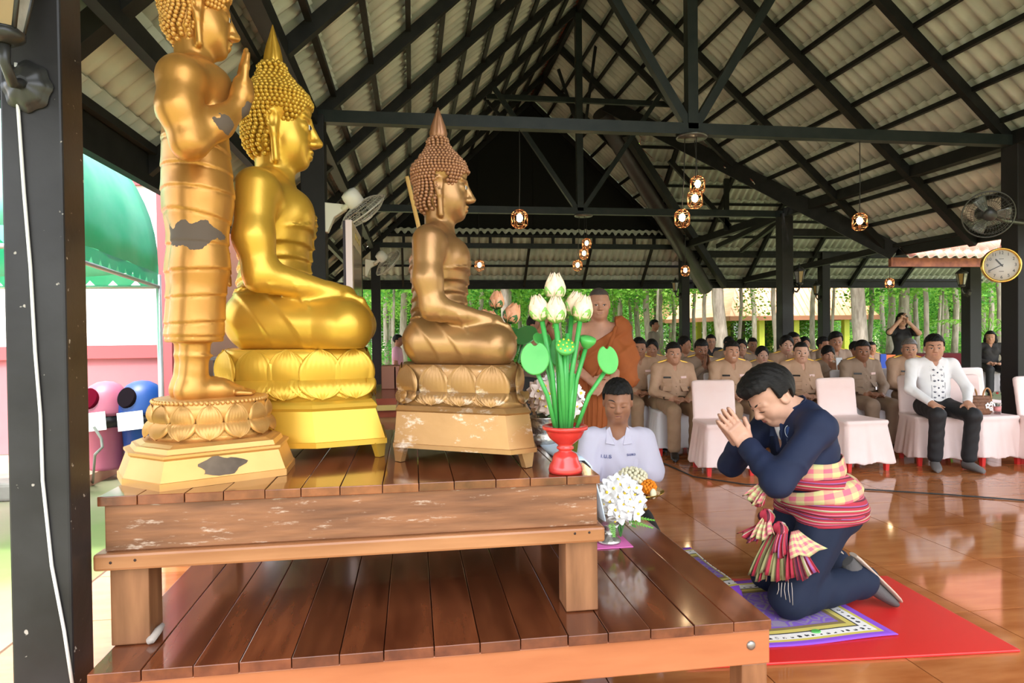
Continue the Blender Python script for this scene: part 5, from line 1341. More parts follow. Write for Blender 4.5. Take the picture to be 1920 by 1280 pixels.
# ================================================================ kneeling man
M_navy = mat('navy_jacket', (.009, .016, .046), rough=.75, spec=.3, col2=(.012, .020, .056), scale=5, bump=.10, bscale=20); M_navyp = mat('navy_trousers', (.008, .014, .034), rough=.8, spec=.3, bump=.12, bscale=18)
M_suede = mat('shoe_grey_suede', (.085, .08, .078), rough=.9, bump=.2, bscale=80); M_sole = mat('sole_beige', (.52, .42, .33), rough=.7)
KX, KY = 1.85, 2.90
J = dict(pelvis=(-.035, 0, .46), neck=(.075, 0, .905), head=(.205, 0, .968), shL=(.085, .185, .842), shR=(.085, -.185, .842), elL=(.295, .215, .615), elR=(.30, -.20, .62),
         wrL=(.340, .045, .755), wrR=(.340, -.045, .755), hipL=(-.02, .095, .43), hipR=(-.02, -.095, .43), knL=(.205, .155, .085), knR=(.13, -.15, .085),
         anL=(-.185, .11, .125), anR=(-.20, -.11, .125), toL=(-.30, .11, .03), toR=(-.31, -.11, .03), head_r=(.10, .68, .0))
F = Fig(J, 1.10, 1.10, .03, 0, .0095, .0042, fine=[((.30, .56, .0042), (-.11, .11, .0045), (.73, 1.0, .0042))], arm=1.12)
t = empty('person', (KX, KY, .018), PI, 'person in navy jacket kneeling with bowed head and palms pressed together', 'person'); hero = t
s = F.skin; F.torso(s); F.arms(s, -.006); F.head(s); F.legs(s)
Fd, Td = (.60, 0, .80), (-.80, 0, .60)
J_ = F.J
for q, sg in (('L', 1), ('R', -1)):
    F.J['wr'+q] = V3(.340, .030*sg, .755)
    F.hand(s, q, (.60, -.10*sg, .80), Td, (0, -sg, 0), (.10, .06, .08, .14), 1.10, (.62, .70), spread=.05)
for q in 'LR':
    A, T_ = F.J['an'+q], F.J['to'+q]; s.cap(A, A+(T_-A)*.8, .036, .020, .02)
ob('body', s.mesh('body'), SK[0], t)
c = F.field(); F.torso(c, .014); F.arms(c, .013, .90, k=.03); c.ell(F.J['pelvis']+V3(0, 0, .06), (.150, .195, .10), .04)
N = F.J['neck']; R = F.spineR(); up = R[:, 2]; fw = R[:, 0]
c.cap(N-up*.02+fw*.03, N+up*.12+fw*.09, .060, .090, .008, 's'); c.cap(N+fw*.08+up*.03, N+fw*.13-up*.16, .040, .012, .008, 's')
X, Y, Z = c.XYZ()
c.f = c.f+(.0035*np.sin(55*Z+38*X+2.5*np.sin(20*Y))*np.sin(24*Y-18*X+1)).astype(np.float32)
c.f -= (.004*np.exp(-((np.hypot(X-.27, Z-.62)-.10)/.010)**2)*(Y > .1)).astype(np.float32)
ob('jacket', c.mesh('jacket'), M_navy, t)
m = MB(); 
for q in (-1, 1):
    P0 = Vector(N-up*.0-fw*.075)+Vector((0, .0, .02)); pts = []
    for a in np.linspace(0, 1, 7):
        an = PI-a*(PI-.45); r = .078
        o = Vector(N)+Vector(fw)*(r*math.cos(an)+.022)+Vector((0, q*r*math.sin(an)*.95, 0))
        pts.append((o+Vector(up)*(.010-.03*a), o+Vector(up)*(.056-.035*a)+Vector(fw)*.012))
    m.grid([[p[0] for p in pts], [p[1] for p in pts]])
    o = pts[-1]; tip = Vector(N)+Vector(fw)*.135-Vector(up)*.10+Vector((0, q*.05, 0)); k = m.verts([o[0], o[1], tip, Vector(N)+Vector(fw)*.11-Vector(up)*.10+Vector((0, q*.018, 0))]); m.face((k, k+1, k+2, k+3))
solidify(m.build('collar', M_navy, t), .006)
v = F.field(); v.ell(V3(*N)+fw*.062-up*.06, (.060, .050, .11), .01, R); ob('undershirt', v.mesh('undershirt'), M_shirtw, t)
# emblem on the left breast
p = c.surf((.6, .078, .815), (-1, 0, 0), .9, 500); nrm = Vector((.80, .55, -.15)).normalized(); u_ = nrm.cross(Vector((0, 0, 1))).normalized(); w_ = u_.cross(nrm)
em = MB(); em.loft([[p+nrm*o+u_*.013*math.cos(a)+w_*.024*math.sin(a) for a in np.linspace(0, 2*PI, 18, endpoint=False)] for o in (-.002, .0035)]); em.build('emblem', mat('emblem_blue', (.02, .05, .16), rough=.5), t)
e2 = MB(); e2.tube([p+nrm*.004+u_*.017*math.cos(a)+w_*.028*math.sin(a) for a in np.linspace(-1.3, 1.4, 12)], .0014, 5); 
for k in range(3): e2.tube([p+nrm*.004-w_*(.036+.007*k)-u_*.014, p+nrm*.004-w_*(.036+.007*k)+u_*.012], .0012, 4)
e2.build('emblem_stitching', mat('thread_silver', (.55, .6, .68), rough=.5), t)
g_ = F.field(); F.legs(g_, .020, .97, b=1.08, flare=.012); g_.ell(F.J['pelvis']+V3(-.03, 0, -.02), (.150, .20, .12), .05)
X, Y, Z = g_.XYZ(); g_.f = g_.f+(.0045*np.sin(60*(X+.6*Z))*np.sin(21*Y+9*X)).astype(np.float32); g_.f = np.maximum(g_.f, (.004-Z)*np.ones_like(g_.f))
ob('trousers', g_.mesh('trousers'), M_navyp, t)
# slip-on shoes, toes on the mat, soles facing back
for sg in (1, -1):
    q = 'L' if sg > 0 else 'R'; heel = Vector((-.150 if sg > 0 else -.17, .115*sg, .215)); toe = Vector((-.335, .125*sg, .030)); d = (toe-heel); L_ = d.length; d.normalize(); sole_n = Vector((-d.z, 0, d.x)); sole_n = sole_n if sole_n.x < 0 else -sole_n; side = d.cross(sole_n)
    m = MB(); so_ = MB(); rings = []; sr = []
    for u, w_, h_ in ((-.034, .026, .06), (-.014, .041, .078), (.05, .045, .082), (.12, .049, .072), (.19, .051, .056), (.238, .042, .042), (.268, .022, .028)):
        cc = heel+d*u*(L_/.25); ring = []
        for a in np.linspace(0, 2*PI, 14, endpoint=False): ring.append(cc+side*w_*math.cos(a)-sole_n*(h_*.5*(1+math.sin(a))))
        rings.append(ring); sr.append([cc+side*w_*1.06*math.cos(a)+sole_n*(.009+.009*math.sin(a)) for a in np.linspace(0, 2*PI, 14, endpoint=False)])
    sh = m.loft(rings).build('shoe', M_suede, t); so_.loft(sr).build('sole', M_sole, sh)
hr = F.hair('full'); ob('hair', hr.mesh('hair'), M_hair, t); F.face(t, 0, 'closed', M_lip)
# sashes: checked and striped cloths wound round the waist, with pleated tails in front
def stripes(cols, n, vert=None, n2=0):
    def fn(m, nn, l, b):
        uv = nn.new('ShaderNodeUVMap'); sp = nn.new('ShaderNodeSeparateXYZ'); l.new(uv.outputs[0], sp.inputs[0])
        def ramp(sock, cl, k):
            mu = nn.new('ShaderNodeMath'); mu.operation = 'MULTIPLY'; mu.inputs[1].default_value = k; fr = nn.new('ShaderNodeMath'); fr.operation = 'FRACT'; l.new(sock, mu.inputs[0]); l.new(mu.outputs[0], fr.inputs[0])
            r = nn.new('ShaderNodeValToRGB'); r.color_ramp.interpolation = 'CONSTANT'; e = r.color_ramp.elements
            while len(e) < len(cl): e.new(.5)
            for i, (p, q) in enumerate(cl): e[i].position = p; e[i].color = (*q, 1)
            l.new(fr.outputs[0], r.inputs[0]); return r.outputs[0]
        a = ramp(sp.outputs[0], cols, n)
        if vert:
            c_ = ramp(sp.outputs[1], vert, n2); mx = nn.new('ShaderNodeMixRGB'); mx.inputs[0].default_value = .5; l.new(a, mx.inputs[1]); l.new(c_, mx.inputs[2]); a = mx.outputs[0]
        l.new(a, b.inputs['Base Color'])
    return fn
PK, YG, RD, MR, OL, WH, PU = (.58, .13, .19), (.52, .50, .22), (.36, .022, .045), (.10, .014, .028), (.26, .25, .11), (.62, .48, .44), (.27, .09, .27)
chk = [(0, PK), (.5, YG)]
M_chk = mat('sash_check', PK, rough=.85, fn=stripes(chk, 16, chk, 2), bump=.0); M_chk2 = mat('sash_check_small', PK, rough=.85, fn=stripes([(0, PK), (.5, (.42, .50, .20))], 5, [(0, PK), (.5, (.55, .58, .28))], 4))
rs_ = [(0, RD), (.22, MR), (.32, PK), (.40, RD), (.55, OL), (.62, WH), (.66, RD), (.84, MR), (.92, PU)]
M_strv = mat('sash_stripe', RD, rough=.85, fn=stripes(rs_, 2.2)); M_strp = mat('sash_stripe_olive', OL, rough=.85, fn=stripes([(0, OL), (.3, PK), (.5, OL), (.62, RD), (.75, YG), (.85, MR)], 2.5))
def hstripes(cols, n):
    return stripes([(0, RD)], 1, cols, n)
def vfn(cols, n):
    def fn(m, nn, l, b):
        uv = nn.new('ShaderNodeUVMap'); sp = nn.new('ShaderNodeSeparateXYZ'); l.new(uv.outputs[0], sp.inputs[0]); mu = nn.new('ShaderNodeMath'); mu.operation = 'MULTIPLY'; mu.inputs[1].default_value = n; fr = nn.new('ShaderNodeMath'); fr.operation = 'FRACT'; l.new(sp.outputs[1], mu.inputs[0]); l.new(mu.outputs[0], fr.inputs[0])
        r = nn.new('ShaderNodeValToRGB'); r.color_ramp.interpolation = 'CONSTANT'; e = r.color_ramp.elements
        while len(e) < len(cols): e.new(.5)
        for i, (p, q) in enumerate(cols): e[i].position = p; e[i].color = (*q, 1)
        l.new(fr.outputs[0], r.inputs[0]); l.new(r.outputs[0], b.inputs['Base Color'])
    return fn
M_bandstr = mat('sash_band_stripe', RD, rough=.85, fn=vfn(rs_, 1.5))
body_w = F.field(); F.torso(body_w, .014); body_w.ell(F.J['pelvis']+V3(0, 0, .06), (.150, .195, .10), .04); body_w.f = np.minimum(body_w.f, g_.f)
def band(zc, hgt, tilt, infl, m, seed, zoff=0., roll=0.):
    r0 = random.Random(seed); n = 64; rows = []
    for j in range(7):
        v = j/6; row = []
        for i in range(n+1):
            a = 2*PI*i/n; d = V3(math.cos(a), math.sin(a), 0); z = zc+(v-.5)*hgt*(1+.12*math.sin(3*a+seed))+tilt*math.cos(a)+roll*math.sin(a)
            ce = V3(-.015, 0, z); q = body_w.surf(ce+d*.45, -d, .47, 220); r = math.hypot(q.x-ce[0], q.y)
            r += infl*math.sin(PI*(.12+.76*v))+.004*math.sin(v*9+2*math.sin(2*a+seed))+.003*math.sin(7*a+4*v+seed); row.append(ce+d*r)
        rows.append(row)
    # smooth the radius along the ring
    P = np.array(rows); 
    for _ in range(3): P[:, 1:-1] = .25*P[:, :-2]+.5*P[:, 1:-1]+.25*P[:, 2:]
    P[:, 0] = P[:, -1] = (P[:, 1]+P[:, -2])/2
    q = MB(); q.csm = True; q.grid([[tuple(p) for p in r] for r in P], lambda i, j: (j/n, i/6)); return solidify(q.build('sash', m, t), .006)
band(.645, .085, -.012, .020, M_chk, 1); band(.575, .075, .010, .024, M_bandstr, 2, roll=.008); band(.530, .080, -.040, .036, M_chk, 3, roll=.012); band(.475, .085, .0, .032, M_bandstr, 4, roll=.01); band(.435, .060, -.005, .018, M_bandstr, 5)
def tail(tops, hem0, hem1, pl, m, sway=0., depth=.016, rows=8):
    """pleated hanging end from a knot: tops = knot point, hem0..hem1 = lower edge; person-frame coordinates"""
    A, B0, B1 = Vector(tops), Vector(hem0), Vector(hem1); n = pl*4; w0 = .018; P = []; sd_ = (B1-B0).normalized(); nn = Vector((.75, .65, .1)).normalized()
    for i in range(rows+1):
        v = i/rows; row = []
        for j in range(n+1):
            u = j/n; top = A+sd_*(u-.5)*w0*2; bot = B0.lerp(B1, u)+Vector((0, 0, .012*math.sin(u*9))); p = top.lerp(bot, v); p += nn*(depth*(.4+v)*math.sin(2*PI*pl*u)+.02*math.sin(PI*v)); row.append(p)
        P.append(row)
    q = MB(); q.csm = True; q.grid(P, lambda i, j: (j/n, i/rows)); return solidify(q.build('sash_tail', m, t), .003)
def loc_(px, py, Y):
    p = onY(px, py, Y); return (KX-p.x, KY-p.y, p.z-.018)
tail(loc_(1432, 985, 2.74), loc_(1383, 1000, 2.72), loc_(1418, 1022, 2.70), 4, M_strv); tail(loc_(1440, 965, 2.72), loc_(1406, 1012, 2.69), loc_(1452, 1005, 2.68), 4, M_chk2)
tail(loc_(1445, 900, 2.74), loc_(1393, 930, 2.73), loc_(1428, 952, 2.70), 4, M_chk2); tail(loc_(1450, 1000, 2.73), loc_(1404, 1078, 2.72), loc_(1436, 1092, 2.70), 5, M_strp)
tail(loc_(1465, 1000, 2.70), loc_(1424, 1075, 2.68), loc_(1478, 1094, 2.66), 5, M_strp); tail(loc_(1490, 1000, 2.68), loc_(1474, 1090, 2.64), loc_(1536, 1076, 2.64), 6, M_strv)
tail(loc_(1490, 995, 2.68), loc_(1482, 1048, 2.625), loc_(1552, 1030, 2.625), 1, M_chk2, depth=.006); tail(loc_(1470, 990, 2.69), loc_(1448, 1040, 2.66), loc_(1480, 1044, 2.65), 3, M_strv)
for px, py, Y, m in ((1440, 905, 2.75, M_chk2), (1437, 968, 2.72, M_strv), (1462, 992, 2.70, M_strv), (1420, 935, 2.74, M_strv)):
    q = MB(); ce = Vector(loc_(px, py, Y)); q.csm = True; P = []
    for i in range(9):
        row = []
        for j in range(17):
            th, ph_ = PI*i/8, 2*PI*j/16; r = .030*(1+.22*math.sin(4*ph_+2*th)); row.append(ce+Vector((r*math.sin(th)*math.cos(ph_), r*1.1*math.sin(th)*math.sin(ph_), r*math.cos(th))))
        P.append(row)
    q.grid(P, lambda i, j: (j/16*.6, i/8*.6)); q.build('sash_knot', m, t)
fr = MB()
for k in range(5): a = Vector(loc_(1460+k*6, 1092, 2.66)); fr.tube([a, a+Vector((.004*math.sin(k), 0, -.03)), a+Vector((.008*math.cos(k), .0, -.05-.012*k))], .0012, 4)
fr.build('fringe', mat('thread_pale', (.6, .55, .48), rough=.8), t)

# ================================================================ monk
mk = onY(1123, 540, 5.25); kz = mk.z/1.655
J = dict(pelvis=(0, 0, .90), neck=(-.01, 0, 1.365), head=(.025, 0, 1.525), shL=(-.015, .160, 1.32), shR=(-.015, -.165, 1.32), elL=(.02, .215, 1.06), elR=(.03, -.235, 1.04), wrL=(.19, .07, .905), wrR=(.20, -.06, .90),
         hipL=(0, .09, .86), hipR=(0, -.09, .86), knL=(.03, .10, .48), knR=(.03, -.10, .48), anL=(0, .11, .09), anR=(0, -.11, .09), toL=(.15, .13, .035), toR=(.15, -.13, .035))
J = {k: tuple(np.array(v)*kz) for k, v in J.items()}; J['head_r'] = (.05, .10, 0)
F = Fig(J, .92, 1.08, .012, 0, .0125, .0046); fz = math.atan2(-mk.y, -mk.x)+.06
t = empty('person', (mk.x-.025*math.cos(fz), mk.y-.025*math.sin(fz), 0), fz, 'monk in rust-orange robe with bare right shoulder standing with clasped hands', 'person')
s = F.skin; F.torso(s); F.arms(s); F.legs(s); F.head(s); F.shoes(s, -.008)
F.hand(s, 'R', (.35, .8, -.35), (.5, -.2, .7), (-.6, .3, -.3), (.7, .7, .8, .8)); F.hand(s, 'L', (.35, -.75, -.4), (.5, .2, .7), (-.6, -.3, -.3), (.8, .8, .9, .9))
ob('body', s.mesh('body'), SK[1], t)
c = F.field(); F.torso(c, .020); z1 = 1.34*kz
X, Y, Z = c.XYZ()
for a, b, r1, r2 in (((0, 0, .86), (0, 0, .22), .155, .15),): c.cap(V3(*a)*kz, V3(*b)*kz, r1, r2, .08)
c.box(V3(0, 0, .12)*kz, (.4, .4, .08), .01, .01, op='s')
# over the left shoulder and arm
c.path([V3(-.02, .10, 1.36)*kz, V3(-.015, .165, 1.33)*kz, V3(.02, .225, 1.10)*kz, V3(.07, .215, .95)*kz], [.06, .078, .082, .075], .05); c.path([V3(.10, .06, 1.28)*kz, V3(.10, .16, 1.10)*kz, V3(.08, .22, .92)*kz], [.04, .06, .07], .05)
pl_ = Z-(1.245*kz+.62*Y); cutm = np.where(Y < .16, pl_, -1.); c.f = np.maximum(c.f, (pl_*.85-.0*X).astype(np.float32)) if False else np.maximum(c.f, np.where(Y < .13*kz, .80*pl_, -.5).astype(np.float32))
c.f = c.f-(.010*np.maximum(0, np.sin(46*(Z*.75-Y*.60)+2*np.sin(5*Z)))**3*(Z > .9*kz)).astype(np.float32)-(.012*np.maximum(0, np.sin(26*np.arctan2(Y, X+.02)*.35*3+1.5*np.sin(6*Z)))**2*(Z < .92*kz)).astype(np.float32)
c.cap(V3(.19, .0, .90)*kz, V3(.30, 0, .93)*kz, .085, .085, .01, 's')
ob('robe', c.mesh('robe'), M_saff, t)
sash_ = MB(); pts = []
for k in range(14):
    u = k/13; y = (.13-.16*u)*kz; z = (1.34-.40*u)*kz; q = c.surf((.5, y, z), (-1, 0, 0), .9, 300); pts.append(q+Vector((.008, 0, 0)))
sash_.tube(pts, [.016]*14, 8).build('robe_roll', M_saff, t)
ob('hair', F.hair('buzz').mesh('hair'), M_stub, t); F.face(t, 1, 'open', brow=False)

# ================================================================ schoolboy with the offering tray
bp = onY(1158, 711, 3.56); bz = bp.z
J = dict(pelvis=(0, 0, .24), neck=(.03, 0, .735), head=(.065, 0, .905), shL=(.02, .138, .685), shR=(.02, -.138, .685), elL=(.08, .185, .44), elR=(.09, -.18, .44), wrL=(.27, .140, .475), wrR=(.27, -.030, .475),
         hipL=(.02, .09, .22), hipR=(.02, -.09, .22), knL=(.38, .17, .13), knR=(.38, -.17, .13), anL=(-.06, .12, .07), anR=(-.06, -.12, .07), toL=(-.17, .11, .03), toR=(-.17, -.11, .03))
kb = (bz)/1.025; J = {k: tuple(np.array(v)*kb) for k, v in J.items()}; J['head_r'] = (-.06, .22, 0)
F = Fig(J, .76, .96*kb, 0, 0, .011, .0044, fine=[((.24, .42, .006), (-.14, .20, .006), (.40, .58, .006))], arm=.85)
fz = -PI/2-.22
t = empty('person', (bp.x-.065*math.cos(fz)*kb, bp.y-.065*math.sin(fz)*kb, 0), fz, 'schoolboy in pale lilac shirt sitting on his heels with an offering tray', 'person'); boy = t
s = F.skin; F.torso(s); F.arms(s); F.legs(s); F.head(s)
for q in 'LR': s.cap(F.J['an'+q], F.J['to'+q], .036, .026, .02)
F.hand(s, 'L', (.55, -.55, .05), (.3, .3, .9), (0, -1, .1), (.5, .5, .55, .6)); F.hand(s, 'R', (.55, .55, .05), (.3, -.3, .9), (0, 1, .1), (.5, .5, .55, .6))
ob('body', s.mesh('body'), SK[2], t)
c = F.field(); F.torso(c, .016); F.arms(c, .024, .66, half=True); N = F.J['neck']
c.cap(N+V3(.01, 0, -.02), N+V3(.03, 0, .10), .054, .072, .006, 's'); c.cap(N+V3(.06, 0, .01), N+V3(.12, 0, -.085), .030, .006, .006, 's'); F.wrinkle(c, .0035, 50)
ob('shirt', c.mesh('shirt'), M_shirtl, t)
Nn = Vector(N)
for q in (-1, 1):
    m = MB(); k = m.verts([Nn+Vector((-.055, .045*q, .035)), Nn+Vector((.04, .062*q, .015)), Nn+Vector((.080, .070*q, -.055)), Nn+Vector((.088, .022*q, -.062)), Nn+Vector((.045, .045*q, .028)), Nn+Vector((-.05, .040*q, .048))]); m.face((k, k+1, k+4, k+5)); m.face((k+1, k+2, k+3, k+4)); solidify(m.build('collar', M_shirtl, t), .006)
m = MB().tube([c.surf((.5, .002, z), (-1, 0, 0), .8, 300)+Vector((.001, 0, 0)) for z in np.linspace(N[2]-.10, N[2]-.42, 10)], .0028, 6).build('placket', M_shirtl, t)
p = c.surf((.5, .085, N[2]-.135), (-1, 0, 0), .8, 300); MB().obox(p+Vector((-.002, 0, -.03)), (.003, 0, 0), (0, .038, 0), (.0, 0, .040)).build('pocket', M_shirtl, t)
M_ink = mat('embroidery_blue', (.03, .06, .25), rough=.7)
def text(body, size, m, parent, loc, rot, ext=.0006, name='lettering'):
    cu_ = bpy.data.curves.new(name, 'FONT'); cu_.body = body; cu_.size = size; cu_.extrude = ext; cu_.align_x = 'CENTER'; cu_.align_y = 'CENTER'; cu_.resolution_u = 2
    tmp = bpy.data.objects.new('tmp', cu_); COL.objects.link(tmp); dg = bpy.context.evaluated_depsgraph_get(); me = bpy.data.meshes.new_from_object(tmp.evaluated_get(dg)); bpy.data.objects.remove(tmp)
    me.name = name; return ob(name, me, m, parent, loc, rot)
p = c.surf((.5, -.075, N[2]-.125), (-1, 0, 0), .8, 300); text('\u0e19.\u0e19.\u0e18', .034, M_ink, t, p+Vector((.010, 0, 0)), (PI/2-.25, 0, PI/2-.35))
p = c.surf((.5, .075, N[2]-.115), (-1, 0, 0), .8, 300); text('\u0e18\u0e19\u0e1e\u0e25 \u0e2a', .022, M_ink, t, p+Vector((.010, 0, 0)), (PI/2-.25, 0, PI/2+.35))
g_ = F.field(); F.legs(g_, .018, .98, b=1.05); g_.ell(F.J['pelvis']+V3(0, 0, -.02), (.13, .175, .10), .05); X, Y, Z = g_.XYZ(); g_.f = np.maximum(g_.f, (.004-Z)*np.ones_like(g_.f))
ob('trousers', g_.mesh('trousers'), M_blk, t); ob('hair', F.hair('short').mesh('hair'), M_hair, t); F.face(t, 2, 'closed')
# tray and garlands in his hands
M_brass = mat('brass_tray', (.80, .50, .08), rough=.18, metal=.9); M_jas = mat('jasmine_white', (.80, .76, .55), rough=.8); M_mari = mat('marigold', (.80, .26, .01), rough=.8)
mw = Matrix.Translation(t.location) @ Matrix.Rotation(fz, 4, 'Z'); tc = mw @ Vector((.37*kb, .065, .455*kb))
tr = empty('offering_tray', tc, fz, 'polished brass footed tray held by the schoolboy', 'tray')
MB().lathe([(.0, -.06), (.055, -.06), (.05, -.045), (.02, -.03), (.02, -.01), (.06, .0), (.11, .012), (.135, .03), (.137, .034), (.105, .018), (.0, .010)], 32).build('dish', M_brass, tr)
def blossoms(name, label, c, R, r, n, m, flat=.5, cat='garland', seed=3):
    e = empty(name, c, 0, label, cat); q = MB(); r2 = random.Random(seed)
    for i in range(n):
        ph = math.acos(1-2*(i+.5)/n); th = PI*(1+5**.5)*i; p = Vector((R*math.sin(ph)*math.cos(th), R*math.sin(ph)*math.sin(th), R*flat*math.cos(ph))); q.ball(p, r*r2.uniform(.8, 1.15), 6, 4)
    tag(q.build('blossoms', m, e), kind='stuff'); return e
blossoms('garland', 'cushion of white jasmine buds on the brass tray', tc+Vector((-.015, .02, .098)), .070, .0105, 110, M_jas, .62); blossoms('garland', 'orange marigold head beside the jasmine on the tray', tc+Vector((.045, -.05, .062)), .034, .009, 60, M_mari, .9)
tag(MB().ball(tc+Vector((.05, -.10, .038)), (.016, .016, .026), 10, 8).build('figurine', M_jas), 'small white flower tassel at the edge of the brass tray', 'tassel')

# ================================================================ background people
def stand_person(label, px, ytop, Y, rz, skin_i, hairs, top, bottom, arms='down', sex='m', h=None, ground=-.14, hd=(0, 0, 0), hairm=None):
    p = onY(px, ytop, Y); H_ = p.z-ground; k = H_/1.66
    J = dict(pelvis=(0, 0, .90), neck=(-.01, 0, 1.375), head=(.02, 0, 1.545), shL=(-.01, .17, 1.33), shR=(-.01, -.17, 1.33), elL=(.0, .23, 1.07), elR=(.0, -.23, 1.07), wrL=(.08, .21, .86), wrR=(.08, -.21, .86),
             hipL=(0, .09, .86), hipR=(0, -.09, .86), knL=(.03, .10, .48), knR=(.03, -.10, .48), anL=(0, .10, .09), anR=(0, -.10, .09), toL=(.15, .12, .035), toR=(.15, -.12, .035))
    if arms == 'up': J.update(elL=(.16, .24, 1.30), elR=(.16, -.24, 1.32), wrL=(.17, .07, 1.50), wrR=(.17, -.07, 1.54))
    J = {a: tuple(np.array(v)*k) for a, v in J.items()}; J['head_r'] = hd; F = Fig(J, 1., k*1.02, 0, 1 if sex == 'f' else 0, .02, .0085, sex=sex)
    t = empty('person', (p.x, p.y, ground), rz, label, 'person'); s = F.skin; F.torso(s); F.arms(s); F.legs(s); F.head(s); F.shoes(s)
    for q, sg in (('L', 1), ('R', -1)):
        if arms == 'up': F.hand(s, q, (.1, -.5*sg, .8), (-.6, 0, .3), (0, -sg, 0), (.6, .6, .7, .7))
        else: F.hand(s, q, (.2, 0, -1), (1, 0, .2), (0, -sg, 0), (.4, .4, .5, .5))
    ob('body', s.mesh('body'), SK[skin_i], t); c = F.field(); F.torso(c, .012); F.arms(c, .016, .6 if arms != 'long' else 1, half=True); c.cap(F.J['neck']+V3(.01, 0, -.01), F.J['neck']+V3(.03, 0, .1), .055, .07, .006, 's'); ob('shirt', c.mesh('shirt'), top, t)
    g_ = F.field(); F.legs(g_, .015, .95); g_.ell(F.J['pelvis'], (.12, .165, .1), .05); ob('trousers', g_.mesh('trousers'), bottom, t); ob('hair', F.hair(hairs).mesh('hair'), hairm or M_hair, t); F.face(t, skin_i); return t, F
M_pinks = mat('pink_shirt', (.75, .40, .52), rough=.8); M_greys = mat('grey_uniform', (.26, .22, .17), rough=.8); M_wine = mat('dark_wine_top', (.05, .02, .025), rough=.8)
stand_person('woman in black with long hair raising a camera outside', 1691, 588, 11.5, RZ-.45, 0, 'long', M_blk, M_blk, 'up', 'f', hd=(0, .05, 0))
stand_person('man in grey uniform standing among the trunks beyond the monk', 1226, 600, 14.9, RZ+.9, 2, 'short', M_greys, M_greys, ground=-.14)
stand_person('man in brown with one arm raised behind the lotus sprays', 1003, 592, 6.9, RZ+.7, 2, 'short', mat('brown_shirt', (.13, .085, .06), rough=.8), M_blk, 'up', ground=0., hd=(.3, .1, 0))
stand_person('man in a pink shirt seen far away under the trees', 745, 628, 14.3, RZ+1.4, 2, 'short', M_pinks, M_blk, ground=-.35)
sit('woman in a dark jacket sitting outside between the right posts', 1857, 11.2, 621, dict(skin_i=1, hairs='long', sex='f', top=mat('dark_jacket', (.03, .027, .028), rough=.8), bottom=M_blk, uniform=False, detail=False, h=.018, hf=.007), head=(-.3, 0, 0), rz=-.5, chair_label='white covered chair under the woman in a dark jacket')
# ================================================================ lamps, fans, clock, lanterns
M_cu = mat('copper_wire', (.55, .26, .12), rough=.3, metal=.9); M_cord = mat('cord_black', (.02, .02, .018), rough=.6)
M_bulb = mat('bulb_glow', (1., .72, .40), emit=22.); M_disc = mat('canopy_plate', (.10, .10, .095), rough=.3, metal=.6)
def pendant(px, py, Y, top, label, group=None, n=None):
    p = onY(px, py, Y); t = empty('pendant_lamp', p, 0, label, 'lamp', group); tp_ = Vector(top)-p
    MB().tube([(0, 0, .075), (0, 0, .12), tp_*.5+Vector((.003, 0, 0)), tp_], .0045, 5).build('cord', M_cord, t)
    MB().lathe([(.0, .09), (.016, .085), (.018, .055), (.012, .045), (.0, .044)], 10).build('socket', M_cu, t)
    MB().ball((0, 0, .012), (.030, .030, .038), 12, 8).build('bulb', M_bulb, t)
    m = MB(); rings = [[(r*math.cos(2*PI*k/6+o), r*math.sin(2*PI*k/6+o), z) for k in range(6)] for r, z, o in ((.035, .085, 0), (.075, .05, 0), (.075, -.05, 0), (.04, -.08, 0))]
    for r in rings:
        for k in range(6): m.tube([r[k], r[(k+1) % 6]], .0035, 4)
    for a, b in zip(rings, rings[1:]):
        for k in range(6): m.tube([a[k], b[k]], .0035, 4); 
    for k in range(6): m.tube([rings[1][k], rings[2][(k+1) % 6]], .0025, 4)
    m.build('cage', M_cu, t); return t
Yt = 6.06; zb = ZT-.055
def plate(px, py, Y, z, label):
    p = onY(px, py, Y); t = empty('canopy_plate', (p.x, Y, z), 0, label, 'ceiling rose'); MB().lathe([(.0, 0), (.145, -.002), (.15, -.012), (.14, -.028), (.02, -.032), (0, -.03)], 28).build('plate', M_disc, t); return Vector((p.x, Y, z-.03))
pl1 = plate(1297, 255, Yt-.0, zb, 'round plate under the near truss holding three pendant cords')
pendant(974, 411, Yt, (onY(974, 250, Yt).x, Yt, zb), 'cage pendant lamp hanging alone left of the near king post')
pendant(1308, 347, Yt+.1, pl1+Vector((.05, .05, 0)), 'highest cage pendant of the near cluster of three')
pendant(1303, 374, Yt-.05, pl1+Vector((.02, -.06, 0)), 'middle cage pendant of the near cluster of three')
pendant(1279, 410, Yt, pl1+Vector((-.07, .0, 0)), 'lowest cage pendant of the near cluster of three')
pendant(1612, 416, Yt, (onY(1612, 262, Yt).x, Yt, zb), 'cage pendant lamp hanging at the right under the near truss')
Y2_ = 10.34; pl2 = plate(1094, 404, Y2_, zb, 'round plate under the middle truss below the king post')
pendant(1100, 457, Y2_+.1, pl2+Vector((.05, .04, 0)), 'highest small pendant of the far cluster above the lotus buds'); pendant(1095, 476, Y2_-.05, pl2+Vector((.0, -.06, 0)), 'middle small pendant of the far cluster above the lotus buds'); pendant(1083, 498, Y2_, pl2+Vector((-.07, 0, 0)), 'lowest small pendant of the far cluster above the lotus buds')
pendant(899, 498, Y2_, (onY(897, 400, Y2_).x, Y2_, zb), 'small pendant hanging right of the bronze statue shoulder'); pendant(1285, 508, 10.34, (onY(1284, 400, Y2_).x, Y2_, zb), 'small pendant hanging before the slim back post')
pendant(1668, 531, 10.34, (onY(1668, 440, Y2_).x, Y2_, 2.84), 'small pendant hanging in the side wing above the trunks')
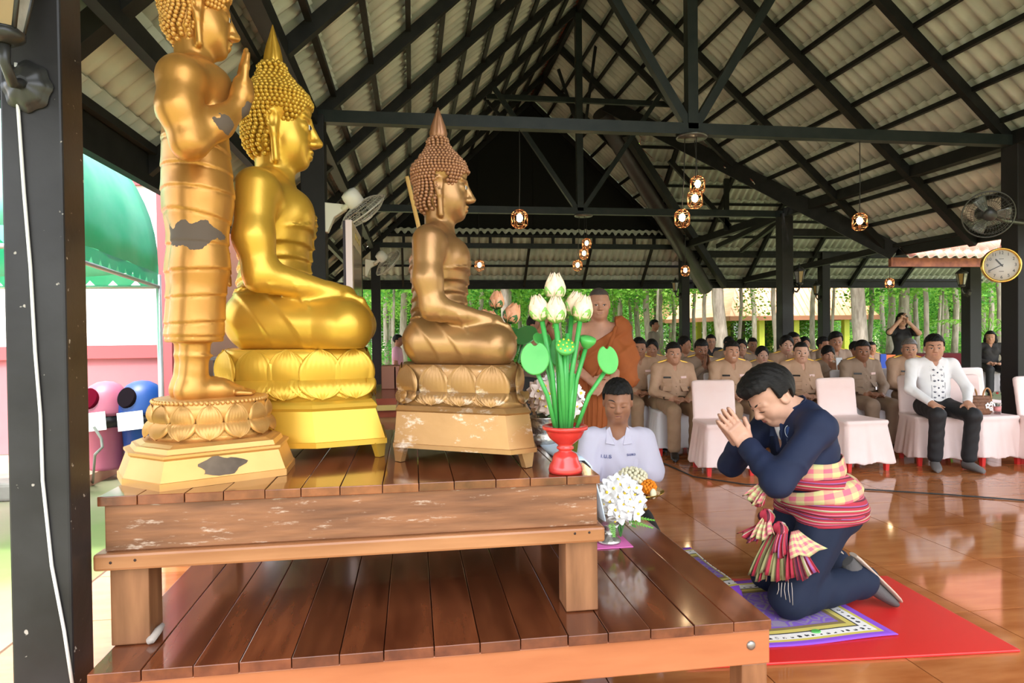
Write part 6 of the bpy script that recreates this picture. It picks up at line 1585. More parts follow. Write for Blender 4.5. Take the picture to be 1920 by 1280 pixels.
# fans
M_fanw = mat('fan_cream', (.78, .77, .68), rough=.4); M_fanm = mat('fan_motor_white', (.82, .82, .78), rough=.35); M_wire = mat('fan_wire', (.62, .62, .58), rough=.3, metal=.4); M_blade = mat('fan_blade_clear', (.62, .60, .55), rough=.15, trans=.5)
M_fank = mat('fan_black', (.025, .025, .024), rough=.35); M_wirek = mat('fan_wire_dark', (.07, .075, .07), rough=.3, metal=.5); M_bladek = mat('fan_blade_smoke', (.30, .33, .31), rough=.12, trans=.6)
def fan(c, ax, base, label, r, mats, bracket=None):
    mb_, mm, mw, mbl = mats; t = empty('wall_fan', c, 0, label, 'fan'); ax = Vector(ax).normalized(); Q = ax.to_track_quat('Z', 'Y').to_matrix(); V = lambda x, y, z: Q @ Vector((x, y, z))
    m = MB()
    for s_ in (-1, 1):
        prof = lambda u: s_*.055*(1-u*u)**.5+(.0 if s_ < 0 else .0)
        for k in range(40):
            a = 2*PI*k/40; pts = [V(r*u*math.cos(a+.25*s_*(1-u)), r*u*math.sin(a+.25*s_*(1-u)), s_*.075*(1-u**3)) for u in (.22, .45, .7, .88, 1.)]; m.tube(pts, .0016, 3, caps=False)
        for u in (.22, .6, .85): m.tube([V(r*u*math.cos(a), r*u*math.sin(a), s_*.075*(1-u**3)) for a in np.linspace(0, 2*PI, 28, endpoint=False)], .002, 4, closed=True)
    m.tube([V(r*math.cos(a), r*math.sin(a), 0) for a in np.linspace(0, 2*PI, 40, endpoint=False)], .007, 6, closed=True); m.build('grille', mw, t)
    m = MB(); m.loft([[V(.055*q*math.cos(a), .055*q*math.sin(a), z) for a in np.linspace(0, 2*PI, 18, endpoint=False)] for q, z in ((.1, .085), (.9, .082), (1, .075), (1, .062))]); m.build('hub_badge', mm, t)
    for k in range(3):
        q = MB(); q.csm = True; P = []
        for i in range(7):
            u = .05+(r-.03-.05)*i/6; row = []
            for j in range(6):
                a = 2*PI*k/3+(j/5-.5)*(.9-.25*i/6); row.append(V(u*math.cos(a), u*math.sin(a), .022*(j/5-.5)*2*(1-.3*i/6)))
            P.append(row)
        solidify(q.grid(P).build('blade', mbl, t), .003)
    m = MB(); m.loft([[V(q*math.cos(a), q*math.sin(a), z) for a in np.linspace(0, 2*PI, 20, endpoint=False)] for q, z in ((.045, -.06), (.075, -.08), (.078, -.16), (.07, -.20), (.03, -.215))]).build('motor', mm, t)
    b = Vector(base)-Vector(c); e = V(0, 0, -.14)
    MB().tube([e, e.lerp(b, .5)-Vector((0, 0, .02)), b], [.028, .026, .03], 10).build('neck', mb_, t)
    return t
fm = (M_fanw, M_fanm, M_wire, M_blade)
def wedge(t, px0, py0, px1, py1, Y, m, th=.05):
    """tapering wall bracket, broad at the post"""
    a, b, c_, d = onY(px0, py0, Y), onY(px1, py0+4, Y), onY(px1-22*(px1-px0)/40, (py0+py1)/2, Y), onY(px0, py1, Y); o = Vector(t.location); q = MB()
    k = q.verts([p-o+Vector((0, s_*th, 0)) for s_ in (-1, 1) for p in (a, b, b+Vector((0, 0, -.04)), c_, d+Vector((.03, 0, 0)), d)])
    q.face([k+i for i in range(6)]); q.face([k+6+i for i in range(6)][::-1])
    for i in range(6): q.face((k+i, k+6+i, k+6+(i+1) % 6, k+(i+1) % 6))
    bevel(q.build('bracket', m, t), .006)
f1 = onY(680, 396, 5.95); t1 = fan(f1, (.58, .30, -.74), onY(642, 392, 6.0), 'nearer white wall fan on the post behind the seated golden statue', .235, fm); wedge(t1, 609, 381, 650, 436, 6.02, M_fanw)
f2 = onY(728, 492, 10.2); t2 = fan(f2, (.66, .34, -.60), onY(702, 494, 10.25), 'farther white wall fan beside the framed portrait', .25, fm); wedge(t2, 685, 486, 708, 518, 10.3, M_fanw)
f3 = onY(1853, 402, 5.62); fan(f3, (-.46, -.80, -.22), (XR+.02, 5.955, onY(1888, 415, 5.9).z), 'dark wall fan above the round clock on the right post', .215, (M_fank, M_fank, M_wirek, M_bladek))
# clock
M_cg = mat('clock_gold', (.80, .50, .12), rough=.2, metal=.9); M_cface = mat('clock_face', (.62, .61, .60), rough=.5)
cc = onY(1877, 497, 5.83); ck = empty('wall_clock', cc, 0, 'round gold-rimmed wall clock showing twenty to eleven', 'clock'); n_ = Vector((-.42, -.90, .02)); n_.normalize()
ckr = n_.to_track_quat('Z', 'Y'); ck.rotation_euler = ckr.to_euler()
# orient so that local +y is up
xa = Vector((0, 0, 1)).cross(n_).normalized(); ya = n_.cross(xa); ck.rotation_euler = Matrix((xa, ya, n_)).transposed().to_euler()
RC = .172
MB().lathe([(.0, -.035), (RC*.9, -.035), (RC, -.02), (RC, .008), (RC*.985, .022), (RC*.93, .026), (RC*.87, .014), (RC*.86, .004)], 48).build('rim', M_cg, ck)
MB().lathe([(0, .0), (RC*.87, .0), (RC*.87, .0068), (0, .0068)], 40).build('dial', M_cface, ck)
for h_ in range(1, 13):
    a = PI/2-2*PI*h_/12; text(str(h_), RC*.25, M_tagb, ck, (RC*.70*math.cos(a), RC*.70*math.sin(a), .0078), (0, 0, 0), name='numeral')
for k in range(60):
    a = 2*PI*k/60; 
for nm, ang, ln, wd in (('hour_hand', 10.68/12, .46, .011), ('minute_hand', 40.5/60, .66, .007)):
    a = PI/2-2*PI*ang; d = Vector((math.cos(a), math.sin(a), 0)); MB().beam(d*-RC*.1+Vector((0, 0, .012)), d*RC*ln+Vector((0, 0, .012)), wd, .003).build(nm, M_tagb, ck)
for y in (.36, -.36): MB().obox((0, RC*y, .0078), (RC*.12, 0, 0), (0, RC*.012, 0), (0, 0, .0006)).build('dial_mark', M_tagb, ck)
MB().tube([(0, RC*.99, -.02), Vector((.03, RC*1.7, -.05))], .003, 5).build('hanger', M_cord, ck)
# lanterns
M_lglass = mat('lantern_glass', (.55, .56, .54), rough=.35, col2=(.30, .30, .28), scale=18, bump=.5, trans=.2); M_lamb = mat('lantern_amber_glass', (.30, .20, .07), rough=.25)
def lantern(c, out, k, label, body_dir=1.):
    """c = centre of the back plate; out = direction away from the post"""
    t = empty('wall_lantern', c, math.atan2(out[1], out[0]), label, 'lantern'); m = MB()
    for x, r, dx in ((0, .075, 0),):
        rings = []
        for rr, xx in ((.080, 0), (.080, .006), (.066, .012), (.064, .020), (.050, .030), (.022, .045)):
            rings.append([(xx*k, rr*k*(1+.05*math.cos(8*a))*math.cos(a), rr*k*1.1*(1+.05*math.cos(8*a))*math.sin(a)) for a in np.linspace(0, 2*PI, 48, endpoint=False)])
        m.loft(rings, smooth=True)
    m.build('back_plate', M_fank, t)
    MB().tube([(.03*k, 0, 0), (.09*k, 0, -.02*k), (.13*k, 0, .03*k), (.135*k, 0, .09*k)], [.02*k, .018*k, .016*k, .02*k], 8).build('arm', M_fank, t)
    o = Vector((.135*k, 0, .10*k)); N = 6
    MB().loft([[o+Vector((r*k*math.cos(a), r*k*math.sin(a), z*k)) for a in np.linspace(0, 2*PI, 12, endpoint=False)] for r, z in ((.03, -.01), (.06, .01), (.062, .03), (.05, .035))]).build('cup', M_fank, t)
    fr = MB()
    for j in range(N):
        a0, a1 = 2*PI*j/N, 2*PI*(j+1)/N; P = [o+Vector((r*k*math.cos(a), r*k*math.sin(a), z*k)) for a, r, z in ((a0, .052, .035), (a1, .052, .035), (a1, .092, .24), (a0, .092, .24))]
        q = MB(); b = q.verts(P); q.face((b, b+1, b+2, b+3)); solidify(q.build('pane', M_lglass if j % 2 else M_lamb, t), .004*k); fr.tube([P[0], P[3]], .008*k, 5); fr.tube([P[3], P[2]], .008*k, 5); fr.tube([P[0], P[1]], .007*k, 5)
    fr.build('frame', M_fank, t)
    MB().loft([[o+Vector((r*k*math.cos(a), r*k*math.sin(a), z*k)) for a in np.linspace(0, 2*PI, 12, endpoint=False)] for r, z in ((.105, .24), (.108, .25), (.06, .30), (.02, .33), (.012, .36), (.004, .38))]).build('roof', M_fank, t)
    return t
lantern(onY(52, 163, 1.846), (0., -1.), .72, 'black lantern with frosted panes on the nearest post, cut by the frame')
lantern((XR+.10, 10.3, onY(1480, 545, 10.3).z), (1, -.15), .95, 'small black lantern on the post under the middle truss')
lantern((onY(1821, 600, 10.34).x-.11, 10.3, onY(1808, 548, 10.3).z), (-1, -.15), .95, 'small black lantern on the post left of the clock')
lantern((onY(1545, 600, 14.62).x-.1, 14.6, onY(1537, 560, 14.6).z), (-1, -.1), .9, 'small black lantern on the back post before the shelter')
lantern((XR-.05, 14.6, onY(1275, 555, 14.6).z), (-1, -.1), .9, 'small black lantern on the slim back post right of the monk')
# white cable on the nearest post
cab = [onY(x, y, 1.842) for x, y in ((30, 118), (33, 190), (45, 360), (57, 500), (66, 660), (76, 780), (80, 900), (97, 1060), (120, 1180), (136, 1285))]
tag(MB().tube(cab, .0042, 8).build('cable', mat('cable_white', (.66, .66, .64), rough=.5)), 'white cable running down the front of the nearest post', 'cable')

# ================================================================ offerings on the altar
M_red = mat('vase_red', (.55, .035, .030), rough=.28, coat=.3); M_stem = mat('lotus_stem_green', (.05, .34, .07), rough=.4); M_lf = mat('lotus_leaf_green', (.06, .38, .07), rough=.4, col2=(.10, .46, .10), scale=9)
M_cream = mat('lotus_cream', (.80, .62, .42), rough=.5, col2=(.84, .70, .52), scale=20); M_sep = mat('lotus_sepal_green', (.22, .46, .09), rough=.5); M_ydot = mat('yellow_paint', (.80, .62, .04), rough=.5); M_orange = mat('lotus_orange', (.72, .30, .14), rough=.5, col2=(.80, .42, .24), scale=20); M_dkleaf = mat('lotus_leaf_dark', (.035, .15, .035), rough=.4)
YV = 1.995; vc = onY(1060, 850, YV); vz = ZU+.0005
vs_ = empty('vase', (vc.x, YV, vz), 0, 'glossy red turned wooden vase at the corner of the step', 'vase')
MB().lathe([(0, 0), (.050, 0), (.052, .008), (.049, .022), (.041, .034), (.039, .046), (.034, .056), (.020, .064), (.0195, .068), (.026, .072), (.026, .078), (.020, .082), (.030, .090), (.048, .105), (.057, .122), (.060, .130), (.069, .132), (.070, .140), (.066, .143), (.054, .138), (.02, .134), (0, .134)], 36).build('body', M_red, vs_)
lt = empty('lotus_bouquet', (vc.x, YV, vz+.136), 0, 'carved wooden lotus bouquet of cream buds and green leaves in red vase', 'flowers'); LO_ = Vector(lt.location)
def bud(parent, c, h_, r, m_, n=6, tilt=(0, 0)):
    R = Euler((tilt[0], tilt[1], 0)).to_matrix(); core = MB()
    core.loft([[c+R @ Vector((q*r*math.cos(a), q*r*math.sin(a), z*h_)) for a in np.linspace(0, 2*PI, 16, endpoint=False)] for q, z in ((.2, 0), (.75, .10), (.97, .30), (.90, .50), (.60, .72), (.30, .86), (.03, .97))]).build('bud_core', m_, parent)
    for ring, (k_, off, sc, dz) in enumerate(((5, 0, 1.04, 0), (5, .5, 1.0, .05))):
        for j in range(k_):
            a0 = 2*PI*(j+off)/k_; q = MB(); q.csm = True; P = []
            for i in range(7):
                v = i/6; rr = r*sc*(np.interp(v, (0, .15, .38, .6, .8, 1), (.25, .82, 1.05, .95, .66, .42))); wd = np.interp(v, (0, .3, .6, .85, 1), (.35, .66, .58, .30, .02)); row = []
                for u in (-1, -.5, 0, .5, 1): a = a0+u*wd; row.append(c+R @ Vector((rr*(1+.05*(1-u*u))*math.cos(a), rr*(1+.05*(1-u*u))*math.sin(a), h_*(dz+v*.93))))
                P.append(row)
            solidify(q.grid(P).build('petal', m_, parent), .0015)
    for j in range(4):
        a0 = 2*PI*(j+.25)/4; q = MB(); q.csm = True; P = []
        for i in range(5):
            v = i/4; rr = r*(np.interp(v, (0, .3, .7, 1), (.3, .92, 1.14, 1.16))); wd = np.interp(v, (0, .4, .8, 1), (.7, .62, .3, .02))
            P.append([c+R @ Vector((rr*math.cos(a0+u*wd), rr*math.sin(a0+u*wd), h_*.48*v)) for u in (-1, 0, 1)])
        solidify(q.grid(P).build('sepal', M_sep if m_ is M_cream else M_dkleaf, parent), .0015)
def leafdisc(parent, c, r, n_, m_, notch=True, th=.006):
    n_ = Vector(n_).normalized(); u = n_.cross(Vector((0, 0, 1))).normalized(); v = u.cross(n_); pts = []
    for k in range(30):
        a = 2*PI*k/30; d = math.atan2(math.sin(a-PI/2), math.cos(a-PI/2)); rr = r*(1-.34*math.exp(-(d/.20)**2)) if notch else r; pts.append((rr*math.cos(a)*.92, rr*math.sin(a)*(1.08 if notch else 1)))
    q = MB(); q.csm = False; rings = [[c+u*x*s_+v*y*s_+n_*z for x, y in pts] for s_, z in ((.95, -th/2), (1, 0), (.95, th/2))]; q.loft(rings, smooth=False); return q.build('leaf', m_, parent)
def stem(parent, pts, r, m_): MB().tube(pts, r, 8).build('stem', m_, parent)
def pt_(px, py, dy): return onY(px, py, YV+dy)-LO_
for i, (px, py, hh, dy, sx, tilt) in enumerate(((1041, 563, 50, .01, 1048, (0, 0)), (1016, 602, 48, -.02, 1036, (0, -.22)), (1042, 606, 48, -.04, 1054, (0, .02)), (1072, 592, 46, .03, 1062, (0, .25)), (1088, 602, 48, -.02, 1066, (0, .22)))):
    c = pt_(px, py, dy); h_ = hh/FPX*2.08; bud(lt, c, h_*1.05, h_*.36, M_cream, tilt=tilt); b = Vector(((sx-1060)*.0012, dy*.5, 0)); stem(lt, [b, b.lerp(c, .5)+Vector(((c.x-b.x)*-.22, 0, 0)), c+Vector((0, 0, .004))], .0078, M_stem)
for px, py, r, n_, sx, dy in ((1003, 671, .047, (-.25, -.95, .15), 1034, -.045), (1017, 636, .032, (.1, -.6, .75), 1044, .035), (1140, 674, .042, (.35, -.9, .2), 1086, -.03), (1052, 660, .045, (-.1, -.95, .2), 1050, .05)):
    c = pt_(px, py, dy); leafdisc(lt, c, r, n_, M_lf); b = Vector(((sx-1060)*.0013, dy*.4, 0)); e = c-Vector((0, -.006, r*.6)); stem(lt, [b, b.lerp(e, .55)+Vector(((e.x-b.x)*-.15, 0, 0)), e], .0066, M_stem)
for px, py, r, n_, dots, sx in ((1060, 650, .030, (-.05, -.75, .62), True, 1060), (1102, 637, .026, (.15, -.35, .95), False, 1072)):
    c = pt_(px, py, -.05 if dots else -.01); n_ = Vector(n_).normalized(); u = n_.cross(Vector((0, 0, 1))).normalized(); v = u.cross(n_); q = MB()
    q.loft([[c+u*r*s_*math.cos(a)+v*r*s_*math.sin(a)+n_*z for a in np.linspace(0, 2*PI, 24, endpoint=False)] for s_, z in ((.2, -.030), (.55, -.022), (.95, -.006), (1, .002), (.95, .007), (.3, .010))]); hd_ = q.build('seed_head', M_lf, lt)
    if dots:
        for k in range(12):
            rr = r*(.25 if k < 3 else .72); a = 2*PI*k/(3 if k < 3 else 9); MB().ball(c+u*rr*math.cos(a)+v*rr*math.sin(a)+n_*.009, .0032, 6, 4).build('seed', M_ydot, hd_)
    b = Vector(((sx-1060)*.0013, -.01, 0)); e = c-n_*.026; stem(lt, [b, b.lerp(e, .6)+Vector(((e.x-b.x)*-.2, 0, 0)), e], .0072, M_stem)
for sx, ex, ey in ((1048, 1046, 620), (1058, 1064, 625), (1066, 1075, 700)): stem(lt, [Vector(((sx-1060)*.0013, -.02, 0)), pt_(ex, ey, -.01)], .0070, M_stem)
# orange carved lotus behind the bronze statue
M_silver = mat('silver_chased', (.58, .56, .52), rough=.28, metal=.85, col2=(.40, .38, .35), scale=40, bump=.35, bscale=70)
def goblet(c, k, label, name='vase', cat='vase'):
    t = empty(name, c, 0, label, cat); MB().lathe([(a*k, b*k) for a, b in ((0, 0), (.046, 0), (.048, .008), (.038, .018), (.022, .030), (.014, .042), (.018, .050), (.015, .058), (.03, .066), (.052, .082), (.062, .105), (.060, .125), (.066, .132), (.060, .134), (.05, .12), (0, .10))], 30).build('body', M_silver, t); return t
oc_ = onY(950, 660, 2.93); goblet((oc_.x, 2.93, ZU+.0005), 1.0, 'silver goblet hidden behind the bronze statue plinth'); ot = empty('lotus_bouquet', (oc_.x, 2.93, ZU+.115), 0, 'orange carved lotus spray with dark leaves behind the bronze statue', 'flowers'); LO_ = Vector(ot.location); YV = 2.93
for px, py, hh, dy, tilt in ((930, 580, 36, 0, (0, .1)), (924, 612, 30, -.03, (0, -.1)), (952, 606, 42, .02, (0, .45)), (912, 602, 24, .03, (0, -.2))):
    c = pt_(px, py, dy); h_ = hh/FPX*3.0; bud(ot, c, h_, h_*.36, M_orange, tilt=tilt); stem(ot, [Vector((0, dy*.5, 0)), c*.5+Vector((-.03, 0, 0)), c], .0075, M_dkleaf)
for px, py, r, n_, dy in ((985, 628, .060, (-.35, -.6, .7), -.02), (962, 622, .036, (.1, -.5, .8), .03), (958, 652, .05, (-.6, -.7, .3), .0)):
    c = pt_(px, py, dy); leafdisc(ot, c, r, n_, M_dkleaf, notch=False); stem(ot, [Vector((0.01, 0, 0)), c*.6, c], .0065, M_dkleaf)
# white silk flower arrangements
M_pet = mat('silk_petal_white', (.84, .83, .84), rough=.7); M_petp = mat('silk_petal_blush', (.80, .66, .60), rough=.7); M_yc = mat('flower_centre_yellow', (.80, .58, .05), rough=.6); M_fern = mat('fern_green', (.16, .48, .06), rough=.5); M_lace = mat('silk_leaf_green', (.10, .34, .08), rough=.5)
def flower_mesh(nm, m_):
    q = MB(); q.csm = True
    for k in range(5):
        a0 = 2*PI*k/5; P = []
        for i in range(5):
            v = i/4; rr = .036*v; wd = .016*math.sin(PI*(.18+.74*v)); z = .010*v*v+.004; row = []
            for u in (-1, 0, 1): d = Vector((math.cos(a0), math.sin(a0), 0)); s_ = Vector((-d.y, d.x, 0)); row.append(d*rr+s_*u*wd+Vector((0, 0, z-.004*u*u*v)))
            P.append(row)
        q.grid(P)
    q.cm = 1
    q.ball((0, 0, .008), (.006, .006, .008), 6, 4); me = q.mesh(nm); me.materials.append(m_); me.materials.append(M_yc); return me
fl_w, fl_p = flower_mesh('flower', M_pet), flower_mesh('flower', M_petp)
def arrangement(c, rx, ry, rz, n, label, seed, blush=0., k=1., ferns=()):
    t = empty('flower_arrangement', c, 0, label, 'flowers'); r0 = random.Random(seed)
    for i in range(n):
        ph = math.acos(1-1.75*(i+.5)/n); th = PI*(1+5**.5)*i; d = Vector((math.sin(ph)*math.cos(th), math.sin(ph)*math.sin(th), math.cos(ph))); p = Vector((d.x*rx, d.y*ry, d.z*rz))*r0.uniform(.82, 1.05); nn = (d+Vector((r0.uniform(-.4, .4), r0.uniform(-.5, .2), r0.uniform(-.3, .4)))).normalized()
        o = ob('flower', fl_p if (p.x < -rx*.35 and r0.random() < blush) else fl_w, None, t); R = nn.to_track_quat('Z', 'Y').to_matrix().to_4x4(); s_ = k*r0.uniform(.85, 1.2); o.matrix_local = Matrix.Translation(p) @ R @ Matrix.Diagonal((s_, s_, s_, 1))
    m = MB(); r1 = random.Random(seed+1)
    for i in range(40):
        p = Vector((r1.uniform(-.7, .7)*rx, r1.uniform(-.7, .7)*ry, -rz*r1.uniform(.5, 1.05))); a = r1.uniform(0, 6.28); d = Vector((math.cos(a), math.sin(a), r1.uniform(-.3, .4)))*.03; s_ = Vector((-d.y, d.x, 0))*.35; b = m.verts([p, p+d*.5+s_, p+d, p+d*.5-s_]); m.face((b, b+1, b+2, b+3))
    tag(m.build('foliage', M_lace, t), kind='stuff')
    for (a, e) in ferns:
        a, e = Vector(a), Vector(e); d = (e-a); s_ = d.cross(Vector((0, -.3, 1))).normalized(); q = MB()
        for i in range(9):
            v = i/9; p = a+d*v; L_ = .022*(1-v*.75)
            for sg in (-1, 1): b = q.verts([p, p+d*.10+s_*sg*L_*.4, p+d*.12+s_*sg*L_, p+d*.03+s_*sg*L_*.55]); q.face((b, b+1, b+2, b+3))
        q.tube([a, e], .0015, 4); q.build('fern', M_fern, t)
    m = MB()
    for k_ in range(5): m.tube([(0, 0, -rz-.06), (rx*.4*math.cos(k_*1.3), ry*.4*math.sin(k_*1.3), -rz*.2)], .003, 5)
    m.build('stems', M_lace, t); return t
b1 = onZ(1024, 836, ZU); b1 = Vector((b1.x, b1.y+.05, ZU+.0005)); gb = empty('vase', b1, 0, 'chased silver bowl vase behind the red vase', 'vase'); MB().lathe([(0, 0), (.05, 0), (.052, .03), (.045, .04), (.05, .05), (.058, .08), (.055, .10), (.062, .105), (.056, .106), (0, .09)], 30).build('body', M_silver, gb)
cA = onY(1042, 745, b1.y); arrangement(Vector((cA.x, b1.y+.01, cA.z)), .098, .085, .075, 64, 'white silk orchids with yellow centres behind the red vase', 5, .8, .9)
b2 = onZ(1146, 1022, ZL); b2 = Vector((b2.x, b2.y+.03, ZL+.004)); goblet(b2, 1.0, 'silver goblet holding white flowers on the lower platform')
M_pinkc = mat('pink_cloth', (.72, .16, .46), rough=.8, bump=.1)
q = MB(); q.box(b2.x-.075, b2.x+.078, b2.y-.068, b2.y+.07, ZL, ZL+.0035); o = q.build('cloth', M_pinkc); tag(o, 'small pink cloth square under the silver goblet', 'cloth')
cB = onY(1163, 937, b2.y); arrangement(Vector((cB.x, b2.y, cB.z)), .086, .08, .088, 72, 'white silk flowers with fern in front of the raised step', 9, 0, .95, ferns=(((.03, -.03, -.06), (.125, -.05, -.075)), ((.02, -.05, -.07), (.10, -.10, -.09)), ((-.05, -.04, -.07), (-.055, -.09, -.12))))
# blue-white cloth draped over the step's right edge
M_cloth = mat('cloth_pale_blue', (.56, .68, .82), rough=.8, bump=.15, bscale=14); q = MB(); q.csm = True; P = []
for i in range(12):
    v = i/11; row = []
    for j in range(9):
        u = j/8; y = 2.16+.42*u
        if v < .5: p = Vector((.47+.10*(v/.5), y, ZU+.004+.004*math.sin(9*u)))
        else: w_ = (v-.5)/.5; p = Vector((.578+.03*w_+.010*math.sin(8*u+2*w_), y-.05*w_, ZU-.002-.19*w_))
        row.append(p)
    P.append(row)
tag(solidify(q.grid(P).build('cloth', M_cloth), .004, 1), 'pale blue and white cloth draped over the right edge of the step', 'cloth')
# bamboo stick
a, b = onY(763, 331, 2.90), onY(785, 425, 2.90); d = (a-b).normalized(); foot = a-d*((a.z-ZU)/d.z); m = MB(); m.tube([foot+Vector((0, 0, .004)), foot.lerp(a, .3), foot.lerp(a, .6), a], [.011, .010, .0095, .009], 10)
M_bam = mat('bamboo', (.62, .36, .10), rough=.4, col2=(.70, .45, .16), scale=6, stretch=(4, 4, 1)); tag(m.build('bamboo_stick', M_bam), 'yellow bamboo stick leaning up behind the bronze statue', 'stick')

# ================================================================ altar tables and portrait behind
M_lacq = mat('lacquer_red_brown', (.17, .035, .02), rough=.25, col2=(.24, .06, .03), scale=3); M_gilt = mat('gilt_trim', (.55, .42, .14), rough=.35, metal=.5); M_box = mat('brown_box', (.28, .11, .06), rough=.5)
def table(x0, x1, y0, y1, z, label, cloth=None):
    t = empty('altar_table', ((x0+x1)/2, (y0+y1)/2, 0), 0, label, 'table'); hx, hy = (x1-x0)/2, (y1-y0)/2
    MB().box(-hx, hx, -hy, hy, z-.04, z).build('table_top', M_lacq, t); MB().box(-hx+.02, hx-.02, -hy-.002, -hy+.02, z-.075, z-.041).build('gilt_band', M_gilt, t); MB().box(-hx+.03, hx-.03, -hy+.03, hy-.03, z-.16, z-.041).build('apron', M_lacq, t)
    for a in (-1, 1):
        for b in (-1, 1): MB().box(a*(hx-.06)-.03, a*(hx-.06)+.03, b*(hy-.06)-.03, b*(hy-.06)+.03, 0, z-.161).build('leg', M_lacq, t)
    return t
zt1 = onY(745, 745, 4.3).z; table(-.62, .42, 4.25, 5.45, zt1, 'red-brown lacquered altar table with gilt band behind the golden statue')
zt2 = onY(745, 798, 3.75).z; table(-.55, .42, 3.62, 4.15, zt2, 'lower red-brown altar table in front of the taller one')
for px, w_ in ((731, .11), (752, .10)):
    p = onY(px, 742, 5.1); tag(bevel(MB().box(p.x-w_/2, p.x+w_/2, 4.95, 5.15, zt1+.0005, onY(px, 684, 5.1).z).build('box', M_box), .006), 'brown offering box on the altar table, %s of the pair' % ('left' if px < 740 else 'right'), 'box')
pz0 = zt1+.001; near = onY(656, 412, 4.62); Xp = near.x; yf = onX(684, 450, Xp+.02).y; zt_ = near.z
pf = empty('portrait', (Xp, 4.62, pz0), 0, 'tall framed portrait with cream ornate border standing on the altar table', 'picture')
Hh = zt_-pz0; L_ = min(max(yf-4.62, .5), .8); M_edge = mat('frame_edge_white', (.74, .62, .62), rough=.5); M_cream2 = mat('frame_cream', (.55, .46, .30), rough=.5, col2=(.42, .33, .18), scale=25); M_pic = mat('portrait_ground', (.16, .10, .07), rough=.15, col2=(.30, .20, .15), scale=2.5); M_fig = mat('portrait_figure', (.50, .44, .38), rough=.2); M_back = mat('frame_back_dark', (.03, .022, .03), rough=.6)
MB().box(-.03, .012, 0, L_, 0, Hh).build('frame', M_edge, pf); MB().box(-.048, -.0305, .005, L_-.005, .005, Hh-.005).build('backing', M_back, pf)
MB().box(.0125, .0145, .01, L_-.01, .01, Hh-.01).build('border', M_cream2, pf); MB().box(.015, .017, .06, L_-.06, .06, Hh-.16).build('picture', M_pic, pf)
q = MB(); q.loft([[(.0175, L_/2+x*math.cos(a), z+h_*math.sin(a)) for a in np.linspace(0, 2*PI, 20, endpoint=False)] for x, z, h_ in ((.16, .3, .25),)]+[[(.0185, L_/2+.16*math.cos(a), .3+.25*math.sin(a)) for a in np.linspace(0, 2*PI, 20, endpoint=False)]]); q.loft([[(xx, L_/2+.055*math.cos(a), .64+.08*math.sin(a)) for a in np.linspace(0, 2*PI, 16, endpoint=False)] for xx in (.0175, .0185)]); q.build('figure', M_fig, pf)
m = MB()
for k in range(3):
    c_ = L_*(.3+.2*k); m.tube([(.017, c_+.035*(1-a/9)*math.cos(a), Hh-.085+.035*(1-a/9)*math.sin(a)) for a in np.linspace(0, 7, 22)], .004, 4)
m.build('scroll_ornament', M_gilt, pf)

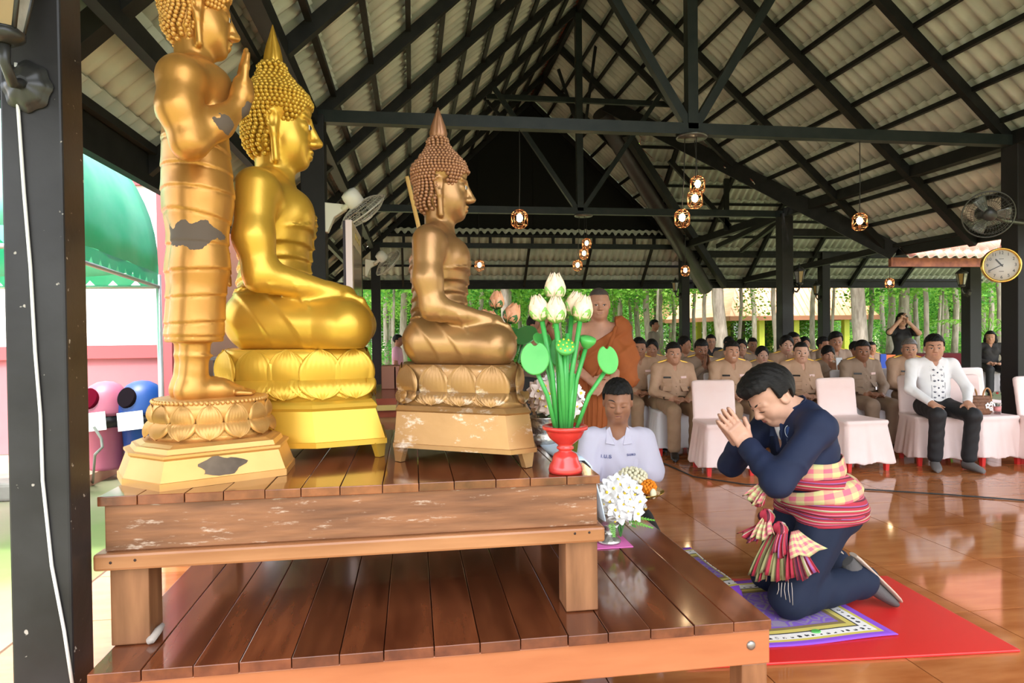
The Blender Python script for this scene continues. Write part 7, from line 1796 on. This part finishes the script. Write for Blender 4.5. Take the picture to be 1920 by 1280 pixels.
# ================================================================ mats, rugs, cable
M_redmat = mat('red_vinyl', (.62, .025, .022), rough=.28, bump=.03, bscale=4)
P = [onZ(1288, 1256, 0), onZ(1914, 1223, 0), onZ(1664, 1083, 0), onZ(1388, 1078, 0)]; bl = P[3]; P[3] = Vector((P[0].x+.10, max(bl.y, P[2].y), 0))
q = MB(); b = q.verts([p+Vector((0, 0, z)) for z in (.0004, .012) for p in P]); q.face((b+3, b+2, b+1, b)); q.face((b+4, b+5, b+6, b+7))
for i in range(4): q.face((b+i, b+(i+1) % 4, b+4+(i+1) % 4, b+4+i))
tag(bevel(q.build('red_mat', M_redmat), .004), 'glossy red vinyl mat under the patterned rug and kneeling man', 'mat')
PURP = (.20, .10, .48)
def rugfn(W_, H_, bands, cx=1.):
    """concentric border bands measured in metres from the edge"""
    def fn(m, n, l, b):
        uv = n.new('ShaderNodeUVMap'); sp = n.new('ShaderNodeSeparateXYZ'); l.new(uv.outputs[0], sp.inputs[0])
        def mth(op, a, bb): 
            q = n.new('ShaderNodeMath'); q.operation = op
            for i, v in enumerate((a, bb)):
                if isinstance(v, (int, float)): q.inputs[i].default_value = v
                else: l.new(v, q.inputs[i])
            return q.outputs[0]
        u, v = mth('MULTIPLY', sp.outputs[0], W_), mth('MULTIPLY', sp.outputs[1], H_)
        dU = mth('MINIMUM', u, mth('SUBTRACT', W_, u)); dV = mth('MINIMUM', v, mth('SUBTRACT', H_, v)); d = mth('MINIMUM', mth('MULTIPLY', dU, cx), dV)
        r = n.new('ShaderNodeValToRGB'); r.color_ramp.interpolation = 'CONSTANT'; e = r.color_ramp.elements; S = .30
        while len(e) < len(bands): e.new(.5)
        for i, (p, c_) in enumerate(bands): e[i].position = p/S; e[i].color = (*c_, 1)
        l.new(mth('DIVIDE', d, S), r.inputs[0])
        # black curled motifs in the white band; gold filigree on the purple field
        vo = n.new('ShaderNodeTexVoronoi'); vo.inputs['Scale'].default_value = 30; cv = n.new('ShaderNodeCombineXYZ'); l.new(u, cv.inputs[0]); l.new(v, cv.inputs[1]); l.new(cv.outputs[0], vo.inputs['Vector']); vo.inputs['Randomness'].default_value = .25
        wv = n.new('ShaderNodeTexNoise'); wv.inputs['Scale'].default_value = 60; l.new(cv.outputs[0], wv.inputs[0])
        inw = mth('MULTIPLY', mth('GREATER_THAN', d, .062), mth('LESS_THAN', d, .092)); mot = mth('MULTIPLY', inw, mth('MULTIPLY', mth('LESS_THAN', vo.outputs['Distance'], .30), mth('GREATER_THAN', wv.outputs['Fac'], .44)))
        mx = n.new('ShaderNodeMixRGB'); l.new(mot, mx.inputs[0]); l.new(r.outputs[0], mx.inputs[1]); mx.inputs[2].default_value = (.015, .015, .02, 1)
        inf = mth('GREATER_THAN', d, .165); vo2 = n.new('ShaderNodeTexVoronoi'); vo2.feature = 'DISTANCE_TO_EDGE'; vo2.inputs['Scale'].default_value = 16; l.new(cv.outputs[0], vo2.inputs['Vector']); g2 = mth('MULTIPLY', inf, mth('LESS_THAN', mth('ABSOLUTE', mth('SUBTRACT', vo2.outputs['Distance'], .14), 0), .07))
        mx2 = n.new('ShaderNodeMixRGB'); l.new(mth('MULTIPLY', g2, .75), mx2.inputs[0]); l.new(mx.outputs[0], mx2.inputs[1]); mx2.inputs[2].default_value = (.30, .27, .30, 1); l.new(mx2.outputs[0], b.inputs['Base Color'])
    return fn
bands = [(0, (.25, .07, .62)), (.035, (.62, .52, .10)), (.052, (.80, .78, .76)), (.100, (.02, .02, .03)), (.108, (.62, .52, .12)), (.135, (.24, .17, .06)), (.158, PURP)]
def rug(x0, x1, y0, y1, z, name, label, m, wav=.003, drop=False, sk=0.):
    q = MB(); q.csm = True; nx, ny = 40, 40; P = []
    for j in range(ny+1):
        row = []
        for i in range(nx+1):
            u, v = i/nx, j/ny; x = x0+(x1-x0)*u+sk*v; y = y0+(y1-y0)*v+.008*math.sin(7*u+1); zz = z+wav*(1+math.sin(9*u+5*v))*.5
            if drop:
                e = min(u, 1-u, v); zz = z*min(1, (e/.05))**.5+.004 if e < .05 else z+.004+wav*math.sin(8*v)
            row.append((x, y, zz))
        P.append(row)
    q.grid(P, lambda i, j: (j/nx, i/ny)); return tag(solidify(q.build(name, m), .003, 1), label, 'rug')
rx1 = onZ(1687, 1192, .013); rug(1.08, rx1.x, rx1.y, 3.20, .0125, 'rug', 'purple and gold patterned rug under the kneeling knees', mat('rug_pattern', PURP, rough=.9, fn=rugfn(rx1.x-1.08, 3.20-rx1.y, bands)), sk=-.04)
fx = onZ(1402, 1112, .05); bk = onZ(1326, 1026, .06)
rug(1.345, fx.x, fx.y+.03, bk.y, .055, 'rug', 'second purple rug folded thick along the platform side', mat('rug_pattern_folded', PURP, rough=.9, fn=rugfn(fx.x-1.345, bk.y-fx.y, bands, 6.)), .004, True)
lf_ = onZ(1530, 1184, .018); tag(MB().loft([[lf_+Vector((.022*math.cos(a)*s_, .016*math.sin(a)*s_, z)) for a in np.linspace(0, 2*PI, 14, endpoint=False)] for s_, z in ((.9, 0), (1, .003), (.8, .006))]).build('leaf', M_lf), 'small green leaf lying on the white border of the rug', 'leaf')
pts = [onZ(x, y, .007) for x, y in ((1196, 848), (1240, 866), (1300, 893), (1400, 908), (1500, 911), (1640, 918), (1780, 927), (1925, 938))]
tag(MB().tube(pts, .006, 6).build('cable', M_cord), 'long black cable crossing the floor in front of the chairs', 'cable')

# ================================================================ handbag, bottle and far table
M_wick = mat('wicker_brown', (.15, .058, .025), rough=.6, col2=(.24, .10, .045), scale=30, bump=.6, bscale=60); M_hand = mat('handle_tan', (.42, .20, .07), rough=.4)
bp_ = Vector((bagch.location.x-.075, bagch.location.y-.05, .462)); bg_ = empty('handbag', bp_, .05, 'brown woven handbag with loop handles and white flowers on a chair', 'bag')
q = MB(); q.loft([[((hx*math.copysign(abs(math.cos(a))**.6, math.cos(a))), hy*math.copysign(abs(math.sin(a))**.6, math.sin(a)), z) for a in np.linspace(0, 2*PI, 28, endpoint=False)] for hx, hy, z in ((.105, .05, 0), (.115, .058, .02), (.118, .056, .09), (.112, .048, .165), (.108, .044, .175))]); q.build('body', M_wick, bg_)
q = MB()
for k in range(5): q.tube([(.119*math.copysign(abs(math.cos(a))**.6, math.cos(a)), .060*math.copysign(abs(math.sin(a))**.6, math.sin(a)), .025+.032*k) for a in np.linspace(0, 2*PI, 32, endpoint=False)], .004, 5, closed=True)
q.build('weave_bands', M_wick, bg_)
for sg in (-1, 1):
    for hxx in (-.045, .055): pass
    c_ = -.035 if sg < 0 else .055; MB().tube([(c_+.048*math.cos(a), -.035*sg, .150+.100*math.sin(a)) for a in np.linspace(-.25, PI+.25, 16)], .008, 8).build('handle', M_hand, bg_)
for fx_, fz_, s_ in ((.035, .085, .030), (.078, .105, .022), (.072, .055, .020)):
    q = MB()
    for k in range(5): a = 2*PI*k/5+.3; q.ball((fx_+s_*.62*math.cos(a), -.0605, fz_+s_*.62*math.sin(a)), (s_*.42, .004, s_*.42), 8, 5)
    q.build('flower_patch', M_pet, bg_)
M_clear = mat('clear_plastic', (.85, .88, .88), rough=.05, trans=.9); M_pinkl = mat('cup_label_pink', (.75, .28, .27), rough=.5)
bt = empty('water_cup', bp_+Vector((.17, -.03, 0)), 0, 'clear plastic water cup with pink label beside the handbag', 'cup'); MB().lathe([(0, 0), (.026, 0), (.034, .10), (.036, .104), (.032, .103), (.0, .102)], 18).build('cup', M_clear, bt); MB().lathe([(.0292, .03), (.0325, .075), (.0332, .0755), (.0298, .0295)], 18).build('label', M_pinkl, bt)
p = onY(1735, 700, 12.6); M_redc = mat('red_tablecloth', (.20, .015, .025), rough=.8); tb_ = empty('table', (p.x, 12.6, 0), 0, 'table under a dark red cloth behind the seated officers', 'table'); MB().box(-.9, .7, -.3, .3, .70, .745).build('table_top', M_box, tb_); MB().box(-.92, .72, -.32, .32, .12, .752).build('tablecloth', M_redc, tb_)
p = onY(1661, 682, 8.6); fo = empty('folder', (p.x, 8.6, p.z-.16), -.3, 'blue and orange folder standing upright behind the officers', 'folder'); MB().box(-.075, .0, -.02, .02, 0, .30).build('spine', mat('folder_blue', (.02, .09, .55), rough=.4), fo); MB().box(.0, .12, -.02, .02, .02, .29).build('cover', mat('folder_orange', (.80, .20, .05), rough=.4), fo)
sp_ = empty('side_table', (p.x, 8.6, 0), 0, 'small wooden stand under the blue and orange folder', 'table'); zz_ = p.z-.161; MB().box(-.2, .2, -.15, .15, zz_-.03, zz_).build('table_top', M_box, sp_)
for a in (-.17, .17):
    for b in (-.12, .12): MB().box(a-.015, a+.015, b-.015, b+.015, 0, zz_-.0305).build('leg', M_box, sp_)
